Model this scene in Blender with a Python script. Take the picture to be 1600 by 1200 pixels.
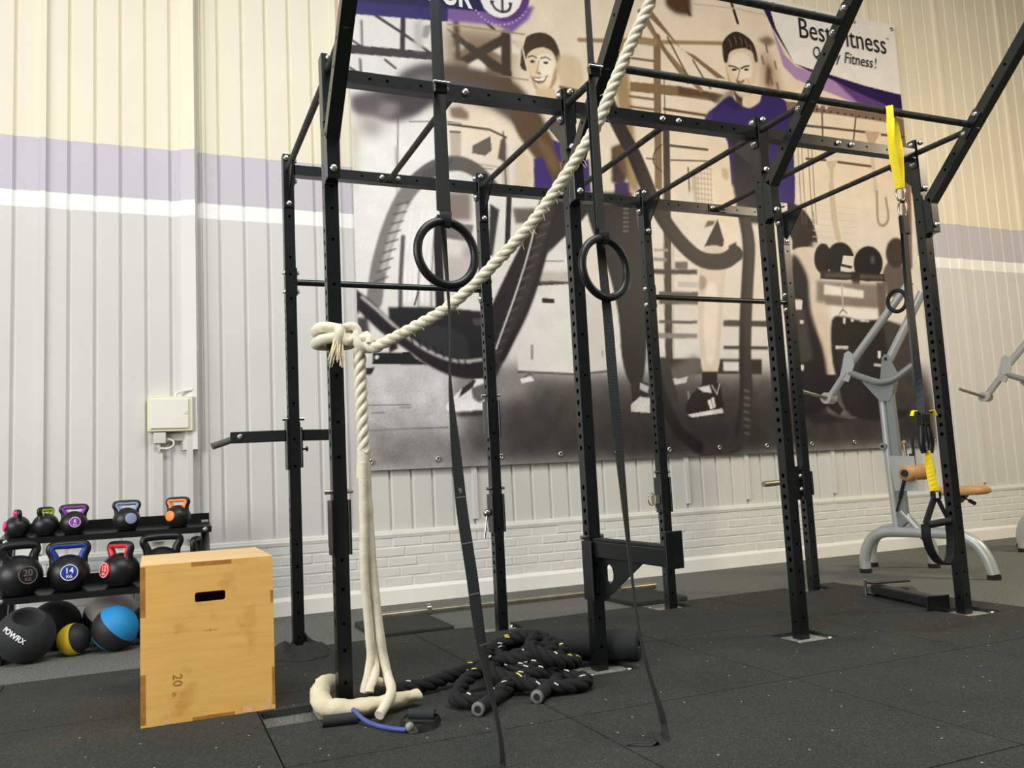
import bpy, math, random
import numpy as np
from mathutils import Vector, Matrix, noise

# ------------------------------------------------------------------ clear
for o in list(bpy.data.objects):
    bpy.data.objects.remove(o, do_unlink=True)
SC = bpy.context.scene
COL = SC.collection
random.seed(7)

# ------------------------------------------------------------------ camera
cam_d = bpy.data.cameras.new('camera')
cam_d.sensor_width = 36.0
cam_d.lens = 36.0 * 1328.3065 / 1600.0
cam_d.clip_start = 0.05
cam_d.clip_end = 100
cam = bpy.data.objects.new('camera', cam_d)
COL.objects.link(cam)
_R = ((0.92099573, -0.38623998, -0.05084832), (-0.00488488, 0.11906342, -0.99287463), (0.38954205, 0.91468168, 0.10777017))
cam.matrix_world = Matrix(((_R[0][0], -_R[1][0], -_R[2][0], -0.69873),
                           (_R[0][1], -_R[1][1], -_R[2][1], -3.62186),
                           (_R[0][2], -_R[1][2], -_R[2][2], 0.93234),
                           (0, 0, 0, 1)))
SC.camera = cam

# ------------------------------------------------------------------ world, lights, exposure
W = bpy.data.worlds.new('hall_ambient')
SC.world = W
W.use_nodes = True
bg = W.node_tree.nodes['Background']
bg.inputs[0].default_value = (1.0, 1.0, 1.0, 1)
bg.inputs[1].default_value = 0.08
def area(name, loc, target, sx, sy, power, color):
    l = bpy.data.lights.new(name, 'AREA')
    l.shape = 'RECTANGLE'
    l.size = sx
    l.size_y = sy
    l.energy = power
    l.color = color
    o = bpy.data.objects.new(name, l)
    COL.objects.link(o)
    o.location = loc
    o.rotation_euler = (Vector(target) - Vector(loc)).to_track_quat('-Z', 'Y').to_euler()
    return o
area('daylight_window', (-8.0, -3.0, 3.6), (1.5, 1.6, 1.6), 7.0, 4.5, 800, (1.0, 0.99, 0.96))
area('hall_lamp', (7.4, -2.2, 4.4), (7.0, 2.9, -0.6), 1.4, 1.0, 215, (1.0, 0.83, 0.58))
area('ceiling_lamp', (0.6, -2.2, 6.6), (0.6, -1.6, 0.0), 5.5, 2.0, 430, (0.97, 1.0, 1.0))
SC.view_settings.view_transform = 'Standard'
SC.view_settings.look = 'None'
SC.view_settings.gamma = 1.0
SC.view_settings.use_curve_mapping = False
SC.view_settings.exposure = 0.0

# ------------------------------------------------------------------ materials
def lin(c):
    return tuple(((v / 255.0) / 12.92 if v <= 10.3 else (((v / 255.0) + 0.055) / 1.055) ** 2.4) for v in c)
def rgb(*c):
    return lin(c) + (1.0,)
MATS = {}
class NT:
    def __init__(s, name):
        s.m = bpy.data.materials.new(name)
        s.m.use_nodes = True
        s.t = s.m.node_tree
        s.b = s.t.nodes['Principled BSDF']
    def n(s, t, **k):
        x = s.t.nodes.new(t)
        for a, v in k.items():
            setattr(x, a, v)
        return x
    def l(s, a, b):
        s.t.links.new(a, b)
    def noise(s, scale, detail=2.0, rough=0.5, coord='Object', vec_scale=None):
        tc = s.n('ShaderNodeTexCoord')
        nz = s.n('ShaderNodeTexNoise')
        nz.inputs['Scale'].default_value = scale
        nz.inputs['Detail'].default_value = detail
        nz.inputs['Roughness'].default_value = rough
        if vec_scale:
            mp = s.n('ShaderNodeMapping')
            mp.inputs['Scale'].default_value = vec_scale
            s.l(tc.outputs[coord], mp.inputs['Vector'])
            s.l(mp.outputs[0], nz.inputs['Vector'])
        else:
            s.l(tc.outputs[coord], nz.inputs['Vector'])
        return nz.outputs['Fac']
    def ramp(s, fac, stops, interp='LINEAR'):
        r = s.n('ShaderNodeValToRGB')
        r.color_ramp.interpolation = interp
        e = r.color_ramp.elements
        while len(e) < len(stops):
            e.new(0.5)
        for i, (p, c) in enumerate(stops):
            e[i].position = p
            e[i].color = c
        s.l(fac, r.inputs['Fac'])
        return r.outputs['Color']
    def mix(s, fac, a, b, mode='MIX'):
        x = s.n('ShaderNodeMix')
        x.data_type = 'RGBA'
        x.blend_type = mode
        for i, v in ((0, fac), (6, a), (7, b)):
            if hasattr(v, 'links') or hasattr(v, 'is_linked'):
                s.l(v, x.inputs[i])
            else:
                x.inputs[i].default_value = v
        return x.outputs[2]
    def bump(s, h, strength=0.3, dist=0.01):
        b = s.n('ShaderNodeBump')
        b.inputs['Strength'].default_value = strength
        b.inputs['Distance'].default_value = dist
        s.l(h, b.inputs['Height'])
        s.l(b.outputs[0], s.b.inputs['Normal'])
def simple(name, col, rough=0.5, metal=0.0, vary=0.0, vscale=8.0, bump=0.0, bscale=60.0, spec=None):
    t = NT(name)
    c = rgb(*col)
    if vary:
        f = t.noise(vscale, 3)
        d = tuple(v * (1 - vary) for v in c[:3]) + (1,)
        e = tuple(min(1, v * (1 + vary)) for v in c[:3]) + (1,)
        t.l(t.ramp(f, [(0.3, d), (0.7, e)]), t.b.inputs['Base Color'])
    else:
        t.b.inputs['Base Color'].default_value = c
    t.b.inputs['Roughness'].default_value = rough
    t.b.inputs['Metallic'].default_value = metal
    if spec is not None:
        t.b.inputs['Specular IOR Level'].default_value = spec
    if bump:
        t.bump(t.noise(bscale, 2), bump, 0.004)
    MATS[name] = t.m
    return t.m
simple('black_steel', (14, 19, 19), 0.30, 0, 0.2, 14, 0.06, 300, 0.65)
simple('plate_steel', (15, 20, 20), 0.30, 0, 0.2, 14, 0.05, 300, 0.65)
simple('bolt_steel', (215, 215, 210), 0.28, 0.9)
simple('chrome', (205, 203, 195), 0.22, 0.95, 0.1, 20)
simple('bar_steel', (168, 160, 140), 0.35, 0.8, 0.2, 10)
simple('silver_paint', (186, 188, 184), 0.35, 0.25, 0.05, 6)
simple('silver_dark', (140, 143, 140), 0.4, 0.25, 0.05, 6)
simple('galvanised', (150, 150, 142), 0.6, 0.3, 0.25, 25)
simple('black_plastic', (17, 18, 19), 0.45, 0, 0.15, 20, 0.05, 150)
simple('black_vinyl', (20, 21, 22), 0.42, 0, 0.2, 18, 0.08, 120)
simple('ring_plastic', (19, 21, 22), 0.42, 0, 0.15, 30, 0.05, 250)
simple('black_rubber', (24, 25, 25), 0.8, 0, 0.25, 30, 0.2, 200)
simple('grey_foam', (92, 93, 90), 0.85, 0, 0.1, 40)
simple('foam_black', (38, 42, 43), 0.8, 0, 0.12, 50, 0.15, 200)
simple('cream_cord', (222, 213, 190), 0.9, 0, 0.10, 25, 0.5, 180)
simple('cream_rope', (226, 219, 197), 0.9, 0, 0.08, 30, 0.5, 220)
simple('cream_cloth', (216, 206, 176), 0.9, 0, 0.14, 9, 0.4, 90)
simple('cream_fray', (230, 216, 180), 0.9, 0, 0.12, 40)
simple('grey_cloth', (46, 48, 46), 0.95, 0, 0.35, 14, 0.5, 60)
simple('battle_black', (13, 14, 15), 0.85, 0, 0.3, 60, 0.6, 260)
simple('fleck_white', (225, 222, 205), 0.7)
simple('rope_cap', (118, 118, 114), 0.7, 0, 0.3, 60)
simple('fleck_yellow', (225, 210, 90), 0.7)
simple('tube_blue', (72, 86, 152), 0.5, 0, 0.1, 20)
simple('tan_vinyl', (196, 146, 92), 0.5, 0, 0.08, 14, 0.1, 40)
simple('strap_yellow', (250, 222, 10), 0.6, 0, 0.05, 30)
simple('white_plastic', (236, 236, 226), 0.45)
simple('box_cream', (232, 230, 196), 0.5)
simple('cable_white', (228, 228, 220), 0.55)
simple('duct_grey', (212, 212, 205), 0.6)
simple('kb_pink', (238, 40, 130), 0.4)
simple('kb_lime', (190, 222, 30), 0.4)
simple('kb_purple', (140, 60, 175), 0.4)
simple('kb_slate', (150, 165, 205), 0.4)
simple('kb_orange', (248, 140, 50), 0.4)
simple('kb_blue', (25, 60, 150), 0.4)
simple('kb_red', (225, 45, 55), 0.4)
simple('kb_grey', (150, 155, 165), 0.5)
simple('kb_mark', (118, 116, 108), 0.5)
simple('white_print', (240, 238, 235), 0.6)
simple('black_print', (16, 15, 18), 0.6)
simple('ink_brown', (168, 118, 52), 0.8)
simple('strap_mark', (150, 155, 150), 0.7)
simple('dark_gap', (12, 12, 12), 0.9)
simple('brick_paint', (226, 227, 222), 0.75, 0, 0.04, 6, 0.35, 45)
simple('mortar_paint', (232, 232, 227), 0.85, 0, 0.05, 12, 0.2, 60)
simple('skirting_paint', (246, 245, 238), 0.5, 0, 0.03, 5)
simple('sill_paint', (222, 222, 214), 0.6, 0, 0.05, 8, 0.3, 20)

def mat_chalked():
    t = NT('chalked_bar')
    f = t.noise(22, 4, 0.6, vec_scale=(1, 1, 1))
    t.l(t.ramp(f, [(0.35, rgb(24, 25, 24)), (0.6, rgb(46, 46, 42)), (0.78, rgb(100, 97, 86))]), t.b.inputs['Base Color'])
    t.b.inputs['Roughness'].default_value = 0.62
    t.bump(t.noise(400, 1), 0.2, 0.002)
    MATS['chalked_bar'] = t.m
mat_chalked()
def mat_taped():
    t = NT('webbing')
    tc = t.n('ShaderNodeTexCoord')
    w = t.n('ShaderNodeTexWave')
    w.bands_direction = 'Z'
    w.inputs['Scale'].default_value = 110
    w.inputs['Distortion'].default_value = 0.4
    t.l(tc.outputs['Object'], w.inputs['Vector'])
    t.l(t.ramp(w.outputs['Fac'], [(0.2, rgb(24, 29, 30)), (0.8, rgb(44, 52, 53))]), t.b.inputs['Base Color'])
    t.b.inputs['Roughness'].default_value = 0.6
    t.bump(w.outputs['Fac'], 0.4, 0.002)
    MATS['webbing'] = t.m
mat_taped()
def mat_tile():
    t = NT('rubber_crumb')
    fine = t.noise(150, 4, 0.8)
    big = t.noise(2.2, 4, 0.6)
    a = t.ramp(fine, [(0.36, rgb(34, 37, 35)), (0.56, rgb(60, 63, 59)), (0.70, rgb(104, 106, 98))])
    b = t.ramp(big, [(0.3, (0.78, 0.8, 0.79, 1)), (0.7, (1.12, 1.08, 1.0, 1))])
    tc = t.n('ShaderNodeTexCoord')
    vo = t.n('ShaderNodeTexVoronoi')
    vo.voronoi_dimensions = '2D'
    vo.inputs['Scale'].default_value = 3.6
    t.l(tc.outputs['Object'], vo.inputs['Vector'])
    sp = t.ramp(vo.outputs['Distance'], [(0.0, (1, 1, 1, 1)), (0.010, (1, 1, 1, 1)), (0.013, (0, 0, 0, 1))])
    t.l(t.mix(sp, t.mix(1.0, a, b, 'MULTIPLY'), rgb(205, 205, 195)), t.b.inputs['Base Color'])
    t.b.inputs['Roughness'].default_value = 0.92
    t.b.inputs['Specular IOR Level'].default_value = 0.25
    t.bump(fine, 0.5, 0.003)
    MATS['rubber_crumb'] = t.m
mat_tile()
def mat_floor():
    t = NT('grey_rubber_floor')
    fine = t.noise(110, 4, 0.85)
    mid = t.noise(38, 3, 0.6)
    a = t.ramp(fine, [(0.36, rgb(58, 60, 57)), (0.52, rgb(108, 110, 104)), (0.68, rgb(176, 176, 167))])
    b = t.ramp(mid, [(0.3, (0.84, 0.84, 0.84, 1)), (0.7, (1.08, 1.08, 1.06, 1))])
    t.l(t.mix(1.0, a, b, 'MULTIPLY'), t.b.inputs['Base Color'])
    t.b.inputs['Roughness'].default_value = 0.9
    t.b.inputs['Specular IOR Level'].default_value = 0.25
    t.bump(fine, 0.4, 0.003)
    MATS['grey_rubber_floor'] = t.m
mat_floor()
def mat_cladding():
    t = NT('painted_cladding')
    g = t.n('ShaderNodeNewGeometry')
    sp = t.n('ShaderNodeSeparateXYZ')
    t.l(g.outputs['Position'], sp.inputs[0])
    d = t.n('ShaderNodeMath', operation='DIVIDE')
    t.l(sp.outputs['Z'], d.inputs[0])
    d.inputs[1].default_value = 10.0
    c = t.ramp(d.outputs[0], [(0.0, rgb(215, 214, 209)), (0.2935, rgb(247, 247, 243)), (0.3070, rgb(200, 195, 202)), (0.3456, rgb(235, 227, 205))], 'CONSTANT')
    n = t.noise(1.4, 3)
    v = t.ramp(n, [(0.3, (0.97, 0.97, 0.97, 1)), (0.7, (1.02, 1.02, 1.01, 1))])
    t.l(t.mix(1.0, c, v, 'MULTIPLY'), t.b.inputs['Base Color'])
    t.b.inputs['Roughness'].default_value = 0.48
    t.b.inputs['Specular IOR Level'].default_value = 0.35
    MATS['painted_cladding'] = t.m
mat_cladding()
def mat_ply():
    t = NT('plywood')
    f = t.noise(3.0, 5, 0.65, vec_scale=(1.0, 1.0, 14.0))
    s = t.noise(5.5, 4, 0.6)
    a = t.ramp(f, [(0.25, rgb(230, 176, 90)), (0.5, rgb(241, 190, 102)), (0.75, rgb(246, 198, 112))])
    b = t.ramp(s, [(0.30, (0.80, 0.72, 0.55, 1)), (0.42, (1, 1, 1, 1)), (0.75, (1.03, 1.02, 0.98, 1))])
    t.l(t.mix(1.0, a, b, 'MULTIPLY'), t.b.inputs['Base Color'])
    t.b.inputs['Roughness'].default_value = 0.6
    t.bump(f, 0.1, 0.003)
    MATS['plywood'] = t.m
mat_ply()
simple('plywood_top', (232, 195, 140), 0.6, 0, 0.06, 5)
simple('plywood_edge', (176, 122, 46), 0.75, 0, 0.25, 30)
simple('plywood_bare', (240, 188, 140), 0.75, 0, 0.06, 20)
def mat_banner():
    t = NT('banner_print')
    a = t.n('ShaderNodeVertexColor')
    a.layer_name = 'print'
    t.l(a.outputs['Color'], t.b.inputs['Base Color'])
    t.b.inputs['Roughness'].default_value = 0.45
    t.b.inputs['Specular IOR Level'].default_value = 0.3
    t.bump(t.noise(2.0, 2), 0.08, 0.02)
    MATS['banner_print'] = t.m
mat_banner()
def mat_ball(name, col, lo, hi):
    t = NT(name)
    tc = t.n('ShaderNodeTexCoord')
    sp = t.n('ShaderNodeSeparateXYZ')
    t.l(tc.outputs['Object'], sp.inputs[0])
    m = t.n('ShaderNodeMath', operation='MULTIPLY_ADD')
    t.l(sp.outputs['X'], m.inputs[0])
    m.inputs[1].default_value = 3.0
    m.inputs[2].default_value = 0.5
    k = rgb(30, 32, 34)
    t.l(t.ramp(m.outputs[0], [(0.0, rgb(*col)), (lo, k), (hi, rgb(*col))], 'CONSTANT'), t.b.inputs['Base Color'])
    t.b.inputs['Roughness'].default_value = 0.6
    t.bump(t.noise(160, 2), 0.25, 0.003)
    MATS[name] = t.m
mat_ball('ball_blue', (30, 140, 205), 0.20, 0.57)
mat_ball('ball_yellow', (226, 194, 36), 0.585, 0.999)
mat_ball('ball_white', (226, 224, 212), 0.004, 0.62)
mat_ball('ball_navy', (28, 78, 160), 0.10, 0.34)

# ------------------------------------------------------------------ mesh helpers
def unit(v):
    v = np.asarray(v, float)
    return v / (np.linalg.norm(v) + 1e-12)
def frame(d):
    d = unit(d)
    a = np.array([0, 0, 1.0]) if abs(d[2]) < 0.9 else np.array([1.0, 0, 0])
    x = unit(np.cross(a, d))
    return x, np.cross(d, x), d
def crom(pts, step=0.02, closed=False):
    P = [np.asarray(p, float) for p in pts]
    n = len(P)
    out = []
    rng = range(n if closed else n - 1)
    for i in rng:
        p1, p2 = P[i], P[(i + 1) % n]
        p0 = P[(i - 1) % n] if (closed or i > 0) else 2 * p1 - p2
        p3 = P[(i + 2) % n] if (closed or i + 2 < n) else 2 * p2 - p1
        k = max(2, int(np.linalg.norm(p2 - p1) / step))
        for j in range(k):
            t = j / k
            out.append(0.5 * ((2 * p1) + (-p0 + p2) * t + (2 * p0 - 5 * p1 + 4 * p2 - p3) * t * t + (-p0 + 3 * p1 - 3 * p2 + p3) * t ** 3))
    if not closed:
        out.append(P[-1])
    return np.array(out)
def frames(path, closed=False):
    n = len(path)
    T = np.zeros_like(path)
    for i in range(n):
        a = path[(i + 1) % n] if (closed or i < n - 1) else path[i]
        b = path[i - 1] if (closed or i > 0) else path[i]
        T[i] = unit(a - b)
    N = np.zeros_like(path)
    N[0] = frame(T[0])[0]
    for i in range(1, n):
        v = N[i - 1] - T[i] * (N[i - 1] @ T[i])
        N[i] = unit(v)
    return T, N, np.cross(T, N)
class MB:
    def __init__(s):
        s.v = []
        s.f = []
        s.sm = []
    def add(s, vs, fs, smooth=False):
        o = len(s.v)
        s.v += [tuple(map(float, p)) for p in vs]
        s.f += [tuple(i + o for i in f) for f in fs]
        s.sm += [smooth] * len(fs)
        return s
    def box(s, x0, x1, y0, y1, z0, z1, b=0.0):
        return s.obox(((x0 + x1) / 2, (y0 + y1) / 2, (z0 + z1) / 2), (x1 - x0, y1 - y0, z1 - z0), None, b)
    def obox(s, c, size, rot=None, b=0.0):
        hx, hy, hz = [q / 2 for q in size]
        if b <= 0:
            vs = [(x, y, z) for z in (-hz, hz) for y in (-hy, hy) for x in (-hx, hx)]
            fs = [(0, 2, 3, 1), (4, 5, 7, 6), (0, 1, 5, 4), (2, 6, 7, 3), (0, 4, 6, 2), (1, 3, 7, 5)]
        else:
            b = min(b, hx * .49, hy * .49, hz * .49)
            vs, idx = [], {}
            for sx in (-1, 1):
                for sy in (-1, 1):
                    for sz in (-1, 1):
                        for a in range(3):
                            p = [sx * (hx - b), sy * (hy - b), sz * (hz - b)]
                            p[a] = (sx * hx, sy * hy, sz * hz)[a]
                            idx[(sx, sy, sz, a)] = len(vs)
                            vs.append(tuple(p))
            fs = []
            S = (-1, 1)
            for a in range(3):
                o1, o2 = (a + 1) % 3, (a + 2) % 3
                for sg in S:
                    q = []
                    for u, w in ((-1, -1), (1, -1), (1, 1), (-1, 1)):
                        k = [0, 0, 0]
                        k[a], k[o1], k[o2] = sg, u, w
                        q.append(idx[(k[0], k[1], k[2], a)])
                    fs.append(tuple(q if sg > 0 else q[::-1]))
            for a in range(3):
                o1, o2 = (a + 1) % 3, (a + 2) % 3
                for u in S:
                    for w in S:
                        q = []
                        for e, ax in ((-1, o1), (1, o1), (1, o2), (-1, o2)):
                            k = [0, 0, 0]
                            k[a], k[o1], k[o2] = e, u, w
                            q.append(idx[(k[0], k[1], k[2], ax)])
                        fs.append(tuple(q if u * w > 0 else q[::-1]))
            for sx in S:
                for sy in S:
                    for sz in S:
                        q = [idx[(sx, sy, sz, a)] for a in range(3)]
                        fs.append(tuple(q if sx * sy * sz > 0 else q[::-1]))
        if rot is not None:
            R = np.array(rot, float)
            vs = [R @ np.array(p) for p in vs]
        return s.add([np.array(p) + np.array(c, float) for p in vs], fs)
    def beam(s, p0, p1, w, h, upv=(0, 0, 1), b=0.0):
        p0, p1 = np.array(p0, float), np.array(p1, float)
        d = unit(p1 - p0)
        x = unit(np.cross(d, np.array(upv, float)))
        z = np.cross(x, d)
        return s.obox((p0 + p1) / 2, (w, np.linalg.norm(p1 - p0), h), np.array([x, d, z]).T, b)
    def cyl(s, p0, p1, r, n=16, r2=None, cap=True):
        p0, p1 = np.array(p0, float), np.array(p1, float)
        x, y, d = frame(p1 - p0)
        r2 = r if r2 is None else r2
        vs, fs = [], []
        for k in range(n):
            a = 2 * math.pi * k / n
            vs.append(p0 + r * (math.cos(a) * x + math.sin(a) * y))
        for k in range(n):
            a = 2 * math.pi * k / n
            vs.append(p1 + r2 * (math.cos(a) * x + math.sin(a) * y))
        for k in range(n):
            fs.append((k, (k + 1) % n, n + (k + 1) % n, n + k))
        s.add(vs, fs, True)
        if cap:
            s.add(vs[:n], [tuple(range(n))[::-1]])
            s.add(vs[n:], [tuple(range(n))])
        return s
    def tube(s, path, r, n=10, closed=False, sx=1.0, cap=True, twist=None):
        path = np.asarray(path, float)
        T, N, B = frames(path, closed)
        m = len(path)
        rr = r if hasattr(r, '__len__') else [r] * m
        vs, fs = [], []
        for i in range(m):
            tw = twist[i] if twist is not None else 0.0
            for k in range(n):
                a = 2 * math.pi * k / n
                u, w = math.cos(a) * sx, math.sin(a)
                c, q = math.cos(tw), math.sin(tw)
                vs.append(path[i] + rr[i] * ((u * c - w * q) * N[i] + (u * q + w * c) * B[i]))
        for i in range(m if closed else m - 1):
            j = (i + 1) % m
            for k in range(n):
                l = (k + 1) % n
                fs.append((i * n + k, i * n + l, j * n + l, j * n + k))
        s.add(vs, fs, True)
        if cap and not closed:
            s.add(vs[:n], [tuple(range(n))[::-1]])
            s.add(vs[-n:], [tuple(range(n))])
        return s
    def rope(s, path, r, pitch, strands=3, n=8, phase=0.0):
        path = np.asarray(path, float)
        T, N, B = frames(path)
        L = np.concatenate([[0], np.cumsum(np.linalg.norm(np.diff(path, axis=0), axis=1))])
        for k in range(strands):
            a = phase + 2 * math.pi * (k / strands + L / pitch)
            p = path + (0.5 * r) * (np.cos(a)[:, None] * N + np.sin(a)[:, None] * B)
            s.tube(p, r * 0.56, n)
        return s
    def lathe(s, prof, n=28, c=(0, 0, 0), axis=None, smooth=True):
        vs, fs = [], []
        R = np.eye(3)
        if axis is not None:
            x, y, d = frame(axis)
            R = np.array([x, y, d]).T
        for (r, z) in prof:
            for k in range(n):
                a = 2 * math.pi * k / n
                vs.append(R @ np.array([r * math.cos(a), r * math.sin(a), z]) + np.array(c, float))
        for i in range(len(prof) - 1):
            for k in range(n):
                l = (k + 1) % n
                fs.append((i * n + k, i * n + l, (i + 1) * n + l, (i + 1) * n + k))
        return s.add(vs, fs, smooth)
    def sphere(s, c, r, nu=32, nv=18):
        prof = [(max(1e-4, r * math.sin(math.pi * i / nv)), -r * math.cos(math.pi * i / nv)) for i in range(nv + 1)]
        return s.lathe(prof, nu, c)
    def prism(s, poly, o, ax, ay, th):
        # polygon in plane (ax, ay) at o, thickness along ax x ay
        o, ax, ay = np.array(o, float), np.array(ax, float), np.array(ay, float)
        nz = np.cross(ax, ay)
        n = len(poly)
        a = [o + p[0] * ax + p[1] * ay - nz * th / 2 for p in poly]
        b = [o + p[0] * ax + p[1] * ay + nz * th / 2 for p in poly]
        fs = [tuple(range(n))[::-1], tuple(range(n, 2 * n))] + [(i, (i + 1) % n, n + (i + 1) % n, n + i) for i in range(n)]
        return s.add(a + b, fs)
    def ribbon(s, path, width, ang, th=0.003, base=(1, 0, 0)):
        # flat webbing along path; ang = rotation of the width vector about the path, from `base`
        path = np.asarray(path, float)
        m = len(path)
        aa = ang if hasattr(ang, '__len__') else [ang] * m
        vs, fs = [], []
        for i in range(m):
            T = unit(path[min(i + 1, m - 1)] - path[max(i - 1, 0)])
            b = np.array(base, float)
            b = unit(b - T * (b @ T))
            c = np.cross(T, b)
            w = math.cos(aa[i]) * b + math.sin(aa[i]) * c
            q = np.cross(T, w)
            for su, sv in ((-1, -1), (1, -1), (1, 1), (-1, 1)):
                vs.append(path[i] + su * w * width / 2 + sv * q * th / 2)
        for i in range(m - 1):
            for k in range(4):
                l = (k + 1) % 4
                fs.append((i * 4 + k, i * 4 + l, i * 4 + 4 + l, i * 4 + 4 + k))
        fs += [(3, 2, 1, 0), (m * 4 - 4, m * 4 - 3, m * 4 - 2, m * 4 - 1)]
        return s.add(vs, fs, False)
    def holed_tube(s, Mx, L, w, holes, th=0.004, n=12):
        # square tube along local z, faces xm/ym may be pierced: holes = {'xm': [(z, r)], ...}
        Mx = np.array(Mx, float)
        def tr(p):
            return Mx[:3, :3] @ np.array(p) + Mx[:3, 3]
        spec = {'xm': lambda u, z, d: (d, w - u, z), 'xp': lambda u, z, d: (w - d, u, z), 'ym': lambda u, z, d: (u, d, z), 'yp': lambda u, z, d: (w - u, w - d, z)}
        for k, fn in spec.items():
            hs = sorted(holes.get(k, []))
            z = 0.0
            for (hz, hr) in hs:
                a, b = hz - hr - 0.006, hz + hr + 0.006
                if a - z > 1e-5:
                    s.add([tr(fn(*q)) for q in ((0, z, 0), (w, z, 0), (w, a, 0), (0, a, 0))], [(0, 1, 2, 3)])
                cor = [(0, a), (w, a), (w, b), (0, b)]
                vs = [tr(fn(u, q, 0)) for u, q in cor]
                ring = []
                for i in range(n):
                    t = 2 * math.pi * i / n - math.pi * 0.75
                    ring.append((w / 2 + hr * math.cos(t), hz + hr * math.sin(t)))
                vs += [tr(fn(u, q, 0)) for u, q in ring]
                vs += [tr(fn(u, q, th)) for u, q in ring]
                fs = []
                for i in range(n):
                    j = (i + 1) % n
                    t = (2 * math.pi * (i + 0.5) / n) / (2 * math.pi) * 4
                    c0 = int(round(2 * math.pi * i / n / (math.pi / 2))) % 4
                    c1 = int(round(2 * math.pi * (i + 1) / n / (math.pi / 2))) % 4
                    fs.append((c0, 4 + j, 4 + i))
                    if c1 != c0:
                        fs.append((c0, c1, 4 + j))
                    fs.append((4 + i, 4 + j, 4 + n + j, 4 + n + i))
                s.add(vs, fs)
                z = b
            if L - z > 1e-5:
                s.add([tr(fn(*q)) for q in ((0, z, 0), (w, z, 0), (w, L, 0), (0, L, 0))], [(0, 1, 2, 3)])
        s.add([tr(p) for p in ((0, 0, L), (w, 0, L), (w, w, L), (0, w, L))], [(0, 1, 2, 3)])
        s.add([tr(p) for p in ((0, 0, 0), (w, 0, 0), (w, w, 0), (0, w, 0))], [(3, 2, 1, 0)])
        return s
def mesh_from(mb, name, origin):
    me = bpy.data.meshes.new(name)
    o = np.array(origin, float)
    me.from_pydata([tuple(np.array(v) - o) for v in mb.v], [], mb.f)
    me.polygons.foreach_set('use_smooth', mb.sm)
    me.update()
    return me
ORG = {}
def tag(o, label=None, cat=None, group=None, kind=None):
    if label:
        o['label'] = label
    if cat:
        o['category'] = cat
    if group:
        o['group'] = group
    if kind:
        o['kind'] = kind
    return o
def thing(name, loc, label, cat, group=None, kind=None):
    o = bpy.data.objects.new(name, None)
    o.empty_display_size = 0.1
    COL.objects.link(o)
    o.location = loc
    ORG[o.name] = tuple(loc)
    return tag(o, label, cat, group, kind)
def part(name, mb, mat, parent=None, kind=None, label=None):
    org = ORG[parent.name] if parent else (0, 0, 0)
    me = mesh_from(mb, name, org)
    me.materials.append(MATS[mat])
    o = bpy.data.objects.new(name, me)
    COL.objects.link(o)
    if parent:
        o.parent = parent
    ORG[o.name] = org
    return tag(o, label, None, None, kind)
def solo(name, mb, mat, loc, label, cat, group=None, kind=None):
    me = mesh_from(mb, name, loc)
    me.materials.append(MATS[mat])
    o = bpy.data.objects.new(name, me)
    COL.objects.link(o)
    o.location = loc
    ORG[o.name] = tuple(loc)
    return tag(o, label, cat, group, kind)
def inst(name, me, loc, parent, rot=None, scale=None):
    # shared mesh piece placed in world space under a parent
    o = bpy.data.objects.new(name, me)
    COL.objects.link(o)
    o.parent = parent
    org = ORG[parent.name]
    o.location = tuple(np.array(loc, float) - np.array(org))
    if rot is not None:
        o.rotation_euler = rot
    if scale is not None:
        o.scale = scale
    ORG[o.name] = tuple(loc)
    return o
def text_geo(txt, size=1.0, shear=0.0, offset=0.0, align='CENTER'):
    c = bpy.data.curves.new('lettering', 'FONT')
    c.body = txt
    c.size = size
    c.shear = shear
    c.offset = offset
    c.align_x = align
    c.resolution_u = 3
    o = bpy.data.objects.new('lettering', c)
    COL.objects.link(o)
    bpy.context.view_layer.update()
    me = bpy.data.meshes.new_from_object(o.evaluated_get(bpy.context.evaluated_depsgraph_get()))
    vs = [tuple(v.co) for v in me.vertices]
    fs = [tuple(p.vertices) for p in me.polygons]
    bpy.data.objects.remove(o, do_unlink=True)
    bpy.data.meshes.remove(me)
    bpy.data.curves.remove(c)
    return vs, fs
def text_on(mb, txt, size, o, ax, ay, shear=0.0, offset=0.0, align='CENTER'):
    vs, fs = text_geo(txt, size, shear, offset, align)
    o, ax, ay = np.array(o, float), np.array(ax, float), np.array(ay, float)
    return mb.add([o + v[0] * ax + v[1] * ay for v in vs], fs)

# ================================================================== SETTING
WY = 2.95          # face of the cladding
FL = -0.0          # slab level
MT = 0.03          # top of the rubber tiles
XL, XR = -3.2, 12.6

floor = solo('floor', MB().box(XL - 3, XR + 2, -7, WY + 0.3, -0.12, FL), 'grey_rubber_floor', (0, 0, 0),
             'speckled grey rubber floor running up to the wall', 'floor', kind='structure')
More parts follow.
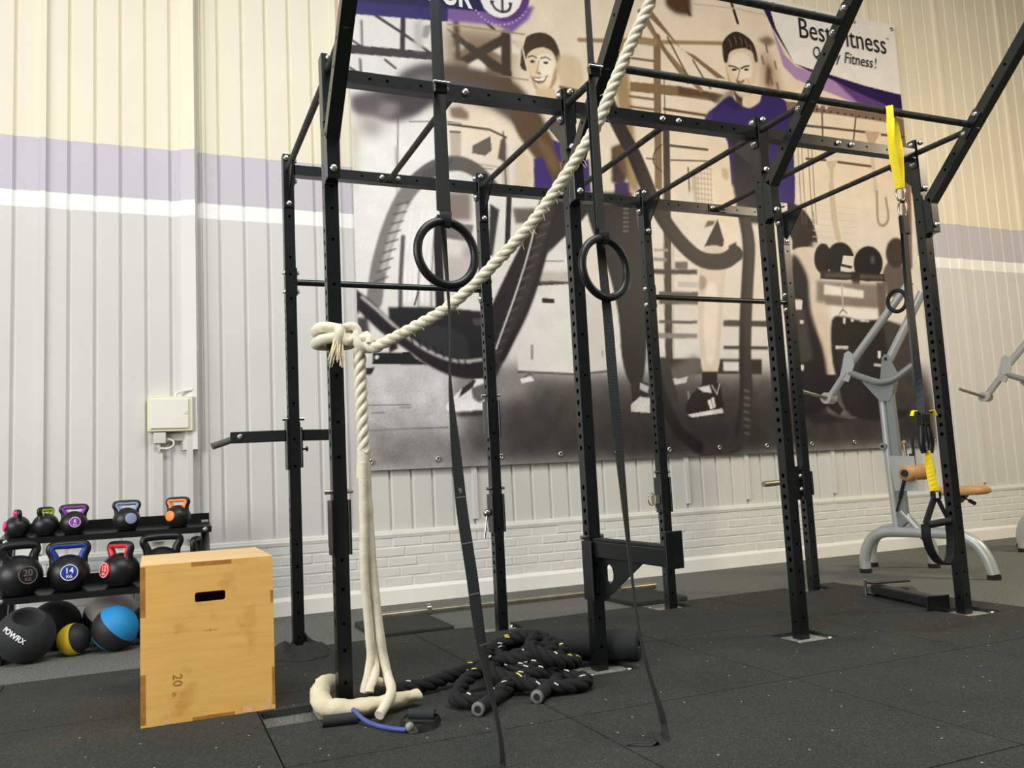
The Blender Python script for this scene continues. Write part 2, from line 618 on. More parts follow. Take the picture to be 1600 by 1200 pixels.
# rubber tiles with square cut-outs round the rig's feet
BAY = 1.2
UX = [0.0, 1.2, 2.4, 3.6]
YB = 1.223
US = 0.06
holes = []
for i in range(4):
    if i:
        holes.append((UX[i] - 0.11, UX[i] + 0.15, -0.13, 0.11))
    holes.append((UX[i] - 0.11, UX[i] + 0.15, YB - 0.05, YB + 0.20))
holes.append((-0.305, 0.16, -0.15, 0.10))
TX = [-2.42, -1.38, -0.31, 0.725, 1.77, 2.81, 3.95]
TYS = [1.41, 0.37, -0.665, -1.70, -2.74, -3.78]
def tile(x0, x1, y0, y1):
    mb = MB()
    g = 0.003
    x0, x1, y0, y1 = x0 + g, x1 - g, y0 + g, y1 - g
    hs = [h for h in holes if h[0] < x1 and h[1] > x0 and h[2] < y1 and h[3] > y0]
    xs = sorted({x0, x1} | {min(max(v, x0), x1) for h in hs for v in h[:2]})
    ys = sorted({y0, y1} | {min(max(v, y0), y1) for h in hs for v in h[2:]})
    def solid(i, j):
        if not (0 <= i < len(xs) - 1 and 0 <= j < len(ys) - 1):
            return False
        cx, cy = (xs[i] + xs[i + 1]) / 2, (ys[j] + ys[j + 1]) / 2
        return not any(h[0] < cx < h[1] and h[2] < cy < h[3] for h in hs)
    for i in range(len(xs) - 1):
        for j in range(len(ys) - 1):
            if not solid(i, j):
                continue
            a, b, c, d = xs[i], xs[i + 1], ys[j], ys[j + 1]
            e = 0.004
            mb.add([(a, c, MT), (b, c, MT), (b, d, MT), (a, d, MT)], [(0, 1, 2, 3)])
            for di, dj, q in ((-1, 0, ((a, d), (a, c))), (1, 0, ((b, c), (b, d))), (0, -1, ((a, c), (b, c))), (0, 1, ((b, d), (a, d)))):
                if not solid(i + di, j + dj):
                    (p, r), (u, v) = q
                    mb.add([(p, r, 0.0), (u, v, 0.0), (u, v, MT), (p, r, MT)], [(0, 1, 2, 3)])
    return mb
for i in range(len(TX) - 1):
    for j in range(len(TYS) - 1):
        part('rubber_tile', tile(TX[i], TX[i + 1], TYS[j + 1], TYS[j]), 'rubber_crumb', floor)

# wall: backing, cladding strips, laps, sill, bricks
wall = solo('wall_back', MB().box(XL, XR, WY + 0.03, WY + 0.25, 0, 7.6).box(XL, XR, WY - 0.0280, WY + 0.03, 0, 0.55), 'mortar_paint', (0, 0, 0),
            'tall hall wall of striped ribbed cladding above painted bricks', 'wall', kind='structure')
RIBS = [-3.45, -2.43, -1.40, -0.40, 0.67, 1.72, 2.75, 3.78, 4.45, 5.50, 6.55, 7.60, 8.65, 9.70, 10.75, 11.80, 12.85]
ZC0, ZC1 = 0.555, 7.5
edges = []
for a, b in zip(RIBS[:-1], RIBS[1:]):
    n = int(round((b - a) / 0.174))
    for k in range(n):
        edges.append((a + (b - a) * k / n, a + (b - a) * (k + 1) / n))
for a, b in edges:
    if a < XL - 0.1 or b > XR + 0.1:
        continue
    g, w2, d = 0.005, 0.015, 0.019
    if abs(a + 0.40) < 0.01:
        a += 0.022
    prof = [(a, WY + d), (a + g * 0.4, WY + d), (a + g * 0.4 + w2, WY), (b - g * 0.4 - w2, WY), (b - g * 0.4, WY + d), (b, WY + d)]
    mb = MB()
    mb.add([(x, y, ZC0) for x, y in prof] + [(x, y, ZC1) for x, y in prof], [(i, i + 1, 7 + i, 6 + i) for i in range(5)])
    part('cladding_panel', mb, 'painted_cladding', wall)
for r in RIBS[1:-1]:
    if r == -0.40:
        continue
    mb = MB()
    prof = [(r - 0.024, WY + 0.012), (r - 0.018, WY - 0.020), (r + 0.018, WY - 0.022), (r + 0.024, WY + 0.012)]
    zb = ZC0 + (0.05 if r > 0 else 0.02)
    mb.add([(x, y, zb) for x, y in prof] + [(x, y, ZC1) for x, y in prof], [(i, i + 1, 5 + i, 4 + i) for i in range(3)] + [(3, 2, 1, 0)])
    part('cladding_rib', mb, 'painted_cladding', wall)
# deep edge trim with cable channel by the electric box
mb = MB()
prof = [(-0.52, WY + 0.01), (-0.50, WY - 0.030), (-0.402, WY - 0.075), (-0.394, WY + 0.03)]
mb.add([(x, y, 1.24) for x, y in prof] + [(x, y, ZC1) for x, y in prof], [(i, i + 1, 5 + i, 4 + i) for i in range(3)] + [(3, 2, 1, 0)])
part('edge_trim', mb, 'painted_cladding', wall)
mb = MB()
mb.add([(x, y, ZC0 + .02) for x, y in ((-0.355, WY + .01), (-0.348, WY - .012), (-0.325, WY - .012), (-0.318, WY + .01))] + [(x, y, ZC1) for x, y in ((-0.355, WY + .01), (-0.348, WY - .012), (-0.325, WY - .012), (-0.318, WY + .01))], [(i, i + 1, 5 + i, 4 + i) for i in range(3)])
part('cladding_rib', mb, 'painted_cladding', wall)
# sill between cladding and brickwork
mb = MB()
prof = [(WY - 0.035, 0.505), (WY - 0.04, 0.53), (WY - 0.01, 0.56), (WY + 0.03, 0.562)]
mb.add([(XL, y, z) for y, z in prof] + [(XR, y, z) for y, z in prof], [(i, i + 1, 5 + i, 4 + i) for i in range(3)])
part('sill', mb, 'sill_paint', wall)
BP, BH, BL = 0.0755, 0.067, 0.236
bvar = []
for k in range(4):
    m = MB().obox((0, 0, 0), (BL - 0.008, 0.05, BH + 0.001), None, 0.0055)
    m.v = [(x, y + 0.0015 * math.sin(37 * x + k * 2), z + 0.001 * math.sin(23 * x + k * 3)) for x, y, z in m.v]
    me = mesh_from(m, 'brick', (0, 0, 0))
    me.materials.append(MATS['brick_paint'])
    bvar.append(me)
for c in range(5):
    z = 0.135 + BP * (c + 0.5) - 0.004
    x = XL + (BL / 2 if c % 2 else 0) + 0.02 * c
    while x < XR:
        if x > -2.1 and x < 11.5:
            inst('brick', bvar[random.randrange(4)], (x + random.uniform(-.003, .003), WY - 0.008 + random.uniform(-.0025, .0025), z), wall)
        x += BL
mb = MB()
prof = [(WY - 0.055, 0.0), (WY - 0.055, 0.105), (WY - 0.048, 0.118), (WY - 0.04, 0.128), (WY + 0.03, 0.132)]
mb.add([(XL, y, z) for y, z in prof] + [(XR, y, z) for y, z in prof], [(i, i + 1, 6 + i, 5 + i) for i in range(4)])
solo('baseboard_back', mb, 'skirting_paint', (0, 0, 0), 'white painted skirting board along the foot of the brickwork', 'baseboard', kind='structure')

# ================================================================== BANNER
BX0, BX1, BZ0, BZ1 = 0.79, 6.905, 1.03, 5.69
BY = WY - 0.045
BANNER = [
(0,232,216,192,14,0,[84.9,471.3,736.9,615.2,683.3,258.9,451.1,208,238.1,212.9,175.3,237.5,81.4,262.8]),
(0,226,216,202,14,0,[186.8,220.9,683.3,258.9,664.7,135,257.3,113.1,194.9,151.9]),
(0,236,234,230,10,0,[-4.8,275.2,82.4,285.4,87.6,153.1,-8.5,148.9]),
(0,214,202,186,2.4,0,[-5.6,280.5,6.7,276.5,2.9,222.7,-6.3,221.9]),
(0,206,203,203,2.4,0,[-15.3,87.8,107.2,88.7,105,46,-16.8,38.1]),
(0,186,183,184,10,0,[-16.3,53.9,66.5,54.4,63.5,-14.9,-18.2,-10.7]),
(0,127,122,121,12,0,[-17.1,28.3,104.2,30.1,101.5,-22.1,-18.3,-15.6]),
(0,92,86,85,8,0,[84.1,77.9,637.5,81.9,619.1,-43.6,79.7,-15.8]),
(0,63,58,56,10,0,[128.3,53.6,635,64.6,619.1,-43.6,113,-17.5]),
(0,46,42,42,14,0,[219.3,44.1,393.8,41.1,386.2,-31.6,214.5,-22.7]),
(0,139,131,128,6,0,[84.2,80.6,147.6,82.4,140.2,56.2,71.6,46.5]),
(1,50,47,47,0.0,0.6,[-1.5,51.2,39.7,51.1]),
(1,50,47,47,0.0,0.6,[-2.1,31.3,71,32]),
(1,50,47,47,0.0,0.6,[31.7,48.7,40.6,48.6]),
(1,50,47,47,0.0,0.6,[8.4,44.6,18.6,44.9]),
(1,180,176,172,0.6,1.6,[36,263.6,36.2,209.4]),
(1,102,97,93,0.0,1.1,[39.2,291.4,37,246.2]),
(1,101,94,89,0.0,1.1,[48.9,287,82.6,291.1,94.1,290.2]),
(1,85,68,51,0.0,2.3,[82.5,288.8,120.3,288.1,135,282.9]),
(0,131,106,85,1.2,0,[84.3,303.7,94.8,306.2,101.6,301.3,101.2,294.4,85.1,294.8]),
(0,100,90,81,0.0,0,[103.6,272,120.6,282.4,121.1,269.8,114.9,264.1,102.7,265.1]),
(0,190,176,160,0.6,0,[83.4,282.7,93.8,283.9,92.3,251.6,83.4,257.4]),
(1,120,101,82,0.0,2.3,[84.5,282.3,92.6,282.6]),
(1,186,172,154,0.0,1.7,[84.5,257.6,127.5,255]),
(1,138,129,121,0.0,1.1,[75.3,253.8,121.4,252.7]),
(0,198,186,172,0.6,0,[129.9,278.3,136,278.9,136.2,239.9,129,239.2]),
(1,73,60,50,0.0,1.4,[132.8,287.8,132.6,239.5]),
(0,86,73,67,0.6,0,[126.1,262.9,130,280.6,135,282.9,133.7,259.7]),
(0,226,220,212,1.2,0,[138,283.2,149.6,272.9,155.7,241.6,141.6,239.2]),
(0,136,119,112,1.8,0,[73.1,228.7,99.9,231,99.8,205.9,73.1,204]),
(0,122,112,108,0.6,0,[73.1,204,101.4,202.2,97.8,187.5,73.6,189.3]),
(0,158,143,139,5,0,[89.2,185.9,100.6,186.6,100.1,153.6,84.8,153]),
(0,222,216,210,1.8,0,[72.3,184.9,90.3,186,88.1,164,71.2,160.4]),
(0,196,188,184,2.4,0,[72.9,174.1,102.9,175.7,103.3,148.3,71.7,147]),
(0,50,48,49,0.6,0,[116.9,222.3,125.5,217.4,117.5,176.5,112.8,176.2]),
(1,37,35,37,0.0,5.1,[135,228.3,130.4,177.2]),
(1,27,27,28,0.0,7.9,[69.8,203.8,68,88.4]),
(0,101,92,87,1.2,0,[137.5,220,160.7,221.8,158,207.3,139.8,206]),
(1,129,123,120,0.6,13.2,[14,134.3,15.1,140.9,16.1,147.4,17.2,154,18.5,160.6,20.2,167.2,22,173.9,24,180.6,26.3,187.4,28.9,194.4,31.7,201.5,34.8,208.5,38,214.9,41.3,220.6,44.8,225.9,48.5,230.7,52.3,235.1,56.3,239.3,60.6,243.2,64.9,246.5,69.5,249.4,74.4,251.7,79.5,253.6,84.7,254.8,89.6,255.3,94.1,254.8,98.5,253.6,102.7,251.8,106.6,249.6,110.1,247,113.3,243.9,116.3,240.5,119.4,237.2]),
(1,92,86,82,0.6,12.4,[52.3,235.7,56.5,239.3,60.7,243,65,246.5,69.5,249.4,74.4,251.5,79.6,253.2,84.8,254.2,89.5,254.7,93.8,254.5,97.7,253.7,101.4,252.3,104.9,250.6,108.2,248.3,111.2,245.4,114.2,242.3,117.2,239.3]),
(1,69,65,63,0.36,1.7,[54.4,231.5,60.4,245.2]),
(1,69,65,63,0.36,1.7,[58.3,234.1,64.4,247.3]),
(1,69,65,63,0.36,1.7,[62.3,236.8,68.4,249.5]),
(1,69,65,63,0.36,1.7,[66.3,239.5,72.4,251.7]),
(1,69,65,63,0.36,1.7,[70.3,242.2,76.4,253.8]),
(1,69,65,63,0.36,1.7,[74.4,244.9,80.5,256]),
(1,69,65,63,0.36,1.7,[78.4,247.6,84.6,258.2]),
(1,186,182,178,0.9,4.8,[22.7,160.8,24.8,168.1,26.8,175.5,28.9,182.9,31.2,189.8,33.6,196.2,36.3,202.2,39,208.1,41.7,214.1]),
(1,84,79,77,0.42,1.3,[15.1,150,25.7,154.6]),
(1,84,79,77,0.42,1.3,[17.5,157.9,28,162.3]),
(1,84,79,77,0.42,1.3,[20,165.9,30.4,170.1]),
(1,84,79,77,0.42,1.3,[22.5,173.9,32.9,177.9]),
(1,84,79,77,0.42,1.3,[25.1,182,35.3,185.8]),
(1,84,79,77,0.42,1.3,[27.6,190.1,37.7,193.7]),
(1,84,79,77,0.42,1.3,[30.1,198.3,40.2,201.6]),
(1,84,79,77,0.42,1.3,[32.7,206.5,42.6,209.6]),
(1,84,79,77,0.42,1.3,[35.3,214.7,45.1,217.7]),
(1,244,243,240,0.48,2.1,[48.1,210.3,41.2,172.3,38.7,135.2]),
(1,244,243,240,0.48,1.6,[52.4,210.7,45.5,172.5,43,135.3]),
(1,244,243,240,0.48,2.7,[56.8,211,49.8,172.8,47.3,135.5]),
(1,244,243,240,0.48,2.2,[63.4,211.5,56.4,173.1,53.7,135.7]),
(1,244,243,240,0.48,1.6,[67.9,211.8,60.7,173.4,58.1,135.8]),
(1,91,86,86,0.48,3.7,[39.6,188.2,36.1,150.9,35.3,130.9]),
(1,91,86,86,0.48,1.1,[54.8,189.2,51.1,151.5,50.3,131.3]),
(1,91,86,86,0.48,1.1,[65.8,189.9,62,152,61.2,131.7]),
(1,42,40,40,0.36,1.6,[50.8,143.5,47.1,132.3]),
(0,32,31,34,0.6,0,[24.8,130,64.4,131.2,104.6,128.7,108.3,110.3,102.5,86,73.5,87.4,47.1,103.9,25.2,113.9]),
(0,47,46,48,1.2,0,[42.2,115.3,74.7,115,90,107.3,92.9,87.5,73.5,87.4,47.1,103.9]),
(0,70,69,70,0.6,0,[96.3,122,105.4,122.2,105.1,116.8,97.2,116.6]),
(0,35,34,35,0.6,0,[24.2,114.9,30.7,119.2,31.9,95.9,24.5,92.2]),
(0,29,29,30,0.0,0,[11,92.6,41.3,93.4,46.4,88.3,55.9,83.1,10.7,83.4]),
(0,220,220,220,0.0,0,[16.1,89.1,16,88.6,15.7,88.2,15.4,87.8,14.9,87.6,14.5,87.5,14,87.6,13.6,87.8,13.2,88.2,13,88.6,13,89.1,13.1,89.5,13.3,90,13.7,90.3,14.1,90.5,14.6,90.6,15,90.5,15.5,90.3,15.8,90,16,89.6]),
(0,38,37,38,0.0,0,[3.5,80.4,12.7,80.9,9.4,74.8,3.3,74.8]),
(0,69,65,63,0.9,0,[-1.3,121,8.4,121.3,9.5,108.5,6.3,102.3,0.3,108.3,-3.5,113.3]),
(0,46,42,41,0.0,0,[1.6,347.2,79.6,352.1,79.3,344.6,1.3,339.5]),
(1,31,28,28,0.0,2.8,[21.2,377.1,46.4,363.9,69.3,350.5]),
(1,41,39,39,0.36,4.5,[46.9,378.8,45.2,349.1]),
(1,91,86,84,0.48,1.9,[11.3,369.3,11.1,347.1]),
(1,75,71,69,0.48,2.2,[9.1,335.7,9.3,324.8]),
(1,34,31,31,0.0,2.2,[2.8,351.3,11.1,346.5]),
(1,34,31,31,0.0,2.2,[-0.6,327.7,6.1,324.3]),
(1,34,31,31,0.0,2.2,[30.1,338.3,38.6,332.4]),
(0,153,147,143,0.6,0,[64.6,373.8,72.7,376.3,67.6,362.8,61.9,363.1]),
(0,190,186,182,1.8,0,[55.8,376.9,63.7,378.2,62.6,351.8,55.8,350.7]),
(0,130,108,80,8,0,[83,376.9,146.5,381.6,142.5,310,80.2,313.4]),
(0,232,222,206,1.2,0,[105.6,348.6,113.7,357.4,119.4,352.4,119.8,337.3,100.9,336.3]),
(0,230,220,204,1.2,0,[122.3,362.9,135.1,374.9,136.6,357.4,131.8,359]),
(0,226,214,196,0.0,0,[146.6,384.6,154.1,385.2,153.5,374.3,146,373.7]),
(0,228,216,198,0.6,0,[145.9,370.7,154.8,365,152.8,361.7,145.3,361.1]),
(0,226,214,196,1.2,0,[90.3,357.8,102.4,367.3,104.5,363,92.4,354.1]),
(0,60,47,34,0.6,0,[94.5,348.7,135.2,376.7,143.6,373.9,143.4,371.5,103.7,345.4]),
(0,60,47,34,0.6,0,[88.5,369.1,93.2,371.6,144.4,344.4,144.1,338.4,126.1,341.7]),
(1,48,39,30,0.3,3.0,[109.6,394.3,129.3,381.1]),
(1,60,47,34,0.6,9.4,[140.1,377.6,137.9,315.2]),
(1,76,62,45,1.2,5.8,[93.8,384.6,94.5,349.8]),
(1,157,135,103,0.0,1.5,[86.6,378.7,158.8,381.2]),
(1,157,135,103,0.0,1.5,[108,338.5,159.5,338.8]),
(1,76,64,50,0.0,1.2,[86.4,374,103.3,362.8]),
(0,83,75,74,2.4,0,[-2.9,301.3,0.2,303.9,5.6,306.2,11.8,308.3,17.3,310.5,22.1,312.8,26.8,314.9,31.1,317.2,34.8,319.6,37.5,322.3,39.4,325.2,41.3,328.2,44,330.9,47.8,333.6,52.2,336.2,57.1,338.5,62.1,340.4,67.2,341.7,72.5,342.5,78.3,343,85,343.2,93.1,343.1,102.4,342.6,111.7,341.8,120,340.8,126.9,339.9,132.9,338.9,138.4,337.3,143.9,334.8,149.4,331.2,154.7,326.6,159.8,321.4,164.4,315.7,168.8,309,173.1,301.3,176.5,293.9,178.4,287.7,178.4,282.8,177,278.7,174.6,276,171.3,275.2,167.2,277.1,162,281.1,156.3,286,150.6,290.5,144.9,294.4,139,298.3,133.1,302,127.1,305.1,121.2,307.5,115.3,309.3,109.4,310.8,103.8,311.9,98.5,313,93.3,313.8,88.3,314.1,83.7,313.9,79.2,312.9,74.9,311.4,71,309.5,67.5,307.2,64.8,304.4,62.7,301.2,60.5,297.8,57.5,294.7,53.2,291.8,48.2,288.8,42.9,286.2,37.9,284.6,33.1,284.2,28.2,284.6,23.6,285.5,19.2,286.2,14.9,286.4,10.8,286.4,7.1,286.8,3.9,288.1,1,290.7,-1.7,294.2,-3.3,298]),
(0,54,48,49,2.4,0,[28,308.7,31.5,311.2,37.2,313.7,43.8,315.7,50.1,317.2,56,318.2,62.3,318.7,68,318.7,72.5,318,75.5,316.7,77.6,314.6,78.5,312.2,77.8,309.7,74.9,306.9,70.2,303.9,65,301,60.4,298.5,56.8,296.3,53.4,294.4,50.1,293,46.9,292.3,43.5,292.4,40,293.1,36.7,294.4,34,296.2,31.3,298.8,28.8,302.2,27.3,305.6]),
(0,125,116,113,2.4,0,[27.7,300.9,31,301.7,35.3,301.7,39.2,301.1,41.2,299.9,40.6,297.7,38.4,294.5,35.5,291.5,32.7,289.5,29.7,288.7,26.4,288.6,23.5,289.2,22,290.3,22.1,292.6,23.3,295.7,25.3,298.9]),
(0,152,145,141,5,0,[5.9,284.6,10.3,285.6,16.8,286,23.1,285.7,27.1,284.4,27.8,281.4,26.4,277,24,272.7,21.3,270.1,17.9,269.6,13.6,270.4,9.5,272,6.6,273.8,5,276.3,4.1,279.4,4.3,282.5]),
(0,113,106,103,1.8,0,[50.2,320.6,51.3,322.2,54.2,324.6,57.9,327.1,61.7,329,66.3,330,71.9,330.7,76.7,330.8,78.7,330.3,76.6,328.7,71.8,326.4,66.1,323.9,61.4,322.2,57.6,321.1,54,320.4,51.3,320.1]),
(0,85,66,48,2.4,0,[84.8,340.3,91.2,341.1,100.4,341.2,110.6,340.6,120,339.6,128.2,338.5,136.3,337.1,144,334.9,151,331.1,157.9,324.8,164.6,316.6,169.9,308.4,173,301.9,173.1,297.1,171,293.2,167.4,291.2,163,291.9,157.7,296.9,151.2,305.3,144.1,314.2,137,321,129.7,324.8,122.1,327.2,114.6,328.6,107.6,329.8,100.8,330.2,94.1,329.7,88.4,329.4,84.4,329.9,82.1,332.1,81,335.2,81.8,338.2]),
(0,67,51,35,0.36,0,[153.9,360,154.1,363.5,154.6,367.1,155.4,370.6,156.5,373.6,157.9,376.2,159.5,378.4,161.5,380.4,163.9,382,167,383.6,170.7,385,174.6,386,178.1,386.2,181.2,385.6,184.2,384.4,186.9,382.6,189.2,380.1,191,376.5,192.4,372.1,193.4,367.5,194,363.7,194.2,360.9,194,358.6,193.5,356.7,192.8,355,192.4,353.6,192,352.5,190.7,351.5,187.4,350.6,180.5,349.3,171.2,347.8,162,346.9,155.6,347.2,153,349.2,152.7,352.5,153.3,356.4]),
(0,226,204,172,0.3,0,[158.8,358.4,159.5,360.5,160.5,362.6,161.9,364.6,163.6,366.3,165.9,368,168.8,369.6,171.8,370.9,174.6,371.7,177.4,371.9,180.1,371.6,182.6,370.9,184.7,369.6,186.4,367.7,187.7,365.2,188.6,362.3,189.2,359.3,189.3,356.1,189.1,352.6,188.5,349,187.7,345.8,186.7,342.9,185.6,340.3,184.2,337.8,182.6,335.4,180.7,333,178.6,330.5,176.4,328.5,174.5,327.1,172.8,326.6,171.3,326.8,169.8,327.5,168.3,328.7,166.6,330.6,164.9,333.1,163.3,335.9,162,338.6,160.9,341.1,160,343.7,159.3,346.3,158.8,348.8,158.5,351.3,158.3,353.8,158.4,356.1]),
(0,240,226,202,0.9,0,[170.3,362.5,172.2,364.3,175.1,365.6,178.1,366.4,180.7,366.6,182.7,365.9,184.4,364.5,185.8,362.5,186.7,360.2,187.1,357.3,187.1,353.7,186.7,350.1,185.8,346.7,184.5,343.5,182.6,340.2,180.6,337.6,178.8,336.1,177.4,336.2,176.2,337.5,175.1,339.4,174.1,341.5,173.1,343.7,172.2,346.3,171.5,349.1,170.9,351.8,170.3,354.6,169.8,357.6,169.6,360.3]),
(0,191,160,123,0.6,0,[159.1,353.7,159.5,352.7,160.3,349.9,161.2,346.4,162.3,343.4,163.4,341,164.8,338.6,166.1,336.4,167.4,334.5,168.7,332.9,170.1,331.4,171.2,330.3,171.5,329.7,170.8,329.6,169.3,330,167.5,330.8,166,332,164.6,333.6,163.2,335.7,161.9,338.1,160.9,340.8,160.1,344.3,159.5,348.4,159.1,352]),
(0,179,147,112,0.6,0,[187.7,355.5,188.4,354.9,188.7,351.9,188.7,348,188.3,344.7,187.3,341.9,185.9,339.2,184.2,336.6,182.5,334.2,180.6,331.9,178.4,329.5,176.6,327.8,175.7,327.3,176.3,328.2,177.7,330.3,179.6,333.1,181.4,336.5,183,341.2,184.8,347.2,186.5,352.6]),
(1,240,226,200,0.0,1.2,[158.6,377.6,155.6,368.7,159.5,348.9,165.7,327.1]),
(1,67,49,35,0.12,1.3,[160.8,360.5,165.3,362.4,169,361.1]),
(1,67,49,35,0.12,1.3,[173.4,361.2,178.6,363.2,182.9,361.4]),
(0,48,35,27,0.18,0,[167.5,357.3,167.3,356.9,166.9,356.4,166.4,356.1,165.6,355.8,164.9,355.6,164.1,355.5,163.4,355.6,162.8,355.8,162.5,356.2,162.4,356.5,162.6,357,162.9,357.4,163.5,357.8,164.2,358.1,165,358.3,165.8,358.3,166.5,358.2,167,358,167.4,357.7]),
(0,48,35,27,0.18,0,[180.8,358.1,180.6,357.7,180.3,357.2,179.7,356.8,178.9,356.6,178.2,356.4,177.4,356.3,176.7,356.4,176.1,356.6,175.8,356.9,175.7,357.3,175.8,357.8,176.2,358.2,176.8,358.6,177.5,358.9,178.3,359.1,179.1,359.1,179.8,359,180.4,358.8,180.7,358.5]),
(1,154,123,92,0.18,0.8,[171.3,358.5,169.6,350.4,168.1,347.2,171.9,346.5]),
(0,128,99,73,0.24,0,[172.5,347.2,172.4,347,172.1,346.7,171.7,346.4,171.2,346.2,170.6,346.1,170,346.1,169.5,346.1,169.1,346.2,168.8,346.4,168.7,346.7,168.8,347,169.1,347.2,169.6,347.5,170.1,347.7,170.7,347.8,171.3,347.9,171.8,347.8,172.2,347.7,172.5,347.5]),
(0,124,79,63,0.24,0,[162.2,342.8,167.8,342.4,174.2,343.3,180.1,346.5,175.8,339.3,170,336.7,165.1,338.4]),
(0,250,246,238,0.12,0,[164.1,341.8,170.3,341.5,178.1,344.7,174.6,340.3,167.7,339.3]),
(0,190,155,116,0.36,0,[188.5,359.3,192.6,361.7,193.3,352.7,189.2,348.4]),
(0,214,186,148,0.6,0,[165.9,330.8,185.1,334.6,188.1,321.7,166.4,317.7]),
(0,214,192,160,1.8,0,[191.5,365.8,195.6,368.5,201.6,369.1,207.9,368.3,212.4,366.5,214.7,363.5,215.8,359.1,216.1,354.2,215.9,349.8,215.4,345.7,214.5,341.6,212.8,338.1,210.4,335.6,206.4,333.9,201.3,332.8,196.3,333.2,192.8,335.6,190.9,341.7,189.8,350.6,189.9,359.6]),
(1,128,101,68,0.3,3.1,[191.6,336.7,210.4,335.6]),
(0,216,196,168,1.8,0,[144.4,278.7,158.3,265,157.8,236,139.5,234.4]),
(0,90,68,45,1.2,0,[139.8,315.5,141.3,319.1,144.1,321.7,147.4,323,150.6,322.8,153.3,320.3,156.1,315.9,158.9,310.9,162,306.5,165.4,303.2,169.2,300.2,172.9,297.1,176.2,293.4,179.2,289.2,182.1,284.7,184.5,279.6,186.4,273.8,187.7,266.3,188.7,257.6,188.9,249.3,188.2,243.3,186.2,239.8,183.1,237.9,179.6,237.6,176.6,238.8,174.3,242.2,172.2,247.7,170.2,253.8,167.9,259,165.2,262.9,162.2,266.2,159.2,269.4,156.3,273,153.3,276.8,150.3,280.7,147.4,284.9,145,289.8,142.9,296,141,303.2,139.8,310.1]),
(0,113,87,57,1.8,0,[164.5,286.8,166.7,286.6,170.4,284.9,174.5,282.1,177.8,278.8,180.2,274.7,182.2,269.5,183.6,264.5,184.3,260.6,183.8,257.9,182.5,255.8,180.8,254.8,178.9,255.4,176.8,258.1,174.4,262.5,172,267.5,169.9,272.1,167.9,276.4,165.8,281,164.5,284.7]),
(0,61,39,111,0.6,0,[160.2,266.4,169.7,268.5,177.3,249.4,180.1,235,159,234.4]),
(0,63,41,115,0.6,0,[179.5,286.1,188.3,284.7,191.9,261.3,184.7,267.7]),
(0,59,37,109,0.6,0,[205.8,267.5,215.9,272.1,216.4,241,205.8,238.9]),
(0,60,40,43,1.2,0,[240,285.5,257.4,292.3,258.3,267.8,250.8,248.8,237.6,251.9]),
(0,98,74,51,1.2,0,[241.8,282.6,243.2,285.4,245.7,287.6,248.8,289,251.8,289.2,254.7,287.8,257.7,285.1,260.7,281.6,263.2,278.1,265.4,274.5,267.3,270.5,268.6,266.4,268.9,262.7,268,258.8,266.2,254.9,263.8,251.9,261.1,251,257.9,253,254.1,257.1,250.4,262.2,247.4,266.8,245.1,270.9,243.1,275.3,241.9,279.3]),
(0,52,34,90,0.6,0,[240.9,251.6,258,254.3,256.3,240.8,240.1,240.6]),
(0,40,31,53,1.2,0,[166.5,236.7,260.7,244.8,256.1,229.3,168.1,222.4]),
(0,29,28,30,0.6,0,[168.8,233.5,175.7,236.1,184.4,237.3,193.3,237.6,200.6,237.3,206.4,236.6,211.3,235.3,214.9,233.2,216.3,230.3,215.1,226.3,211.7,221.2,207,215.8,202,210.4,196.3,205,189.8,199.6,183.1,194.1,177.2,188.4,172.3,182.7,167.8,176.8,163.7,170.8,159.7,164.6,156.1,158.4,152.8,152,149.5,145.5,146.1,138.8,142.6,131.8,139,124.5,135.3,117.4,131.5,110.8,127.6,104.6,123.6,98.7,119.6,93.4,115.8,88.8,112.1,84.8,108.5,81.5,105.1,78.9,102,76.9,99,75.2,96,74,93.6,73.8,92.3,75.3,92.4,78.9,93.5,84.2,95.3,90.4,97.3,96.7,99.7,103,102.4,109.7,105.6,116.7,109,123.9,112.6,131.3,116.6,139,120.8,146.8,125.1,154.7,129.5,162.7,134.1,170.9,138.7,179,142.9,186.4,146.6,192.9,149.9,198.7,153.1,204.3,156.3,210,159.1,216.3,161.5,223,164.4,229]),
(0,31,29,31,0.6,0,[213.3,234.8,221.8,238.6,234.3,241,247.3,241.5,256.9,239.6,261.5,234.8,263.5,227.5,264,218.5,264.7,208.7,265.6,197.9,266.1,185.7,266.3,173.1,266.4,160.7,266.5,148.8,266.5,136.9,266.2,125,265.4,113.3,263.7,100.7,261.6,87.5,259.1,75.8,256.4,67.7,253.3,63.7,249.9,62.9,246.5,64.1,243.7,66.6,241.5,70.2,239.6,75.5,238.1,82.1,236.9,89.6,236.4,98.5,236.5,108.7,236.5,119.6,236,130.2,234.7,140.5,233,150.9,230.9,161.1,228.4,170.8,225.1,180,221.1,188.8,217.3,197.2,214.6,205.3,212.3,213.6,210.4,221.9,210.3,229.3]),
(0,91,86,86,1.2,0,[246.1,186.6,247,185.9,248.3,182,249.6,176.8,250.4,171.9,250.6,167.1,250.6,161.7,250.2,157,249.7,154.1,248.8,153.4,247.5,154.2,246.3,156.4,245.5,159.8,245.2,166,245.3,174.4,245.6,182.3]),
(0,226,222,216,1.2,0,[161.1,176.6,182.3,190.4,182.5,173.2,161.8,168.7]),
(1,70,66,65,0.3,0.9,[165.2,174.6,183.9,175.6]),
(0,196,188,180,1.2,0,[157.3,165.1,189.6,166.6,189,157.4,156.8,156]),
(0,71,65,61,0.6,0,[155.6,157.1,190.3,157.5,190,152.9,155.3,151.5]),
(0,226,222,217,0.3,0,[152.9,151.9,187.6,155.1,222.4,141.4,221.9,79.8,191.8,76.4,135,78.5,135.8,104.2,147.9,127.7]),
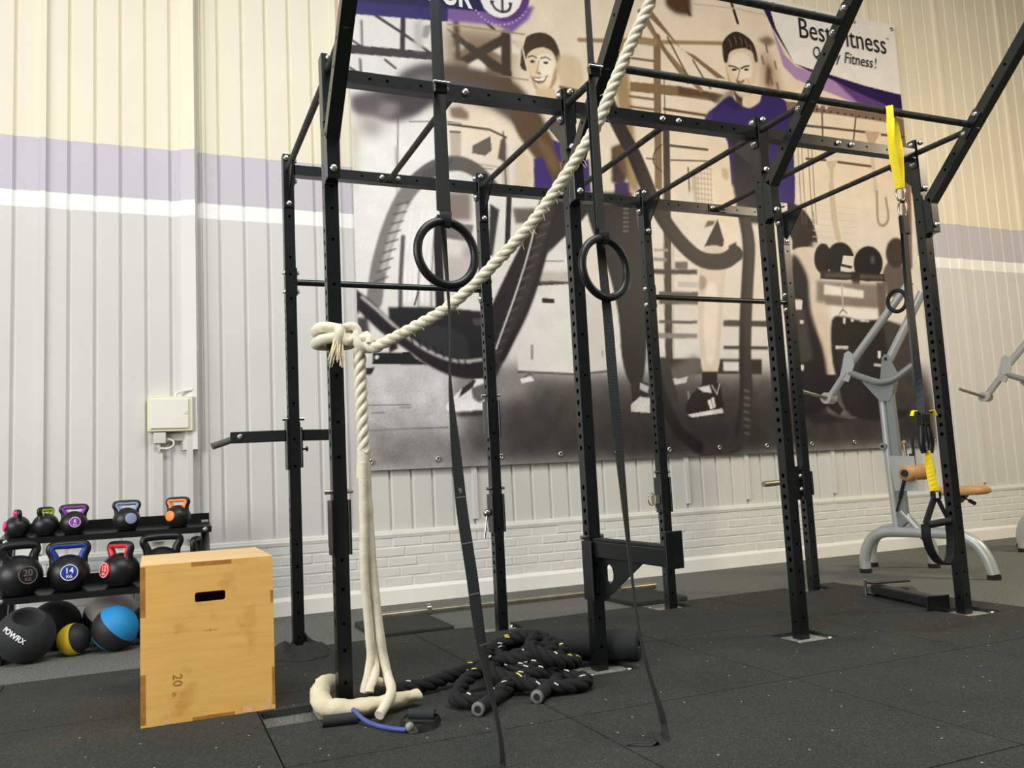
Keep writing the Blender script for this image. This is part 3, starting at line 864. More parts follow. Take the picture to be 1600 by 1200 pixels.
(0,212,207,202,0.6,0,[198,150.9,222.4,141.4,221.9,79.8,201.3,76.9]),
(0,35,32,32,0.0,0,[161.4,142.1,173,141.4,173.4,137.5,161.2,137.6]),
(1,139,134,130,0.36,2.2,[149.3,100,148.6,89]),
(1,167,161,157,0.36,1.7,[217.2,95.7,217.6,91.7]),
(1,69,65,65,0.48,1.7,[134.9,77.4,191.7,75.2,221.8,78.1]),
(1,50,46,46,0.6,13.4,[175.3,217.2,172.3,209.7,169.3,202.3,166.4,194.9,163.6,187.6,160.9,180.3,158.4,172.9,155.9,165.7,153.3,158.7,150.5,152,147.6,145.5,144.6,139.2,141.6,133.1,138.5,127.2,135.4,121.5,132.2,116,129.1,110.7,126.1,105.5,123.1,100.4,120.3,95.5,117.6,90.9,115.2,86.7,113,82.8,110.9,79.1,108.7,75.3]),
(1,29,28,29,0.9,5.6,[180.5,220.4,177,211.4,173.6,202.2,170.2,193.3,167.1,184.9,164.4,177.3,161.9,170.1,159.5,163.1,156.8,156,153.8,148.8,150.7,141.4,147.5,134.3,144.3,127.6,141,121.5,137.6,115.7,134.2,110.3,131.2,105.3,128.5,100.7,126.2,96.7,123.9,92.8,121.5,88.8]),
(1,77,73,71,0.48,1.5,[162.7,204.7,172.9,209.5]),
(1,77,73,71,0.48,1.5,[158.3,194.9,168.4,199.5]),
(1,77,73,71,0.48,1.5,[153.9,185.1,163.9,189.7]),
(1,77,73,71,0.48,1.5,[149.5,175.4,159.4,180]),
(1,77,73,71,0.48,1.5,[145.1,165.8,155,170.3]),
(1,77,73,71,0.48,1.5,[140.8,156.3,150.6,160.6]),
(1,77,73,71,0.48,1.5,[136.5,146.8,146.2,151.1]),
(1,77,73,71,0.48,1.5,[132.2,137.4,141.9,141.6]),
(1,77,73,71,0.48,1.4,[127.9,128.1,137.6,132.2]),
(1,77,73,71,0.48,1.4,[123.7,118.8,133.3,122.9]),
(1,77,73,71,0.48,1.4,[119.6,109.6,129.1,113.6]),
(1,77,73,71,0.48,1.4,[115.4,100.5,124.9,104.4]),
(1,77,73,71,0.48,1.4,[111.3,91.4,120.7,95.3]),
(1,214,210,206,0.24,1.2,[160.1,212,158.3,205.7,156.4,199.5,154.6,193.3,152.5,186.9,150.4,180.5,148.1,174,145.7,167.5,143.2,161.1,140.8,154.8,138.3,148.6,135.7,142.3,132.9,135.6,129.5,127.8,125.7,119.2,122.2,111.2,119.5,105.1,118,101.5,117.2,99.6,116.8,98.4,116.2,96.9]),
(1,34,32,34,0.6,13.6,[-3.8,137.8,-0.8,135.5,2.3,133.2,5.4,130.7,8.6,128,12,124.7,15.5,121.1,19.2,117.4,23.2,113.9,27.5,110.6,32.1,107.5,36.9,104.4,41.6,101.2,46.2,97.9,50.7,94.5,55.3,91.3,59.9,88.4,64.5,85.8,69.2,83.5,73.9,81.6,78.7,80,83.6,78.9,88.8,78.2,93.8,77.9,98.1,77.9,101.6,78.6,104.4,79.7,107,81,109.7,82.3]),
(1,190,186,184,0.6,2.1,[4.3,137.1,7.5,134.4,10.7,131.8,13.9,129.1,17.3,126.2,20.9,122.8,24.7,119.2,28.5,115.6,32.5,112,36.6,108.5,40.8,105.1,45.1,101.8,49.5,98.7,54.1,96,58.8,93.5,63.6,91.3,68.1,89.5,72.3,88.1,76.3,87,80.3,86.3,84.5,85.9,88.9,85.9,93.4,86.4,98,87,102.5,87.6]),
(1,20,20,21,0.48,1.5,[-1,129.7,0.8,123.6]),
(1,20,20,21,0.48,1.5,[5.1,126.3,6.9,120.2]),
(1,20,20,21,0.48,1.5,[11.2,122.9,13,116.9]),
(1,20,20,21,0.48,1.5,[17.3,119.5,19.2,113.6]),
(1,20,20,21,0.48,1.6,[23.5,116.3,25.4,110.4]),
(1,20,20,21,0.48,1.6,[29.8,113,31.7,107.2]),
(1,20,20,21,0.48,1.6,[36.1,109.8,37.9,104.1]),
(1,20,20,21,0.48,1.6,[42.4,106.7,44.3,101]),
(1,20,20,21,0.48,1.6,[48.7,103.7,50.6,98]),
(1,20,20,21,0.48,1.6,[55.1,100.6,57.1,95]),
(1,20,20,21,0.48,1.6,[61.6,97.7,63.5,92.1]),
(1,20,20,21,0.48,1.6,[68.1,94.8,70,89.3]),
(1,20,20,21,0.48,1.6,[74.6,91.9,76.6,86.5]),
(1,20,20,21,0.48,1.6,[81.2,89.2,83.2,83.8]),
(1,20,20,21,0.48,1.6,[87.8,86.4,89.8,81.1]),
(0,234,232,230,0.36,0,[70.7,50.7,72,52.6,74.1,54.7,76.5,56.9,78.8,59,81,60.9,83.2,62.8,85.6,64.6,88,66.3,90.6,67.9,93.3,69.6,95.9,70.9,98.3,71.5,100.6,71.6,102.7,71.3,104.6,70.2,106.1,68.3,107.2,65,107.9,60.4,108.4,55.8,108.7,52.3,109.3,50.1,110,48.7,110,47.8,108.4,47,104.6,46.4,99.2,46.1,93.3,45.9,88.1,45.7,83.6,45.3,79.2,44.9,75.4,44.7,72.7,44.9,71,45.9,70.2,47.3,70.2,48.9]),
(0,50,48,49,0.36,0,[84.6,64.2,93.8,70.5,97.2,70.5,93.5,64.1,88.9,61,80.8,55.8]),
(0,102,97,95,0.6,0,[92.4,64.1,105,68.3,106.6,55.5,98.5,51.4,93.1,55.7]),
(0,236,234,232,0.18,0,[70.7,49.7,108.6,51.2,108.4,45.9,72.6,44.4]),
(0,41,39,39,1.2,0,[72.6,43.9,108.3,45.4,116.1,41.5,82.3,40.1]),
(0,40,37,38,0.6,0,[243.6,65.4,253.9,70,263,66.5,261.2,43.4,245.3,43.6]),
(0,220,216,212,0.3,0,[243,48.2,252.7,55,262.6,53.7,262.3,40.5,242.5,42]),
(0,190,186,182,0.36,0,[253.7,67.7,262.8,64.2,261,58.4,253.3,61.9]),
(0,230,228,226,0.24,0,[136.4,71.4,147.1,73.6,149.3,69.8,137.9,67.6]),
(1,27,25,25,0.18,0.8,[140,72.5,144.9,75.8,148.9,73.6]),
(1,152,125,92,0.6,4.1,[213.7,385.2,376.2,407.4]),
(0,162,135,96,1.8,0,[245.6,390.4,263.9,395.9,267.5,245.4,257.2,244.5]),
(1,129,103,72,0.0,8.1,[298.9,401.6,288.3,253.4]),
(1,95,76,52,0.0,1.3,[303.6,362.3,297.7,248]),
(0,129,105,72,0.36,0,[265.4,352.5,319,355.4,363.5,353.7,366.5,344.9,318.1,345,264.7,342.9]),
(0,87,68,48,0.9,0,[319,355.4,372.7,353.6,361,342.8,351.7,348.2,318.2,346.3]),
(0,128,103,70,0.36,0,[285,432.9,295.9,427,326.6,392.9,340.4,389.8,376.5,370,365,369.7,322.5,396.2,289.8,422]),
(1,142,117,83,0.36,5.3,[281.5,424.5,307.2,388.6,327.5,369,344.8,355.1]),
(1,117,92,65,0.36,2.0,[289.6,419.4,310.4,382.6,330.3,359.6]),
(1,85,66,46,0.0,2.0,[310.6,403.5,324.6,378.3,332.9,363.2]),
(1,75,60,43,0.0,2.0,[338.4,384.3,348.3,368.7,356.3,358]),
(1,155,130,95,0.6,7.8,[268.7,395.4,294.9,395.7]),
(1,125,101,73,0.3,2.6,[267.2,376.1,293.3,376.8]),
(1,125,101,73,0.3,2.6,[264.3,337.9,290.2,338.1]),
(1,125,101,73,0.3,2.6,[263.6,327.8,289.4,327.9]),
(1,95,74,54,0.0,3.0,[301,330,347.7,329.4]),
(1,72,57,43,0.0,2.6,[302.3,294.1,346.8,294.4]),
(1,86,70,55,0.0,1.6,[277.1,278.9,286.9,278.7]),
(1,86,70,55,0.0,1.6,[303.9,279.8,345.7,282.8]),
(1,72,60,48,0.24,1.6,[295.1,293.9,292.9,291.9,290.5,289.9,288.3,287.8,286.7,285.5,285.6,282.9,284.9,280.1,284.7,277.3,285.1,274.8,286.4,272.7,288.5,270.9,290.8,269.2,293,267.5]),
(1,109,94,77,0.0,1.9,[322.9,274.1,322,238.8]),
(0,196,178,154,0.6,0,[326.4,272.6,332.3,273.1,330.1,231.9,324.3,231.4]),
(1,169,152,128,0.0,0.8,[331.7,275,350.2,274.9]),
(1,169,152,128,0.0,0.8,[331.3,269.9,349.7,269.7]),
(1,169,152,128,0.0,0.8,[330.8,264.7,349.3,264.5]),
(1,169,152,128,0.0,0.8,[330.4,259.6,348.8,259.4]),
(1,169,152,128,0.0,0.8,[329.9,254.5,348.3,254.3]),
(1,169,152,128,0.0,0.8,[329.5,249.5,347.9,249.1]),
(1,169,152,128,0.0,0.8,[329,244.4,347.4,244]),
(1,169,152,128,0.0,0.8,[328.6,239.3,346.9,238.9]),
(1,169,152,128,0.0,0.8,[328.1,234.3,346.4,233.8]),
(1,175,157,134,0.0,0.8,[334.2,277.8,331.3,228.8]),
(1,175,157,134,0.0,0.8,[337.9,278.1,335,229.1]),
(1,175,157,134,0.0,0.8,[341.6,278.5,338.7,229.4]),
(1,175,157,134,0.0,0.8,[345.4,278.9,342.4,229.7]),
(1,175,157,134,0.0,0.8,[349.1,279.2,346.1,230]),
(1,87,73,60,0.0,0.6,[292.8,247.6,282.5,89.9]),
(1,64,55,47,0.0,7.7,[301.5,311.1,286.7,89.9]),
(1,200,188,172,0.0,1.8,[300.5,205,291.5,90]),
(0,226,216,202,1.2,0,[311.4,249.2,327.4,250.5,327.2,231.7,309.7,229.1]),
(0,99,86,76,0.6,0,[340.3,223.2,350,223.9,346.6,219.3,336,216]),
(0,136,123,112,2.4,0,[361.1,344.2,387.9,367.6,386.6,354.1,365.9,338.2]),
(0,164,152,141,0.6,0,[278.5,192.6,293.9,192.9,293.7,190.5,278.3,190.2]),
(0,138,128,119,0.6,0,[276.5,184,291.7,184.3,291.5,181.2,276.2,181]),
(0,101,92,87,0.6,0,[300.7,181.7,314.9,181.8,314.2,174.4,300,174.3]),
(0,59,53,52,0.6,0,[275.6,173.2,325,175,324.6,170,275.2,168.3]),
(0,196,186,176,0.6,0,[302.5,162.3,326.8,162.7,326.4,157.8,302.1,157.4]),
(0,90,83,80,0.6,0,[280.8,152.3,330.4,153.6,329.3,141.3,279.8,140.3]),
(0,90,83,80,0.6,0,[278.6,125.4,320.7,125.8,320.4,122.8,278.3,122.4]),
(0,139,131,128,0.6,0,[270.8,113.4,319.6,113.7,319.2,108.8,270.4,108.6]),
(0,43,39,39,0.6,0,[275.7,89.9,391.2,90,389.6,75.1,274.6,75.8]),
(0,69,64,61,0.6,0,[349.8,127.2,402.7,127.8,402.1,121.5,349.2,121]),
(0,50,46,46,0.6,0,[347.5,102.6,400.1,102.6,399.7,98.9,347.2,98.9]),
(0,226,222,218,0.6,0,[346.1,87.3,363.7,86.8,362.9,78.2,345.3,78.8]),
(0,228,220,208,0.6,0,[281.5,246.6,291.3,247.5,288.7,198.1,278.9,197.5]),
(1,100,92,84,0.24,1.8,[249.2,228.1,253.3,228.4]),
(1,100,92,84,0.24,1.8,[248.9,223.9,253,224.2]),
(1,100,92,84,0.24,1.8,[248.6,219.6,252.7,219.9]),
(1,100,92,84,0.24,1.8,[248.3,215.4,252.3,215.7]),
(1,100,92,84,0.24,1.8,[248,211.2,252,211.5]),
(1,100,92,84,0.24,1.8,[247.6,207,251.7,207.2]),
(0,101,95,91,2.4,0,[314.2,93.1,331,81.2,294.4,66.3,274.5,75.2]),
(0,220,214,208,0.36,0,[284.5,72.2,294.8,71,305.4,73.4,302.8,67.5,287.4,65.2]),
(1,167,161,157,0.6,1.2,[304.2,59.2,305.7,36.7]),
(0,224,202,174,0.3,0,[377,391.4,377.5,394.3,378.4,396.5,379.7,398.4,381.7,400.2,384.7,402.1,388.5,404,392.6,405.6,396.4,406.5,400.2,406.9,404.1,406.8,407.6,406.1,410.5,404.7,412.6,402.3,414.2,399.2,415.1,395.6,415.6,391.8,415.4,387.8,414.7,383.4,413.5,379,412.3,375.1,411.1,371.7,409.7,368.7,408.1,366,406.4,363.5,404.4,361.1,402.2,358.9,399.9,357,397.7,355.6,395.7,354.7,393.7,354.1,391.7,354.1,389.8,354.5,387.9,355.6,386,357.2,384.2,359.2,382.7,361.6,381.4,364.3,380.2,367.3,379.3,370.7,378.5,374.3,377.8,378.5,377.2,383.1,376.9,387.6]),
(0,238,224,202,0.9,0,[384.2,393.9,386.7,396.1,390.2,398.4,394,400.3,397.5,401.3,400.6,401.4,403.6,400.8,406.3,399.5,408.2,397.5,409.3,394.5,409.7,390.5,409.6,386.3,409.1,382.7,408.2,379.8,406.8,377.3,405,375.2,402.7,373.7,399.4,373,395.5,372.9,391.6,373.4,388.6,374.4,386.7,376.3,385.5,378.9,384.7,381.8,384.1,384.5,383.5,386.9,383.1,389.3,383.2,391.7]),
(0,183,152,119,0.6,0,[377.4,387.5,377.6,386.3,378,382.8,378.5,378.4,379.3,374.4,380.3,371.1,381.5,367.7,382.9,364.5,384.3,361.8,385.9,359.7,387.8,357.9,389.3,356.7,389.9,355.9,389.2,355.6,387.6,355.7,385.6,356.4,383.9,357.7,382.3,360,380.7,363,379.2,366.5,378.1,370.3,377.5,374.9,377.3,380.5,377.3,385.2]),
(0,50,37,29,0.3,0,[374.4,396.4,374.2,398.6,374.1,401,374.1,403.4,374.5,405.8,375.4,408.1,376.6,410.4,378.2,412.6,380,414.7,382.2,416.8,384.8,418.8,387.5,420.5,390,421.8,392.4,422.4,394.7,422.6,397.1,422.4,399.5,422,402.2,421.1,405.1,420,407.8,418.5,410.1,416.9,412,415.1,413.4,413.1,414.7,410.8,415.7,408.2,416.5,404.9,417.2,401,417.6,397.4,417.5,394.8,416.9,393.6,415.7,393.1,414.5,393.4,413.5,394.2,412.9,396,412.6,398.6,412.2,401.3,411.2,403.4,409.4,404.7,407.2,405.5,404.6,406,401.9,406,398.8,405.7,395.3,404.8,391.9,403.8,389,402.7,386.8,401.6,385,400.5,383.6,399.2,382.3,397.6,381.2,395.2,380.5,392.3,379.8,389.6,379,387.7,378,387,376.9,387,376,387.5,375.2,388.5,374.8,389.9,374.6,391.9,374.5,394.1]),
(1,127,101,77,0.18,0.9,[382.9,412.5,385,409.4,385.4,405.5]),
(1,127,101,77,0.18,0.9,[389.6,416.9,391.6,413.9,392,409.9]),
(1,127,101,77,0.18,0.9,[396.7,417.4,398.8,414.4,399.2,410.4]),
(1,127,101,77,0.18,0.9,[402.8,415,404.9,411.9,405.3,407.9]),
(1,127,101,77,0.18,0.9,[408,411.1,410,408,410.4,404]),
(1,29,21,17,0.18,1.1,[386.2,414.4,387.4,410.5,387,406.4]),
(1,29,21,17,0.18,1.1,[393.6,418.3,394.8,414.4,394.4,410.3]),
(1,29,21,17,0.18,1.1,[400.4,415.3,401.6,411.4,401.2,407.3]),
(1,29,21,17,0.18,1.1,[405.8,413.5,407,409.6,406.6,405.4]),
(1,51,37,27,0.12,1.8,[381,384.7,387.3,384.9,392.6,383]),
(1,51,37,27,0.12,1.8,[395.8,384.2,400.8,386.9,405.7,388.3]),
(0,35,25,20,0.18,0,[390.3,382,390.1,381.6,389.6,381.1,388.8,380.7,387.9,380.4,386.8,380.2,385.8,380.1,384.9,380.2,384.2,380.3,383.8,380.7,383.6,381.1,383.8,381.5,384.3,381.9,385.1,382.3,386,382.7,387.1,382.9,388.1,383,389,382.9,389.7,382.7,390.2,382.4]),
(0,35,25,20,0.18,0,[405,384.2,404.8,383.7,404.3,383.3,403.7,382.9,402.8,382.6,401.9,382.4,401.1,382.3,400.3,382.4,399.7,382.6,399.3,382.9,399.2,383.3,399.4,383.8,399.8,384.2,400.5,384.6,401.3,384.9,402.2,385.1,403.1,385.2,403.9,385.1,404.5,384.9,404.9,384.6]),
(1,141,111,83,0.18,1.1,[394.2,383.3,390.9,374.1,389,370.5,394.4,369.9,397.8,372.4]),
(0,84,63,44,0.3,0,[388.3,371.7,389.2,371.3,390.5,370.4,392.1,369.4,393.6,369.1,395,369.8,396.6,371.2,397.9,372.6,398.7,373.2,398.6,372.6,398,371.3,397,369.8,395.9,368.7,394.4,368.2,392.6,367.8,390.8,367.7,389.5,367.9,388.7,368.6,388.2,369.9,388.1,371.1]),
(1,168,136,104,0.24,0.8,[401.2,374.9,404.7,370,403.3,364.4]),
(1,84,58,45,0.18,1.4,[388.2,362.3,393.8,363.8,401.8,364.9]),
(0,246,240,230,0.12,0,[389.8,362.5,400.1,364,398.4,362.4,391.2,361.4]),
(0,62,46,34,0.48,0,[384.1,360.4,384.6,360.3,385.6,358.9,386.9,357,388.3,355.7,389.8,354.9,391.5,354.2,393.3,353.9,395.2,353.9,397.3,354.6,399.5,355.6,401.6,357,403.5,358.4,405,360.2,406.3,362.5,407.3,364.4,408.1,365.1,408.9,364.1,409.5,362.1,409.6,359.5,408.9,357.1,407.1,354.6,404.4,351.8,401.4,349.3,398.5,347.7,395.7,347,392.7,347,389.9,347.7,387.7,348.9,386.1,351.5,385,355.1,384.3,358.5]),
(0,199,169,137,0.48,0,[388.5,357,389.2,356.9,390.8,356.4,392.7,355.9,394.6,355.9,396.6,356.6,398.9,357.8,400.9,358.9,402,359.5,402.2,359.4,401.6,358.8,400.6,357.9,399.4,357.2,398,356.4,396.3,355.4,394.5,354.6,392.9,354.3,391.4,354.7,389.9,355.6,388.8,356.5]),
(0,95,73,54,0.6,0,[386.6,354.1,387.5,353.5,388.7,351.6,390.3,349.4,392.3,348.2,394.8,348.2,397.9,348.7,401,349.7,403.6,351,405.4,353.3,406.9,356.4,408.1,359,409.2,359.8,410.6,357.9,412.2,354.2,413.1,350,412.6,346.8,410.1,344.9,406.2,343.6,401.8,342.7,398,342.3,394.8,342.3,391.8,342.7,389.2,343.6,387.3,344.9,386.3,347.1,385.9,350.1,386.1,352.7]),
(0,224,204,178,0.6,0,[394.4,353.8,414.3,363.2,416.3,351.3,402.7,342.9,393.3,343]),
(0,130,104,79,1.8,0,[418.3,418.2,433.5,424.8,442.8,419.4,432.2,412.2]),
(0,170,141,111,6,0,[424.1,412.3,436,401.7,447.4,362.2,419.3,365.2]),
(0,84,64,44,1.8,0,[428.8,395.2,434.6,387.8,429.4,369.3,424.9,372.8]),
(1,95,73,52,0.6,2.1,[423,401.1,424.6,393.2]),
(1,95,73,52,0.6,2.1,[432.2,380.6,433.8,372.7]),
(1,95,73,52,0.6,2.1,[439.7,374.8,441.3,366.9]),
(1,95,73,52,0.6,2.1,[429.2,414.4,430.8,406.4]),
(1,95,73,52,0.6,2.1,[438.9,398.1,440.5,390]),
(0,43,28,98,0.48,0,[346.8,318.9,346.2,321.6,346.6,324.3,347.7,327,349.2,329.6,351.3,332.2,354,334.8,357.2,337.4,360.8,340.2,365,343.7,369.9,347.6,374.8,351.1,378.8,353.1,381.5,353,383.5,351.4,385.2,349.3,387.6,347.6,390.6,346.2,394.1,344.7,397.7,343.6,401.2,343.4,404.8,344.4,408.4,346.3,411.8,348.7,414.7,351.1,416.4,353.7,417.3,356.7,418.4,359.5,420.5,361.3,424.4,362.2,429.3,362.3,434.5,361.8,439.1,361.1,443,360,446.5,358.6,449.7,356.8,452.3,354.6,454.5,352.6,456.1,350.6,457.2,347.6,457.7,343,457.5,336.8,456.7,329.3,455.5,320.1,453.9,308.5,452.7,292.3,451.6,272.5,449.4,253.8,444.9,240.7,437.1,234.2,427,231.9,416.2,233.3,406.3,237.7,397.1,247,387.9,260.8,379.4,275.3,372.5,286.7,367.4,294.2,363.7,299.7,360.7,304,357.8,307.9,354.4,311.4,351.2,314.1,348.5,316.4]),
(0,31,21,73,1.2,0,[368.8,345.2,380.4,353.3,391.6,341.5,385.2,339.3]),
(0,76,40,112,1.8,0,[347.6,328.1,355.9,337,354.6,322.5,346.8,318.9]),
(0,27,25,34,1.2,0,[372.7,305,375.7,310.4,380.3,312.7,385.4,313,390.3,312.2,394.9,310.5,399.7,307.5,404.3,303,408.4,297,412.1,288.8,415.5,278.7,418.3,268.1,420.3,258.5,421.9,249.8,423.1,241.5,422.7,234.2,419.6,228.9,411.9,225.6,401,223.9,390,224.1,381.9,226.2,377.7,230.6,375.7,237.1,374.8,245.2,373.9,254.5,372.7,266.6,371.7,281,371.5,294.9]),
(0,40,28,95,1.2,0,[372.7,305,378.4,300.4,376.1,261.2,370.7,260.7]),
(0,45,30,106,0.6,0,[423.8,291.9,450.4,291.3,448.1,247.6,419.5,244]),
(0,230,212,188,0.48,0,[349,310.1,351.1,313.2,354.4,314.5,358.1,314.7,361.4,314.2,364.2,313.2,367,311.4,369.4,308.7,371.1,304.8,371.9,299.5,372,292.8,371.8,285.7,371.7,278.9,371.8,272.8,371.8,266.8,371.8,260.8,371.6,254.3,371.3,247.2,370.8,239.7,370.4,232.2,370.4,225.4,370.9,219.1,371.8,213.2,372.7,207.8,373.5,203.3,374.4,199.9,375.4,197.4,376,195.4,375.6,193.3,373.9,190.7,371.2,188.1,368.3,186,365.8,185.1,363.8,185.3,361.9,186.4,360.3,188.6,358.9,192.3,357.9,197.9,357.1,205.2,356.5,213.3,355.7,221.2,354.7,228.9,353.7,236.9,352.7,244.9,351.9,252.6,351.5,260,351.2,267.2,351.1,274.2,350.8,281.3,350.1,289.1,349.1,297.3,348.5,304.7]),
(0,200,176,148,0.9,0,[362.5,278,363.9,278.2,365.9,277.5,367.8,276.3,369,274.7,369.3,272.6,369,269.7,368.3,267.1,367.4,265.6,366.1,265.4,364.4,266.1,362.7,267.4,361.7,268.9,361.3,271,361.3,273.8,361.8,276.4]),
(0,236,220,200,0.36,0,[360.4,207.6,362.8,210.5,366.3,212.2,370,212.8,372.9,212.2,374.7,209.9,376,206.2,376.7,202,376.9,198.4,376.4,195.4,375.4,192.6,373.9,190.1,372.1,188,369.5,185.8,366.3,183.7,363.3,182.6,361.1,183.6,359.9,188.1,359.3,195,359.4,202.3]),
(0,41,35,34,0.48,0,[362.7,200.1,372.1,204.5,373.2,191.9,364.5,187.6]),
(1,230,224,216,0.18,1.3,[361.4,195,366.2,190.2]),
(0,35,30,29,0.36,0,[334.3,197.2,352.4,226,357.9,204.9,355.8,198.4,343.3,198.9]),
(0,39,32,31,0.6,0,[418.2,238.6,423.3,242,431.1,245.5,439.8,248.2,447.4,248.8,453.7,246.9,459.6,243,464.7,237.9,468.6,232.5,471.5,225.9,473.6,218.2,474.1,210.9,472.2,205.3,466.3,202,457.3,200,448.3,199.2,442,199.6,440,201.5,440.4,204.9,441.1,208.9,440.2,212.6,436.6,215.9,431.4,219.3,426.3,222.6,422.4,225.9,419.6,229.1,417.4,232.4,416.6,235.6]),
(0,218,202,184,0.48,0,[332.5,193.3,334.9,196.6,337.6,198.1,340.4,198.6,343.3,198.9,346.3,199.3,349.6,199.3,352.6,198.7,354.9,197.1,356.5,194.5,357.4,191.1,357.9,186.9,358,182.2,357.6,177,356.7,171.3,355.5,165,354.2,158.3,353,151.4,351.7,144.4,350.2,136.4,348.4,127.1,346.3,114.7,344.1,100,341.6,86.4,338.6,77,334.5,72.3,329.7,70.8,325.2,72.4,322,77,320.7,86.1,320.5,99.4,320.9,113.8,321.4,126.5,322.1,136.7,323,146.1,324.1,154.8,325.4,163.3,326.9,171.8,328.5,180.2,330.4,187.7]),
(0,236,224,210,1.2,0,[333.6,157.5,336.1,161,339.2,162.9,342.1,163.1,344.2,161.6,345.4,158.5,345.9,153.8,345.8,147.5,345.1,139.4,343.5,127.8,341.2,113.3,338.6,99.7,336.2,90.3,333.8,86,331.3,85,329,86.6,327.5,90.2,326.9,96.9,326.8,106.5,327.2,117,327.9,126.6,328.9,135.3,330.1,144,331.7,151.7]),
(0,162,145,131,0.9,0,[327.4,169.5,329,170,331.1,169.2,333.2,167.8,334.4,166.1,334.6,164.1,334.1,161.6,333.2,159.2,332.2,157.4,330.8,156.2,329,155.3,327.3,155.1,326.2,155.9,325.9,158.7,326,162.8,326.6,167]),
(0,222,206,188,0.48,0,[440.3,198.2,443.1,201.2,447.6,203,452.6,203.9,457.2,204.4,461.3,204.8,465.3,204.8,468.9,203.9,471.7,201.3,473.4,196.6,474.4,190.3,474.9,183.2,475.5,176.3,476,170,476.4,163.6,476.8,157.1,477.4,150,478.4,142.5,479.7,134.7,481,126.4,481.9,117.3,482.7,106.3,483.6,93.8,483.7,82.4,482.6,74.4,479.5,70.6,474.8,69.5,469.9,70.9,466.1,74.5,463.8,81.2,462.3,90.8,461.1,101.3,459.7,110.5,457.8,117.6,455.8,124,454,130,452.8,136.2,452.8,143,453.7,150,454.4,156.7,454.1,162.3,452.3,166.1,449.5,168.8,446.5,171.3,444.2,174.9,442.3,180.4,440.5,186.9,439.6,193.3]),
(0,190,172,154,0.9,0,[441.5,194.3,441.5,191.7,442.5,186.4,444,180.3,445.8,175,448.1,171.1,451,167.6,453.6,163.9,455.4,159,455.5,152.9,454.6,145.8,453.7,138,453.7,129.7,455.2,119.8,457.6,108.6,460.2,98.3,462.3,91.2,464.2,87.2,465.9,85.5,467.1,86.7,467.3,91.2,466,100.8,463.7,114.6,461,129.6,458.5,142.9,456.3,154.1,454.1,164.7,451.9,174.1,449.8,181.7,447.4,187.4,444.8,191.7,442.6,194]),
(0,27,24,24,0.36,0,[321.4,78.2,338.7,78.2,336.6,63.7,319.4,63.8]),
(0,35,31,31,0.36,0,[467,75.1,482.7,75.1,479.8,57.7,466.6,57.8]),
(0,24,22,23,0.3,0,[300,42.7,300.2,44.8,301.1,47.1,302.5,49.6,304.3,52.1,306.5,54.8,309.3,57.6,312.2,60.4,315.1,62.6,317.6,64.4,320,65.7,322.6,66.7,325.4,67.4,329,67.8,333.1,67.9,336.9,67.4,339.7,66.1,341.1,63.6,341.4,60.1,341.3,56.3,341.4,52.8,341.9,49.8,342.5,46.9,342.7,44.2,341.8,42,339.6,40.3,336.6,39.1,332.8,38.2,328.4,37.5,323,36.9,316.6,36.4,310.4,36.4,305.7,36.7,302.9,37.7,301.2,39.1,300.3,40.8]),
(0,226,224,222,0.12,0,[324.6,50.6,328.3,51.8,330.4,43.4,327.4,42.3]),
(0,226,224,222,0.12,0,[329.1,53,332.1,53.5,333.4,44.5,331.1,43.4]),
(1,200,198,196,0.18,0.9,[330.9,64.9,335.9,56.5,339.7,66.1]),
(0,210,206,204,0.36,0,[315.1,62.6,328.1,65,330.3,57.7,320.4,59]),
(0,224,222,220,0.18,0,[301.7,38,340.5,43.2,341.5,39,307,35.5]),
(0,101,95,91,0.36,0,[465.2,45,466.3,48.3,468.7,51.9,471.8,55.1,474.8,57.7,478.1,59.6,481.6,61,485.3,61.8,488.6,61.5,491.5,59.9,494.3,57.3,496.9,54.2,499,51,500.9,47.8,502.4,44.4,503.5,41,504.2,38,504.7,35.5,505,33.1,504.3,31.3,501.5,30.3,495.4,30.1,486.9,30.7,478.3,31.8,472,33.5,468.3,35.7,466.2,38.7,465.2,41.9]),
(0,190,184,178,0.6,0,[488.1,57.6,490.3,56.7,493.8,53.5,497.4,49.4,500.1,45.8,501.6,42.8,502.6,39.7,502.8,37,502.2,35.5,500.1,35.1,496.8,35.7,493.4,37.2,490.9,39.5,489.3,43.8,488.1,49.6,487.6,54.9]),
(0,38,34,34,0.6,0,[465,43.8,477.4,51.3,487.6,39.6,481.8,33.3]),
(0,41,37,37,1.8,0,[432.5,40.5,472.1,34.7,501.4,29,446.7,25.2]),
(1,43,38,36,0.48,16.1,[228.4,357.8,232,348.8,235.7,339.6,239.3,330.8,242.7,322.6,246,315.3,249.2,308.6,252.3,302.4,255.1,297,257.4,292.6,259.5,289.1,261.5,285.8,263.5,281.9,265.7,277.1,267.8,271.9,270,266.6,272.2,261.2,274.3,255.8,276.3,250.3,278.4,244.7,280.9,239.2,283.8,233.6,287.1,227.9,290.6,222.3,294.4,216.9,298.6,211.4,303.2,206,307.9,200.9,312.6,196.5,317.2,192.6,321.8,189.3,326.6,186.5,331.7,184.6,337.4,183.5,343.7,183.3,349.8,183.7,355.2,184.6,359.7,186.1,363.6,188.2,367.2,190.7,371,193]),
(1,27,25,25,0.9,4.9,[260,281.5,262.4,274.1,264.7,266.8,267.2,259.4,270.1,251.8,273.6,243.6,277.5,235.1,281.8,226.9,286.2,219.3,291.1,212.7,296.3,206.5,301.6,201,306.8,196.1,312,191.9,317.1,188.3,322.1,185.4,327.2,183.1,332.3,181.7,337.3,181.1,342.4,180.8,347.4,180.4]),
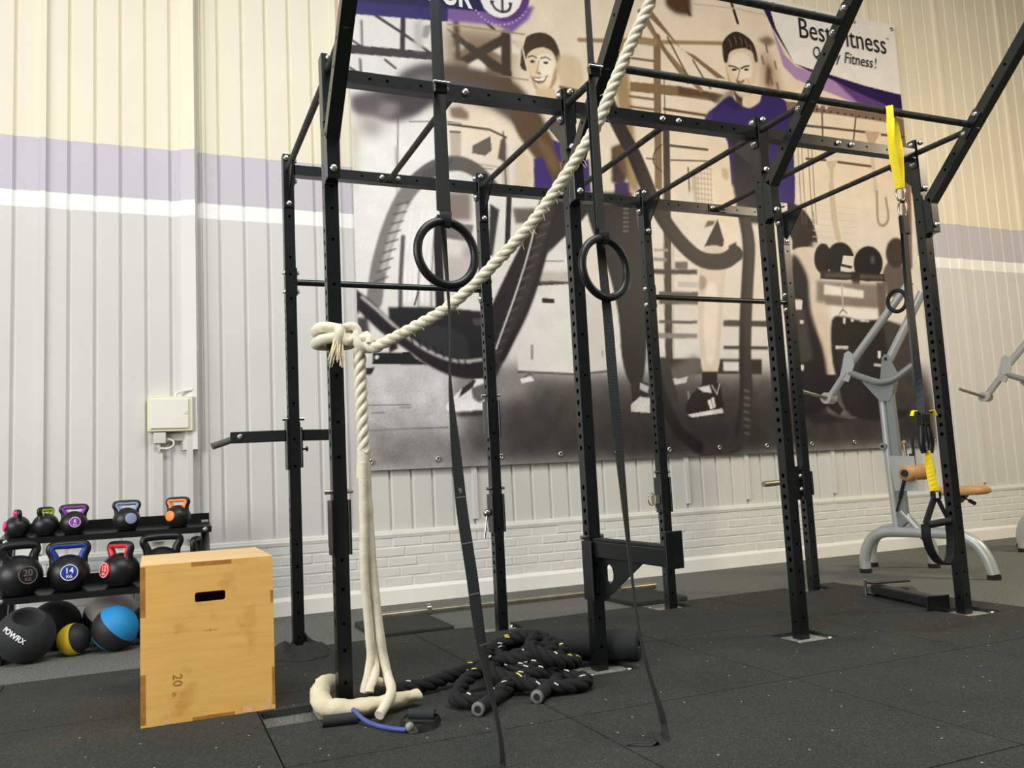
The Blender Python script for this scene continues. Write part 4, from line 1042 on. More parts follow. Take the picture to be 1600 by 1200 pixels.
(1,54,49,48,0.6,14.5,[382.8,235.9,384.2,228.1,385.7,220.5,386.9,212.6,387.4,204.1,386.7,195,385.3,185.3,383.6,175.4,382,165.7,380.5,156.2,378.9,146.7,377.4,137.2,376,127.8,374.7,118.3,373.5,108.7,372.4,99.4,371.5,90.5,371,82.4,370.7,74.8,370.4,67.3,370,59.8,369.6,52,369.2,43.9,368.4,36.2,367,29.5,364.9,23.6,362.2,18.5,358.9,14.1,354.8,10.5,349.7,7.8,343.7,5.8,337.3,4.6,331.1,4.2,324.9,4.7,318.5,5.9,312.4,8,306.9,10.9,302.3,14.8,298.1,19.6,294.5,25.2,291.4,31.2,288.9,38,287.1,45.6,285.7,53.4,284.2,60.5,282.8,66.8,281.6,72.6,280.5,78.3,279.3,84]),
(1,35,32,32,0.9,5.0,[379.7,235.7,380.4,225,381.3,214.6,381.8,203.6,381.5,191,379.9,176.7,377.5,161.2,374.7,144.7,372.2,127.7,370,109,367.8,89,365.7,69.8,363.5,53.8,361.2,42.2,358.8,33.4,356.4,25.9,354.1,17.8]),
(1,27,24,25,1.2,11.6,[268.9,89.8,270.6,80.9,272.1,72,273.9,63.2,276.2,54.7,279.2,46.5,282.7,38.3,286.5,30.7,290.8,24.2,295.5,19.2,300.8,15.4,306.2,12,311.6,8.4]),
(1,101,95,91,0.48,1.8,[367.8,59.9,372.9,58.6]),
(1,101,95,91,0.48,1.8,[367.1,53.1,372.2,51.9]),
(1,101,95,91,0.48,1.8,[366.5,46.5,371.5,45.2]),
(1,101,95,91,0.48,1.8,[365.8,39.8,370.9,38.5]),
(1,101,95,91,0.48,1.8,[365.1,33.1,370.2,31.8]),
(1,101,95,91,0.48,1.8,[364.5,26.5,369.6,25.2]),
(1,101,95,91,0.48,1.8,[363.8,19.9,368.9,18.5]),
(0,131,105,87,0.3,0,[449.3,357,510.4,359.3,586.9,360.4,623,356,621.8,347.1,581,351,509.4,350.8,449.9,347.5]),
(0,40,32,28,0.0,0,[491.3,353.4,491.2,353,491,352.7,490.7,352.4,490.2,352.2,489.8,352.1,489.4,352.1,489,352.2,488.7,352.4,488.6,352.7,488.6,353.1,488.7,353.4,488.9,353.7,489.2,354,489.6,354.2,490.1,354.4,490.5,354.4,490.9,354.2,491.1,354,491.3,353.7]),
(0,40,32,28,0.0,0,[500.8,353.4,500.7,353,500.4,352.7,500.1,352.4,499.7,352.2,499.2,352.1,498.8,352.1,498.4,352.2,498.2,352.4,498,352.7,498,353.1,498.1,353.4,498.3,353.8,498.6,354,499.1,354.3,499.5,354.4,499.9,354.4,500.3,354.2,500.6,354,500.7,353.7]),
(0,40,32,28,0.0,0,[510.3,353.4,510.2,353,509.9,352.7,509.6,352.4,509.2,352.2,508.7,352.1,508.3,352.1,507.9,352.2,507.6,352.4,507.5,352.7,507.5,353.1,507.6,353.4,507.8,353.8,508.1,354,508.6,354.3,509,354.4,509.4,354.4,509.8,354.3,510.1,354,510.2,353.8]),
(0,40,32,28,0.0,0,[519.9,353.4,519.8,353,519.5,352.7,519.2,352.4,518.8,352.2,518.3,352.1,517.9,352.1,517.5,352.2,517.2,352.4,517,352.7,517,353.1,517.1,353.4,517.4,353.8,517.7,354.1,518.1,354.3,518.6,354.4,519,354.4,519.4,354.3,519.7,354,519.8,353.8]),
(0,40,32,28,0.0,0,[529.5,353.4,529.4,353,529.2,352.7,528.8,352.4,528.4,352.2,528,352.1,527.5,352.1,527.1,352.2,526.9,352.4,526.7,352.7,526.7,353.1,526.8,353.4,527,353.8,527.4,354.1,527.8,354.3,528.2,354.4,528.7,354.4,529.1,354.3,529.3,354.1,529.5,353.8]),
(0,40,32,28,0.0,0,[539.3,353.4,539.2,353.1,538.9,352.7,538.6,352.4,538.2,352.2,537.7,352.1,537.3,352.1,536.9,352.2,536.6,352.4,536.4,352.7,536.4,353.1,536.5,353.4,536.8,353.8,537.1,354.1,537.5,354.3,538,354.4,538.4,354.4,538.8,354.3,539.1,354.1,539.3,353.8]),
(0,40,32,28,0.0,0,[549.1,353.4,549,353.1,548.8,352.7,548.4,352.4,548,352.2,547.5,352.1,547.1,352.1,546.7,352.2,546.4,352.4,546.2,352.7,546.2,353.1,546.3,353.4,546.6,353.8,546.9,354.1,547.4,354.3,547.8,354.4,548.3,354.4,548.6,354.3,548.9,354.1,549.1,353.8]),
(0,40,32,28,0.0,0,[559,353.4,558.9,353.1,558.7,352.7,558.3,352.4,557.9,352.2,557.4,352.1,557,352.1,556.6,352.2,556.3,352.4,556.1,352.7,556.1,353.1,556.2,353.4,556.5,353.8,556.8,354.1,557.3,354.3,557.7,354.4,558.2,354.4,558.6,354.3,558.9,354.1,559,353.8]),
(0,40,32,28,0.0,0,[569,353.4,568.9,353.1,568.7,352.7,568.3,352.4,567.9,352.2,567.4,352.1,567,352.1,566.6,352.2,566.3,352.4,566.1,352.7,566.1,353.1,566.2,353.4,566.5,353.8,566.8,354.1,567.2,354.3,567.7,354.4,568.2,354.4,568.6,354.3,568.9,354.1,569,353.8]),
(0,40,32,28,0.0,0,[579.1,353.4,579,353.1,578.8,352.7,578.4,352.4,578,352.2,577.5,352.1,577,352.1,576.6,352.2,576.3,352.4,576.2,352.7,576.1,353.1,576.3,353.4,576.5,353.8,576.9,354.1,577.3,354.3,577.8,354.4,578.3,354.4,578.6,354.3,578.9,354.1,579.1,353.8]),
(0,40,32,28,0.0,0,[589.3,353.4,589.2,353.1,588.9,352.7,588.6,352.4,588.1,352.2,587.7,352.1,587.2,352.1,586.8,352.2,586.5,352.4,586.3,352.7,586.3,353.1,586.4,353.4,586.7,353.8,587,354.1,587.5,354.3,588,354.4,588.4,354.4,588.8,354.3,589.1,354.1,589.3,353.8]),
(0,225,220,212,0.0,0,[495.6,357.4,495.4,357,495.1,356.5,494.7,356.2,494.2,355.9,493.7,355.8,493.1,355.8,492.7,355.9,492.3,356.2,492.1,356.6,492.1,357,492.2,357.4,492.5,357.9,492.9,358.2,493.4,358.5,494,358.6,494.5,358.6,495,358.5,495.3,358.2,495.5,357.8]),
(0,225,220,212,0.0,0,[505,357.2,504.9,356.8,504.6,356.3,504.1,356,503.6,355.7,503.1,355.6,502.5,355.6,502.1,355.7,501.7,356,501.5,356.4,501.5,356.8,501.6,357.2,501.9,357.7,502.4,358,502.9,358.3,503.4,358.4,503.9,358.4,504.4,358.3,504.8,358,505,357.7]),
(0,130,104,83,0.6,0,[605.1,356.8,619.2,355.6,601.9,189.1,588.9,188.5]),
(0,51,29,70,1.2,0,[603.9,383,615.6,371.3,615.7,358.1,602.6,359.4]),
(1,85,67,51,0.0,2.1,[496.5,350.6,494.1,322.5]),
(1,85,67,51,0.0,2.1,[543.1,352.1,535.9,323]),
(1,93,73,55,0.0,2.8,[471.7,333.7,507.6,335.2,553.6,336.3]),
(1,93,73,55,0.0,3.0,[577.3,336.1,609,336.8]),
(1,93,73,55,0.0,2.8,[469.3,297.9,494.8,299.1]),
(1,93,73,55,0.0,2.9,[511.9,298.8,557.8,298.5]),
(0,195,169,139,0.3,0,[553.8,337.7,575.8,338.8,564.6,323.3,557.4,323.2]),
(0,206,188,164,0.3,0,[494.7,298.4,511.2,300.1,503.7,287.6,501.1,265.4,496.8,265.1,499.4,287.2]),
(1,210,194,174,0.3,5.0,[560,322.8,560.6,270.6]),
(1,204,186,164,0.3,7.5,[499.3,272.1,498.7,238,502.1,216.6]),
(1,173,152,129,0.24,3.5,[561.5,270.6,560.7,262,559.7,253,559.1,244.9,559.2,239,560.4,235.7,562.4,234.3,564.6,234.1,566.8,234.6,568.8,235.6,571.1,237.5,573,240.2,574.3,243.6,574.7,248,574.4,253.3,573.8,259,573.4,264.6]),
(1,97,79,64,0.18,0.9,[459.7,315.9,457,261.7,456.6,228.3]),
(1,97,79,64,0.18,0.9,[464.7,316.5,462,262.1,461.6,228.6]),
(1,97,79,64,0.18,1.0,[473.2,317.4,470.4,262.8,469.9,229.2]),
(1,97,79,64,0.18,1.0,[478.3,318,475.4,263.2,474.9,229.6]),
(1,67,55,46,0.18,0.9,[457.7,238.3,458.7,233.3,459.7,227.9,460.8,223.2,462.3,220.7,464.5,220.7,467.3,222.6,469.9,225.7,471.6,229.3,472,233.5,471.7,238.6,471,244.1,470.5,249.4]),
(1,212,196,174,0.0,0.7,[472.2,249.5,532.2,250.1]),
(1,212,196,174,0.0,0.7,[471.4,242.7,531.3,243.2]),
(1,212,196,174,0.0,0.7,[470.7,235.9,530.5,236.2]),
(1,212,196,174,0.0,0.7,[469.9,229.2,529.6,229.3]),
(1,212,196,174,0.0,0.7,[469.1,222.5,528.7,222.4]),
(1,212,196,174,0.0,0.7,[468.4,215.8,527.9,215.5]),
(1,212,196,174,0.0,0.7,[467.6,209.1,527,208.6]),
(0,222,210,194,1.8,0,[467.6,209.1,561.9,204.4,559.7,187.1,465.3,189]),
(0,29,27,27,0.48,0,[491,194.4,489.8,189.4,487.6,184.8,484.6,181.1,481,178.7,477.3,177.7,473.8,178.3,470.8,180.5,468.6,183.9,467.5,188.2,467.4,193.1,468.6,198.1,470.7,202.7,473.7,206.4,477.3,208.9,481,209.9,484.6,209.3,487.6,207.2,489.8,203.8,491,199.4]),
(0,28,26,27,0.48,0,[521,195.3,519.4,189.6,516,184.3,511.3,180.1,505.7,177.3,499.8,176.1,494.1,176.7,489.2,179.1,485.6,182.9,483.5,187.8,483.3,193.3,484.8,199,488.1,204.2,492.7,208.5,498.2,211.4,504.2,212.6,510,212.1,515,209.8,518.7,206,520.8,201]),
(0,28,26,27,0.48,0,[560.4,192.6,558.6,186.6,554.9,181,549.8,176.6,543.8,173.6,537.4,172.4,531.2,173,525.9,175.5,522,179.5,519.8,184.7,519.6,190.5,521.3,196.5,524.8,202,529.8,206.5,535.8,209.5,542.2,210.9,548.5,210.3,553.9,207.9,557.9,203.8,560.2,198.6]),
(0,100,90,85,0.9,0,[590.3,178.1,588.6,171.6,585.4,165.7,581.1,160.9,576.1,157.8,571,156.6,566,157.4,561.9,160.2,558.9,164.6,557.4,170.3,557.4,176.7,559,183.1,562.1,189,566.3,193.8,571.3,197,576.5,198.3,581.5,197.5,585.7,194.8,588.8,190.3,590.3,184.6]),
(0,66,57,52,0.9,0,[595,206.3,593.6,201,590.8,196.2,587,192.3,582.6,189.7,577.9,188.7,573.5,189.2,569.8,191.4,567,195,565.6,199.5,565.6,204.6,566.9,209.9,569.6,214.7,573.4,218.6,577.8,221.3,582.5,222.4,586.9,221.8,590.7,219.7,593.5,216.1,595,211.5]),
(0,90,85,82,1.2,0,[549.2,196.2,548.9,194.9,548.4,193.7,547.7,192.7,546.9,192.1,546,191.9,545.2,192,544.6,192.6,544.1,193.5,543.8,194.6,543.9,195.9,544.2,197.2,544.7,198.3,545.4,199.3,546.2,199.9,547.1,200.2,547.9,200,548.6,199.5,549,198.6,549.3,197.4]),
(0,226,220,210,0.24,0,[506.8,198.6,521.5,198.7,519.2,187.8,504,189.7]),
(0,222,214,204,0.24,0,[502,186.9,517.2,185,514.9,180.8,501.4,182.2]),
(0,53,47,45,0.3,0,[474.4,181.6,560.7,181.6,561.5,173.4,473.3,172.3]),
(0,83,75,70,0.3,0,[480.8,179.2,558.7,179.5,558.2,176,480.3,175.2]),
(0,43,39,37,0.6,0,[515.1,182.2,528.2,182.8,525.4,167.8,515.2,168.7]),
(0,137,126,117,1.8,0,[468.2,170.7,562.9,170.7,561.5,146,465.6,148.3]),
(0,236,230,222,0.9,0,[477.7,167.2,530,162.6,529,154.5,476.5,156.6]),
(0,238,232,226,1.2,0,[483.5,144.9,545,142.8,545.2,130.7,483.6,131.8]),
(0,136,121,112,1.2,0,[478,155.3,555.2,152.6,554.1,144.4,476.9,146.1]),
(1,190,180,170,0.36,2.0,[501.2,166.8,499.9,141.5]),
(0,101,92,87,1.2,0,[548.9,172.9,561.3,172,557.9,132.3,547.2,132.1]),
(0,40,37,37,0.9,0,[483.4,130.5,486.8,134.2,491.1,135.4,495.9,135.2,500.8,134.9,505.4,134.5,510.2,133.4,515.5,132.2,521.8,131.4,529.7,131.7,539,132.5,548.5,133,557,132.3,564.6,130.7,571.9,128.4,578,124.8,582.2,119.2,584.1,111.1,584,100.9,582.8,89.7,581.2,78.4,580.7,66,580.5,52.3,577.9,40,570.3,31.5,554.6,27.8,533.1,27.4,512,29.3,496.8,33,489.3,39.1,486.3,47.6,485.3,57,484,65.4,482,72,480.3,77.9,479.2,84,478.8,91.3,479,100.9,479.7,112.2,481.2,122.8]),
(0,31,29,29,1.8,0,[438.2,194.2,442.5,196.9,448.1,192.2,453.5,183.9,457.2,175.5,458.4,167.2,457.9,157.5,457.2,147,457.7,136.3,460.5,125.7,464.5,114.6,468.4,103.1,470.5,91.2,471.2,77.6,470.9,62.6,468.9,49.2,464.6,40,455.8,34.8,443.6,32.5,432,34.1,424.7,40.6,423.1,54.1,425.1,73.5,428.6,95.5,431.3,116.4,432.8,137.9,434,161.1,435.6,181.3]),
(0,65,61,59,1.8,0,[435.7,142.2,449.9,138.7,454.2,91.1,437.4,84.6]),
(0,226,220,214,0.36,0,[438.2,150,447.8,149.7,445.9,139.9,437.1,140.3]),
(0,226,220,214,0.36,0,[442.4,129.5,447.1,128.9,446,125.7,442,126.2]),
(0,226,220,214,0.36,0,[437.4,84.6,442.1,84,440.8,78.9,436.8,79.5]),
(0,226,220,214,0.36,0,[485.3,104.3,502.1,103.9,500.9,100.6,485,101.1]),
(0,226,220,214,0.36,0,[521.8,131.4,533.9,131.1,532.8,129.7,521.6,130.1]),
(0,226,220,214,0.36,0,[498.9,133.5,502.2,132.9,500.7,126.9,498.2,127.5]),
(0,226,220,214,0.36,0,[509,132.4,513.2,131.9,512,129.2,508.7,129.8]),
(0,226,220,214,0.36,0,[541.2,99.7,545.5,99.1,543.7,91.7,540.3,92.4]),
(1,27,24,24,0.18,1.1,[494.3,137.4,495.7,138.6,497.2,139.9,498.6,141,499.9,141.5,501.1,141.1,502.3,140.1,503.4,138.8,504.5,137.6]),
(1,200,194,188,0.36,2.7,[535,85,543.6,84.4]),
(0,50,47,47,1.2,0,[488.3,101.1,522.3,101.5,510,71.8,487.2,78.3]),
(0,69,63,61,1.8,0,[552.5,132.2,592.4,126.3,584.7,38,557.9,38.4]),
(0,174,139,184,0.48,0,[438,436.6,453,407.1,466.9,396.7,514.2,390.9,566.2,378,617.1,368.5,616.1,361.1,582.2,359.8,512.1,373.6,465.4,382.6,450,394.2]),
(0,94,60,126,1.2,0,[514.2,390.9,566.3,379.5,617.3,370,615.9,359.6,591.4,359.5,546.8,368.3]),
(0,238,234,230,0.18,0,[439,454.2,445.8,432.4,464,400.4,487.2,396.9,514.6,394.5,558.5,389.2,604.3,386,642.7,386.7,665.9,552.4,425.3,504.1]),
(0,34,24,74,0.18,0,[428.6,455.8,439,453.5,444.3,434.2,464.7,399.8,453.8,414.2,438.7,435.3]),
(0,34,24,74,0.18,0,[464.7,399.8,487.2,396.9,514.6,394.5,558.5,389.2,604.3,386,623.4,386.3,621,369,592.8,369.8,552.7,379.1,514,389.4,481.9,394.7]),
(0,123,88,153,1.2,0,[81.5,394.1,169.9,409.8,163.5,396.5,146.4,380.4,132,385.1,86.7,381.6]),
(0,40,34,99,0.36,0,[-4.5,462.9,91.3,484.7,86.7,381,8.8,374.4,-7.1,372.8]),
(0,28,25,73,0.3,0,[-3.5,497.4,166.6,539.5,164.6,427.2,147.1,393.7,124.1,396.3,9.1,385.7,-6.8,382.8]),
(0,92,55,125,0.36,0,[166,418.9,164.4,411,160.6,403.6,155,397.2,148.1,392.6,140.8,390.2,133.6,390.2,127.3,392.5,122.4,396.9,119.5,403,118.7,410.2,120.2,417.9,123.9,425.2,129.3,431.6,136,436.3,143.4,438.9,150.7,439.2,157.2,437,162.3,432.5,165.3,426.3]),
(0,28,25,73,0.18,0,[159.9,421.4,158.3,414.3,154.3,407.5,148.5,401.7,141.4,397.4,133.7,395,126.2,394.7,119.6,396.6,114.4,400.4,111.3,405.8,110.5,412.2,112,419.1,115.7,425.8,121.3,431.7,128.3,436.1,136,438.7,143.6,439.1,150.5,437.4,155.8,433.5,159,428]),
(0,240,238,236,0.18,0,[158.5,418.7,157.1,411.7,153.8,405,148.9,399.3,143,395.2,136.6,393.1,130.4,393.1,125,395.2,120.8,399.2,118.2,404.7,117.6,411.2,118.9,418.1,122.1,424.7,126.8,430.3,132.6,434.6,139,436.9,145.3,437,150.9,435,155.2,431,157.8,425.4]),
(0,222,200,220,0.0,0,[161.5,403.1,161.5,402.9,161.3,402.7,161.1,402.5,160.9,402.4,160.7,402.3,160.4,402.3,160.2,402.3,160,402.5,159.9,402.6,159.9,402.8,159.9,403,160,403.2,160.2,403.4,160.5,403.6,160.7,403.6,161,403.7,161.2,403.6,161.4,403.5,161.5,403.3]),
(0,222,200,220,0.0,0,[158.7,399.4,158.7,399.2,158.6,399,158.4,398.8,158.1,398.7,157.9,398.6,157.6,398.6,157.4,398.7,157.2,398.8,157.1,399,157.1,399.2,157.2,399.4,157.3,399.6,157.5,399.8,157.7,399.9,158,400,158.2,400,158.4,399.9,158.6,399.8,158.7,399.6]),
(0,222,200,220,0.0,0,[155.6,396.1,155.5,395.9,155.4,395.7,155.2,395.5,155,395.4,154.7,395.3,154.5,395.3,154.2,395.3,154.1,395.5,154,395.6,153.9,395.8,154,396,154.1,396.3,154.3,396.4,154.5,396.6,154.8,396.6,155,396.7,155.3,396.6,155.4,396.5,155.5,396.3]),
(0,222,200,220,0.0,0,[152.1,393.2,152,393,151.9,392.8,151.7,392.6,151.5,392.4,151.2,392.4,151,392.4,150.7,392.4,150.6,392.5,150.5,392.7,150.4,392.9,150.5,393.1,150.6,393.3,150.8,393.5,151,393.6,151.3,393.7,151.5,393.7,151.8,393.7,151.9,393.5,152,393.4]),
(0,222,200,220,0.0,0,[148.3,390.7,148.3,390.5,148.1,390.3,147.9,390.1,147.7,390,147.5,389.9,147.2,389.9,147,390,146.8,390.1,146.7,390.2,146.7,390.4,146.7,390.6,146.9,390.9,147,391,147.3,391.2,147.5,391.2,147.8,391.2,148,391.2,148.2,391.1,148.3,390.9]),
(0,222,200,220,0.0,0,[144.4,388.7,144.3,388.5,144.2,388.3,144,388.2,143.8,388,143.5,387.9,143.3,387.9,143.1,388,142.9,388.1,142.8,388.3,142.7,388.5,142.8,388.7,142.9,388.9,143.1,389.1,143.3,389.2,143.6,389.3,143.8,389.3,144.1,389.2,144.2,389.1,144.3,388.9]),
(0,222,200,220,0.0,0,[140.3,387.3,140.3,387.1,140.1,386.9,140,386.7,139.7,386.6,139.5,386.5,139.2,386.5,139,386.6,138.8,386.7,138.7,386.9,138.7,387.1,138.8,387.3,138.9,387.5,139.1,387.6,139.3,387.8,139.6,387.9,139.8,387.9,140,387.8,140.2,387.7,140.3,387.5]),
(0,222,200,220,0.0,0,[136.3,386.5,136.2,386.3,136.1,386.1,135.9,385.9,135.7,385.7,135.4,385.7,135.2,385.7,135,385.7,134.8,385.8,134.7,386,134.7,386.2,134.7,386.4,134.8,386.6,135,386.8,135.2,386.9,135.5,387,135.7,387,136,387,136.1,386.8,136.2,386.7]),
(0,222,200,220,0.0,0,[132.3,386.2,132.2,386,132.1,385.8,131.9,385.6,131.7,385.5,131.4,385.4,131.2,385.4,131,385.5,130.8,385.6,130.7,385.7,130.7,385.9,130.7,386.1,130.8,386.3,131,386.5,131.3,386.7,131.5,386.7,131.8,386.7,132,386.7,132.1,386.6,132.2,386.4]),
(0,222,200,220,0.0,0,[128.4,386.5,128.4,386.3,128.2,386.1,128.1,385.9,127.8,385.8,127.6,385.7,127.3,385.7,127.1,385.8,127,385.9,126.9,386,126.8,386.2,126.9,386.5,127,386.7,127.2,386.8,127.4,387,127.7,387,127.9,387,128.1,387,128.3,386.9,128.4,386.7]),
(0,222,200,220,0.0,0,[124.8,387.4,124.7,387.2,124.6,387,124.4,386.8,124.2,386.7,124,386.6,123.7,386.6,123.5,386.7,123.3,386.8,123.2,386.9,123.2,387.1,123.3,387.3,123.4,387.5,123.6,387.7,123.8,387.8,124,387.9,124.3,387.9,124.5,387.9,124.7,387.8,124.8,387.6]),
(0,222,200,220,0.0,0,[121.5,388.8,121.4,388.6,121.3,388.4,121.1,388.2,120.9,388.1,120.6,388,120.4,388,120.2,388.1,120,388.2,119.9,388.4,119.9,388.6,119.9,388.8,120,389,120.2,389.2,120.5,389.3,120.7,389.4,120.9,389.4,121.2,389.3,121.3,389.2,121.4,389]),
(0,222,200,220,0.0,0,[118.5,390.8,118.4,390.6,118.3,390.4,118.1,390.2,117.9,390.1,117.6,390,117.4,390,117.2,390,117,390.2,116.9,390.3,116.9,390.5,116.9,390.7,117.1,390.9,117.2,391.1,117.5,391.2,117.7,391.3,118,391.3,118.2,391.3,118.3,391.2,118.4,391]),
(0,222,200,220,0.0,0,[115.9,393.2,115.8,393,115.7,392.8,115.5,392.7,115.3,392.5,115.1,392.4,114.8,392.4,114.6,392.5,114.5,392.6,114.4,392.8,114.3,393,114.4,393.2,114.5,393.4,114.7,393.6,114.9,393.7,115.1,393.8,115.4,393.8,115.6,393.7,115.8,393.6,115.9,393.4]),
(0,222,200,220,0.0,0,[113.8,396.1,113.7,395.9,113.6,395.7,113.4,395.5,113.2,395.4,113,395.3,112.7,395.3,112.5,395.4,112.3,395.5,112.2,395.6,112.2,395.8,112.3,396.1,112.4,396.3,112.6,396.4,112.8,396.6,113,396.6,113.3,396.6,113.5,396.6,113.6,396.5,113.7,396.3]),
(1,31,31,40,0.0,2.4,[138.8,434.4,138.2,400]),
(1,31,31,40,0.0,2.4,[128.2,406,129,404.5,129.7,403,130.5,401.7,131.6,400.6,133,399.8,134.7,399.1,136.5,398.8,138.2,398.7,139.9,399.1,141.6,399.7,143.2,400.6,144.5,401.7,145.3,402.9,145.8,404.4,146.2,405.9,146.6,407.5]),
(0,31,31,40,0.0,0,[126.5,408,131.3,407.7,127.4,403.4]),
(0,31,31,40,0.0,0,[143.6,408.7,148.6,409,145.9,404.9]),
(1,31,31,40,0.0,2.5,[131.7,425.8,146.5,427.4]),
(0,82,54,36,1.8,0,[309.6,461,341.4,460.3,340.9,429.6,321.6,428.9,311.1,434.9]),
(0,65,47,31,0.3,0,[332.6,445.4,340.9,429.6,336.5,430.1]),
(1,40,31,24,0.0,3.5,[389.9,453,395.8,432.2]),
(1,206,186,160,0.0,1.4,[341.4,443,395.7,447.2,431.7,446.6]),
]
def raster():
    NX, NZ = 612, 467
    sx, sz = (BX1 - BX0) * 100 / (NX - 1), (BZ1 - BZ0) * 100 / (NZ - 1)
    img = np.ones((NZ, NX, 3)) * np.array(lin((226, 222, 217)))
    def blur(m, s):
        r = int(3 * s) + 1
        k = np.exp(-np.arange(-r, r + 1) ** 2 / (2 * s * s))
        k /= k.sum()
        m = np.apply_along_axis(lambda q: np.convolve(q, k)[r:r + len(q)], 0, m)
        return np.apply_along_axis(lambda q: np.convolve(q, k)[r:r + len(q)], 1, m)
    for kind, cr, cg, cb, bl, wid, pts in BANNER:
        P = np.array(pts, float).reshape(-1, 2)
        pad = 3 + 3.2 * bl + wid
        i0 = max(0, int((P[:, 0].min() - pad) / sx))
        i1 = min(NX, int((P[:, 0].max() + pad) / sx) + 2)
        j0 = max(0, int((P[:, 1].min() - pad) / sz))
        j1 = min(NZ, int((P[:, 1].max() + pad) / sz) + 2)
        if i1 <= i0 or j1 <= j0:
            continue
        X, Z = np.meshgrid(np.arange(i0, i1) * sx, np.arange(j0, j1) * sz)
        if kind == 0:
            m = np.zeros(X.shape)
            for ox, oz in ((-.25, -.25), (.25, -.25), (-.25, .25), (.25, .25)):
                ins = np.zeros(X.shape, bool)
                for a, b in zip(P, np.roll(P, -1, axis=0)):
                    if a[1] == b[1]:
                        continue
                    y = Z + oz
                    c = ((a[1] > y) != (b[1] > y)) & (X + ox < (b[0] - a[0]) * (y - a[1]) / (b[1] - a[1]) + a[0])
                    ins ^= c
                m += ins * 0.25
        else:
            d = np.full(X.shape, 1e9)
            for a, b in zip(P[:-1], P[1:]):
                ab = b - a
                t = np.clip(((X - a[0]) * ab[0] + (Z - a[1]) * ab[1]) / (ab @ ab + 1e-9), 0, 1)
                d = np.minimum(d, np.hypot(X - a[0] - t * ab[0], Z - a[1] - t * ab[1]))
            m = np.clip(wid / 2 - d + 0.5, 0, 1)
        if bl:
            m = blur(m, bl)
        c = np.array(lin((cr, cg, cb)))
        m = m[:, :, None]
        img[j0:j1, i0:i1] = img[j0:j1, i0:i1] * (1 - m) + c * m
    rs = np.random.RandomState(3)
    g = rs.normal(0, 1, (NZ, NX))
    g2 = blur(rs.normal(0, 1, (NZ, NX)), 4.0)
    g2 /= g2.std()
    zz = np.arange(NZ)[:, None] * sz
    fl = np.clip((88 - zz) / 30, 0, 1)
    amp = 1 + (0.025 + 0.05 * fl) * g + (0.02 + 0.07 * fl) * g2
    return np.clip(img * amp[:, :, None], 0, 1), NX, NZ
ban = thing('wall_banner', ((BX0 + BX1) / 2, BY, BZ0), 'huge printed banner of two people swinging battle ropes', 'banner')
img, NX, NZ = raster()
xs = np.linspace(BX0, BX1, NX)
zs = np.linspace(BZ0, BZ1, NZ)
co = np.zeros((NZ, NX, 3))
co[:, :, 0] = xs[None, :]
co[:, :, 2] = zs[:, None]
co[:, :, 1] = BY + 0.004 * np.sin(xs * 2.3)[None, :] + 0.003 * np.sin(zs * 3.1)[:, None]
co -= np.array(ORG[ban.name])
me = bpy.data.meshes.new('printed_sheet')
me.vertices.add(NX * NZ)
me.vertices.foreach_set('co', co.astype(np.float32).ravel())
ii = (np.arange(NZ - 1)[:, None] * NX + np.arange(NX - 1)[None, :]).ravel()
quads = np.stack([ii, ii + 1, ii + NX + 1, ii + NX], 1).astype(np.int32)
me.loops.add(quads.size)
me.loops.foreach_set('vertex_index', quads.ravel())
me.polygons.add(len(quads))
me.polygons.foreach_set('loop_start', (np.arange(len(quads)) * 4).astype(np.int32))
me.update(calc_edges=True)
at = me.color_attributes.new('print', 'FLOAT_COLOR', 'POINT')
at.data.foreach_set('color', np.concatenate([img, np.ones((NZ, NX, 1))], 2).astype(np.float32).ravel())
me.polygons.foreach_set('use_smooth', np.ones(len(quads), bool))
me.materials.append(MATS['banner_print'])
sheet = bpy.data.objects.new('printed_sheet', me)
COL.objects.link(sheet)
sheet.parent = ban
ORG[sheet.name] = ORG[ban.name]
# hem round the back gives the sheet its thickness
mb = MB()
mb.box(BX0, BX1, BY + 0.009, BY + 0.014, BZ0, BZ1)
part('backing', mb, 'white_plastic', ban)
# flat lettering, a hair proud of the sheet
LY = BY - 0.0095
def letter_fit(txt, x0, x1, z, cap, mat, shear=0.0, offset=0.0):
    vs, fs = text_geo(txt, 1.0, shear, offset, 'LEFT')
    xa, xb = min(v[0] for v in vs), max(v[0] for v in vs)
    k = (x1 - x0) / (xb - xa)
    mb = MB().add([(x0 + (v[0] - xa) * k, LY, z + v[1] * cap / 0.70) for v in vs], fs)
    return part('lettering', mb, mat, ban)
letter_fit('Best Fitness', 5.538, 6.745, 5.325, 0.225, 'black_print')
letter_fit('Quality', 5.70, 6.075, 5.135, 0.125, 'black_print', 0.25, 0.0)
letter_fit('Fitness', 6.125, 6.53, 5.135, 0.125, 'black_print', 0.25, 0.0)
letter_fit('!', 6.555, 6.585, 5.135, 0.125, 'black_print', 0.25, 0.0)
letter_fit('YOUR', 1.299, 1.888, 4.999, 0.20, 'white_print', 0.0, 0.03)
letter_fit('o', 6.765, 6.80, 5.50, 0.03, 'black_print')
# eyelets along the hem
eye = MB().lathe([(0.010, 0.0), (0.010, -0.005), (0.022, -0.005), (0.024, 0.0)], 10, (0, 0, 0), (0, 1, 0))
eme = mesh_from(eye, 'eyelet', (0, 0, 0))
eme.materials.append(MATS['chrome'])
k = 0
x = BX0 + 0.07
while x < BX1:
    inst('eyelet', eme, (x, BY - 0.009, BZ0 + 0.07), ban)
    inst('eyelet', eme, (x, BY - 0.009, BZ1 - 0.06), ban)
    x += 0.545

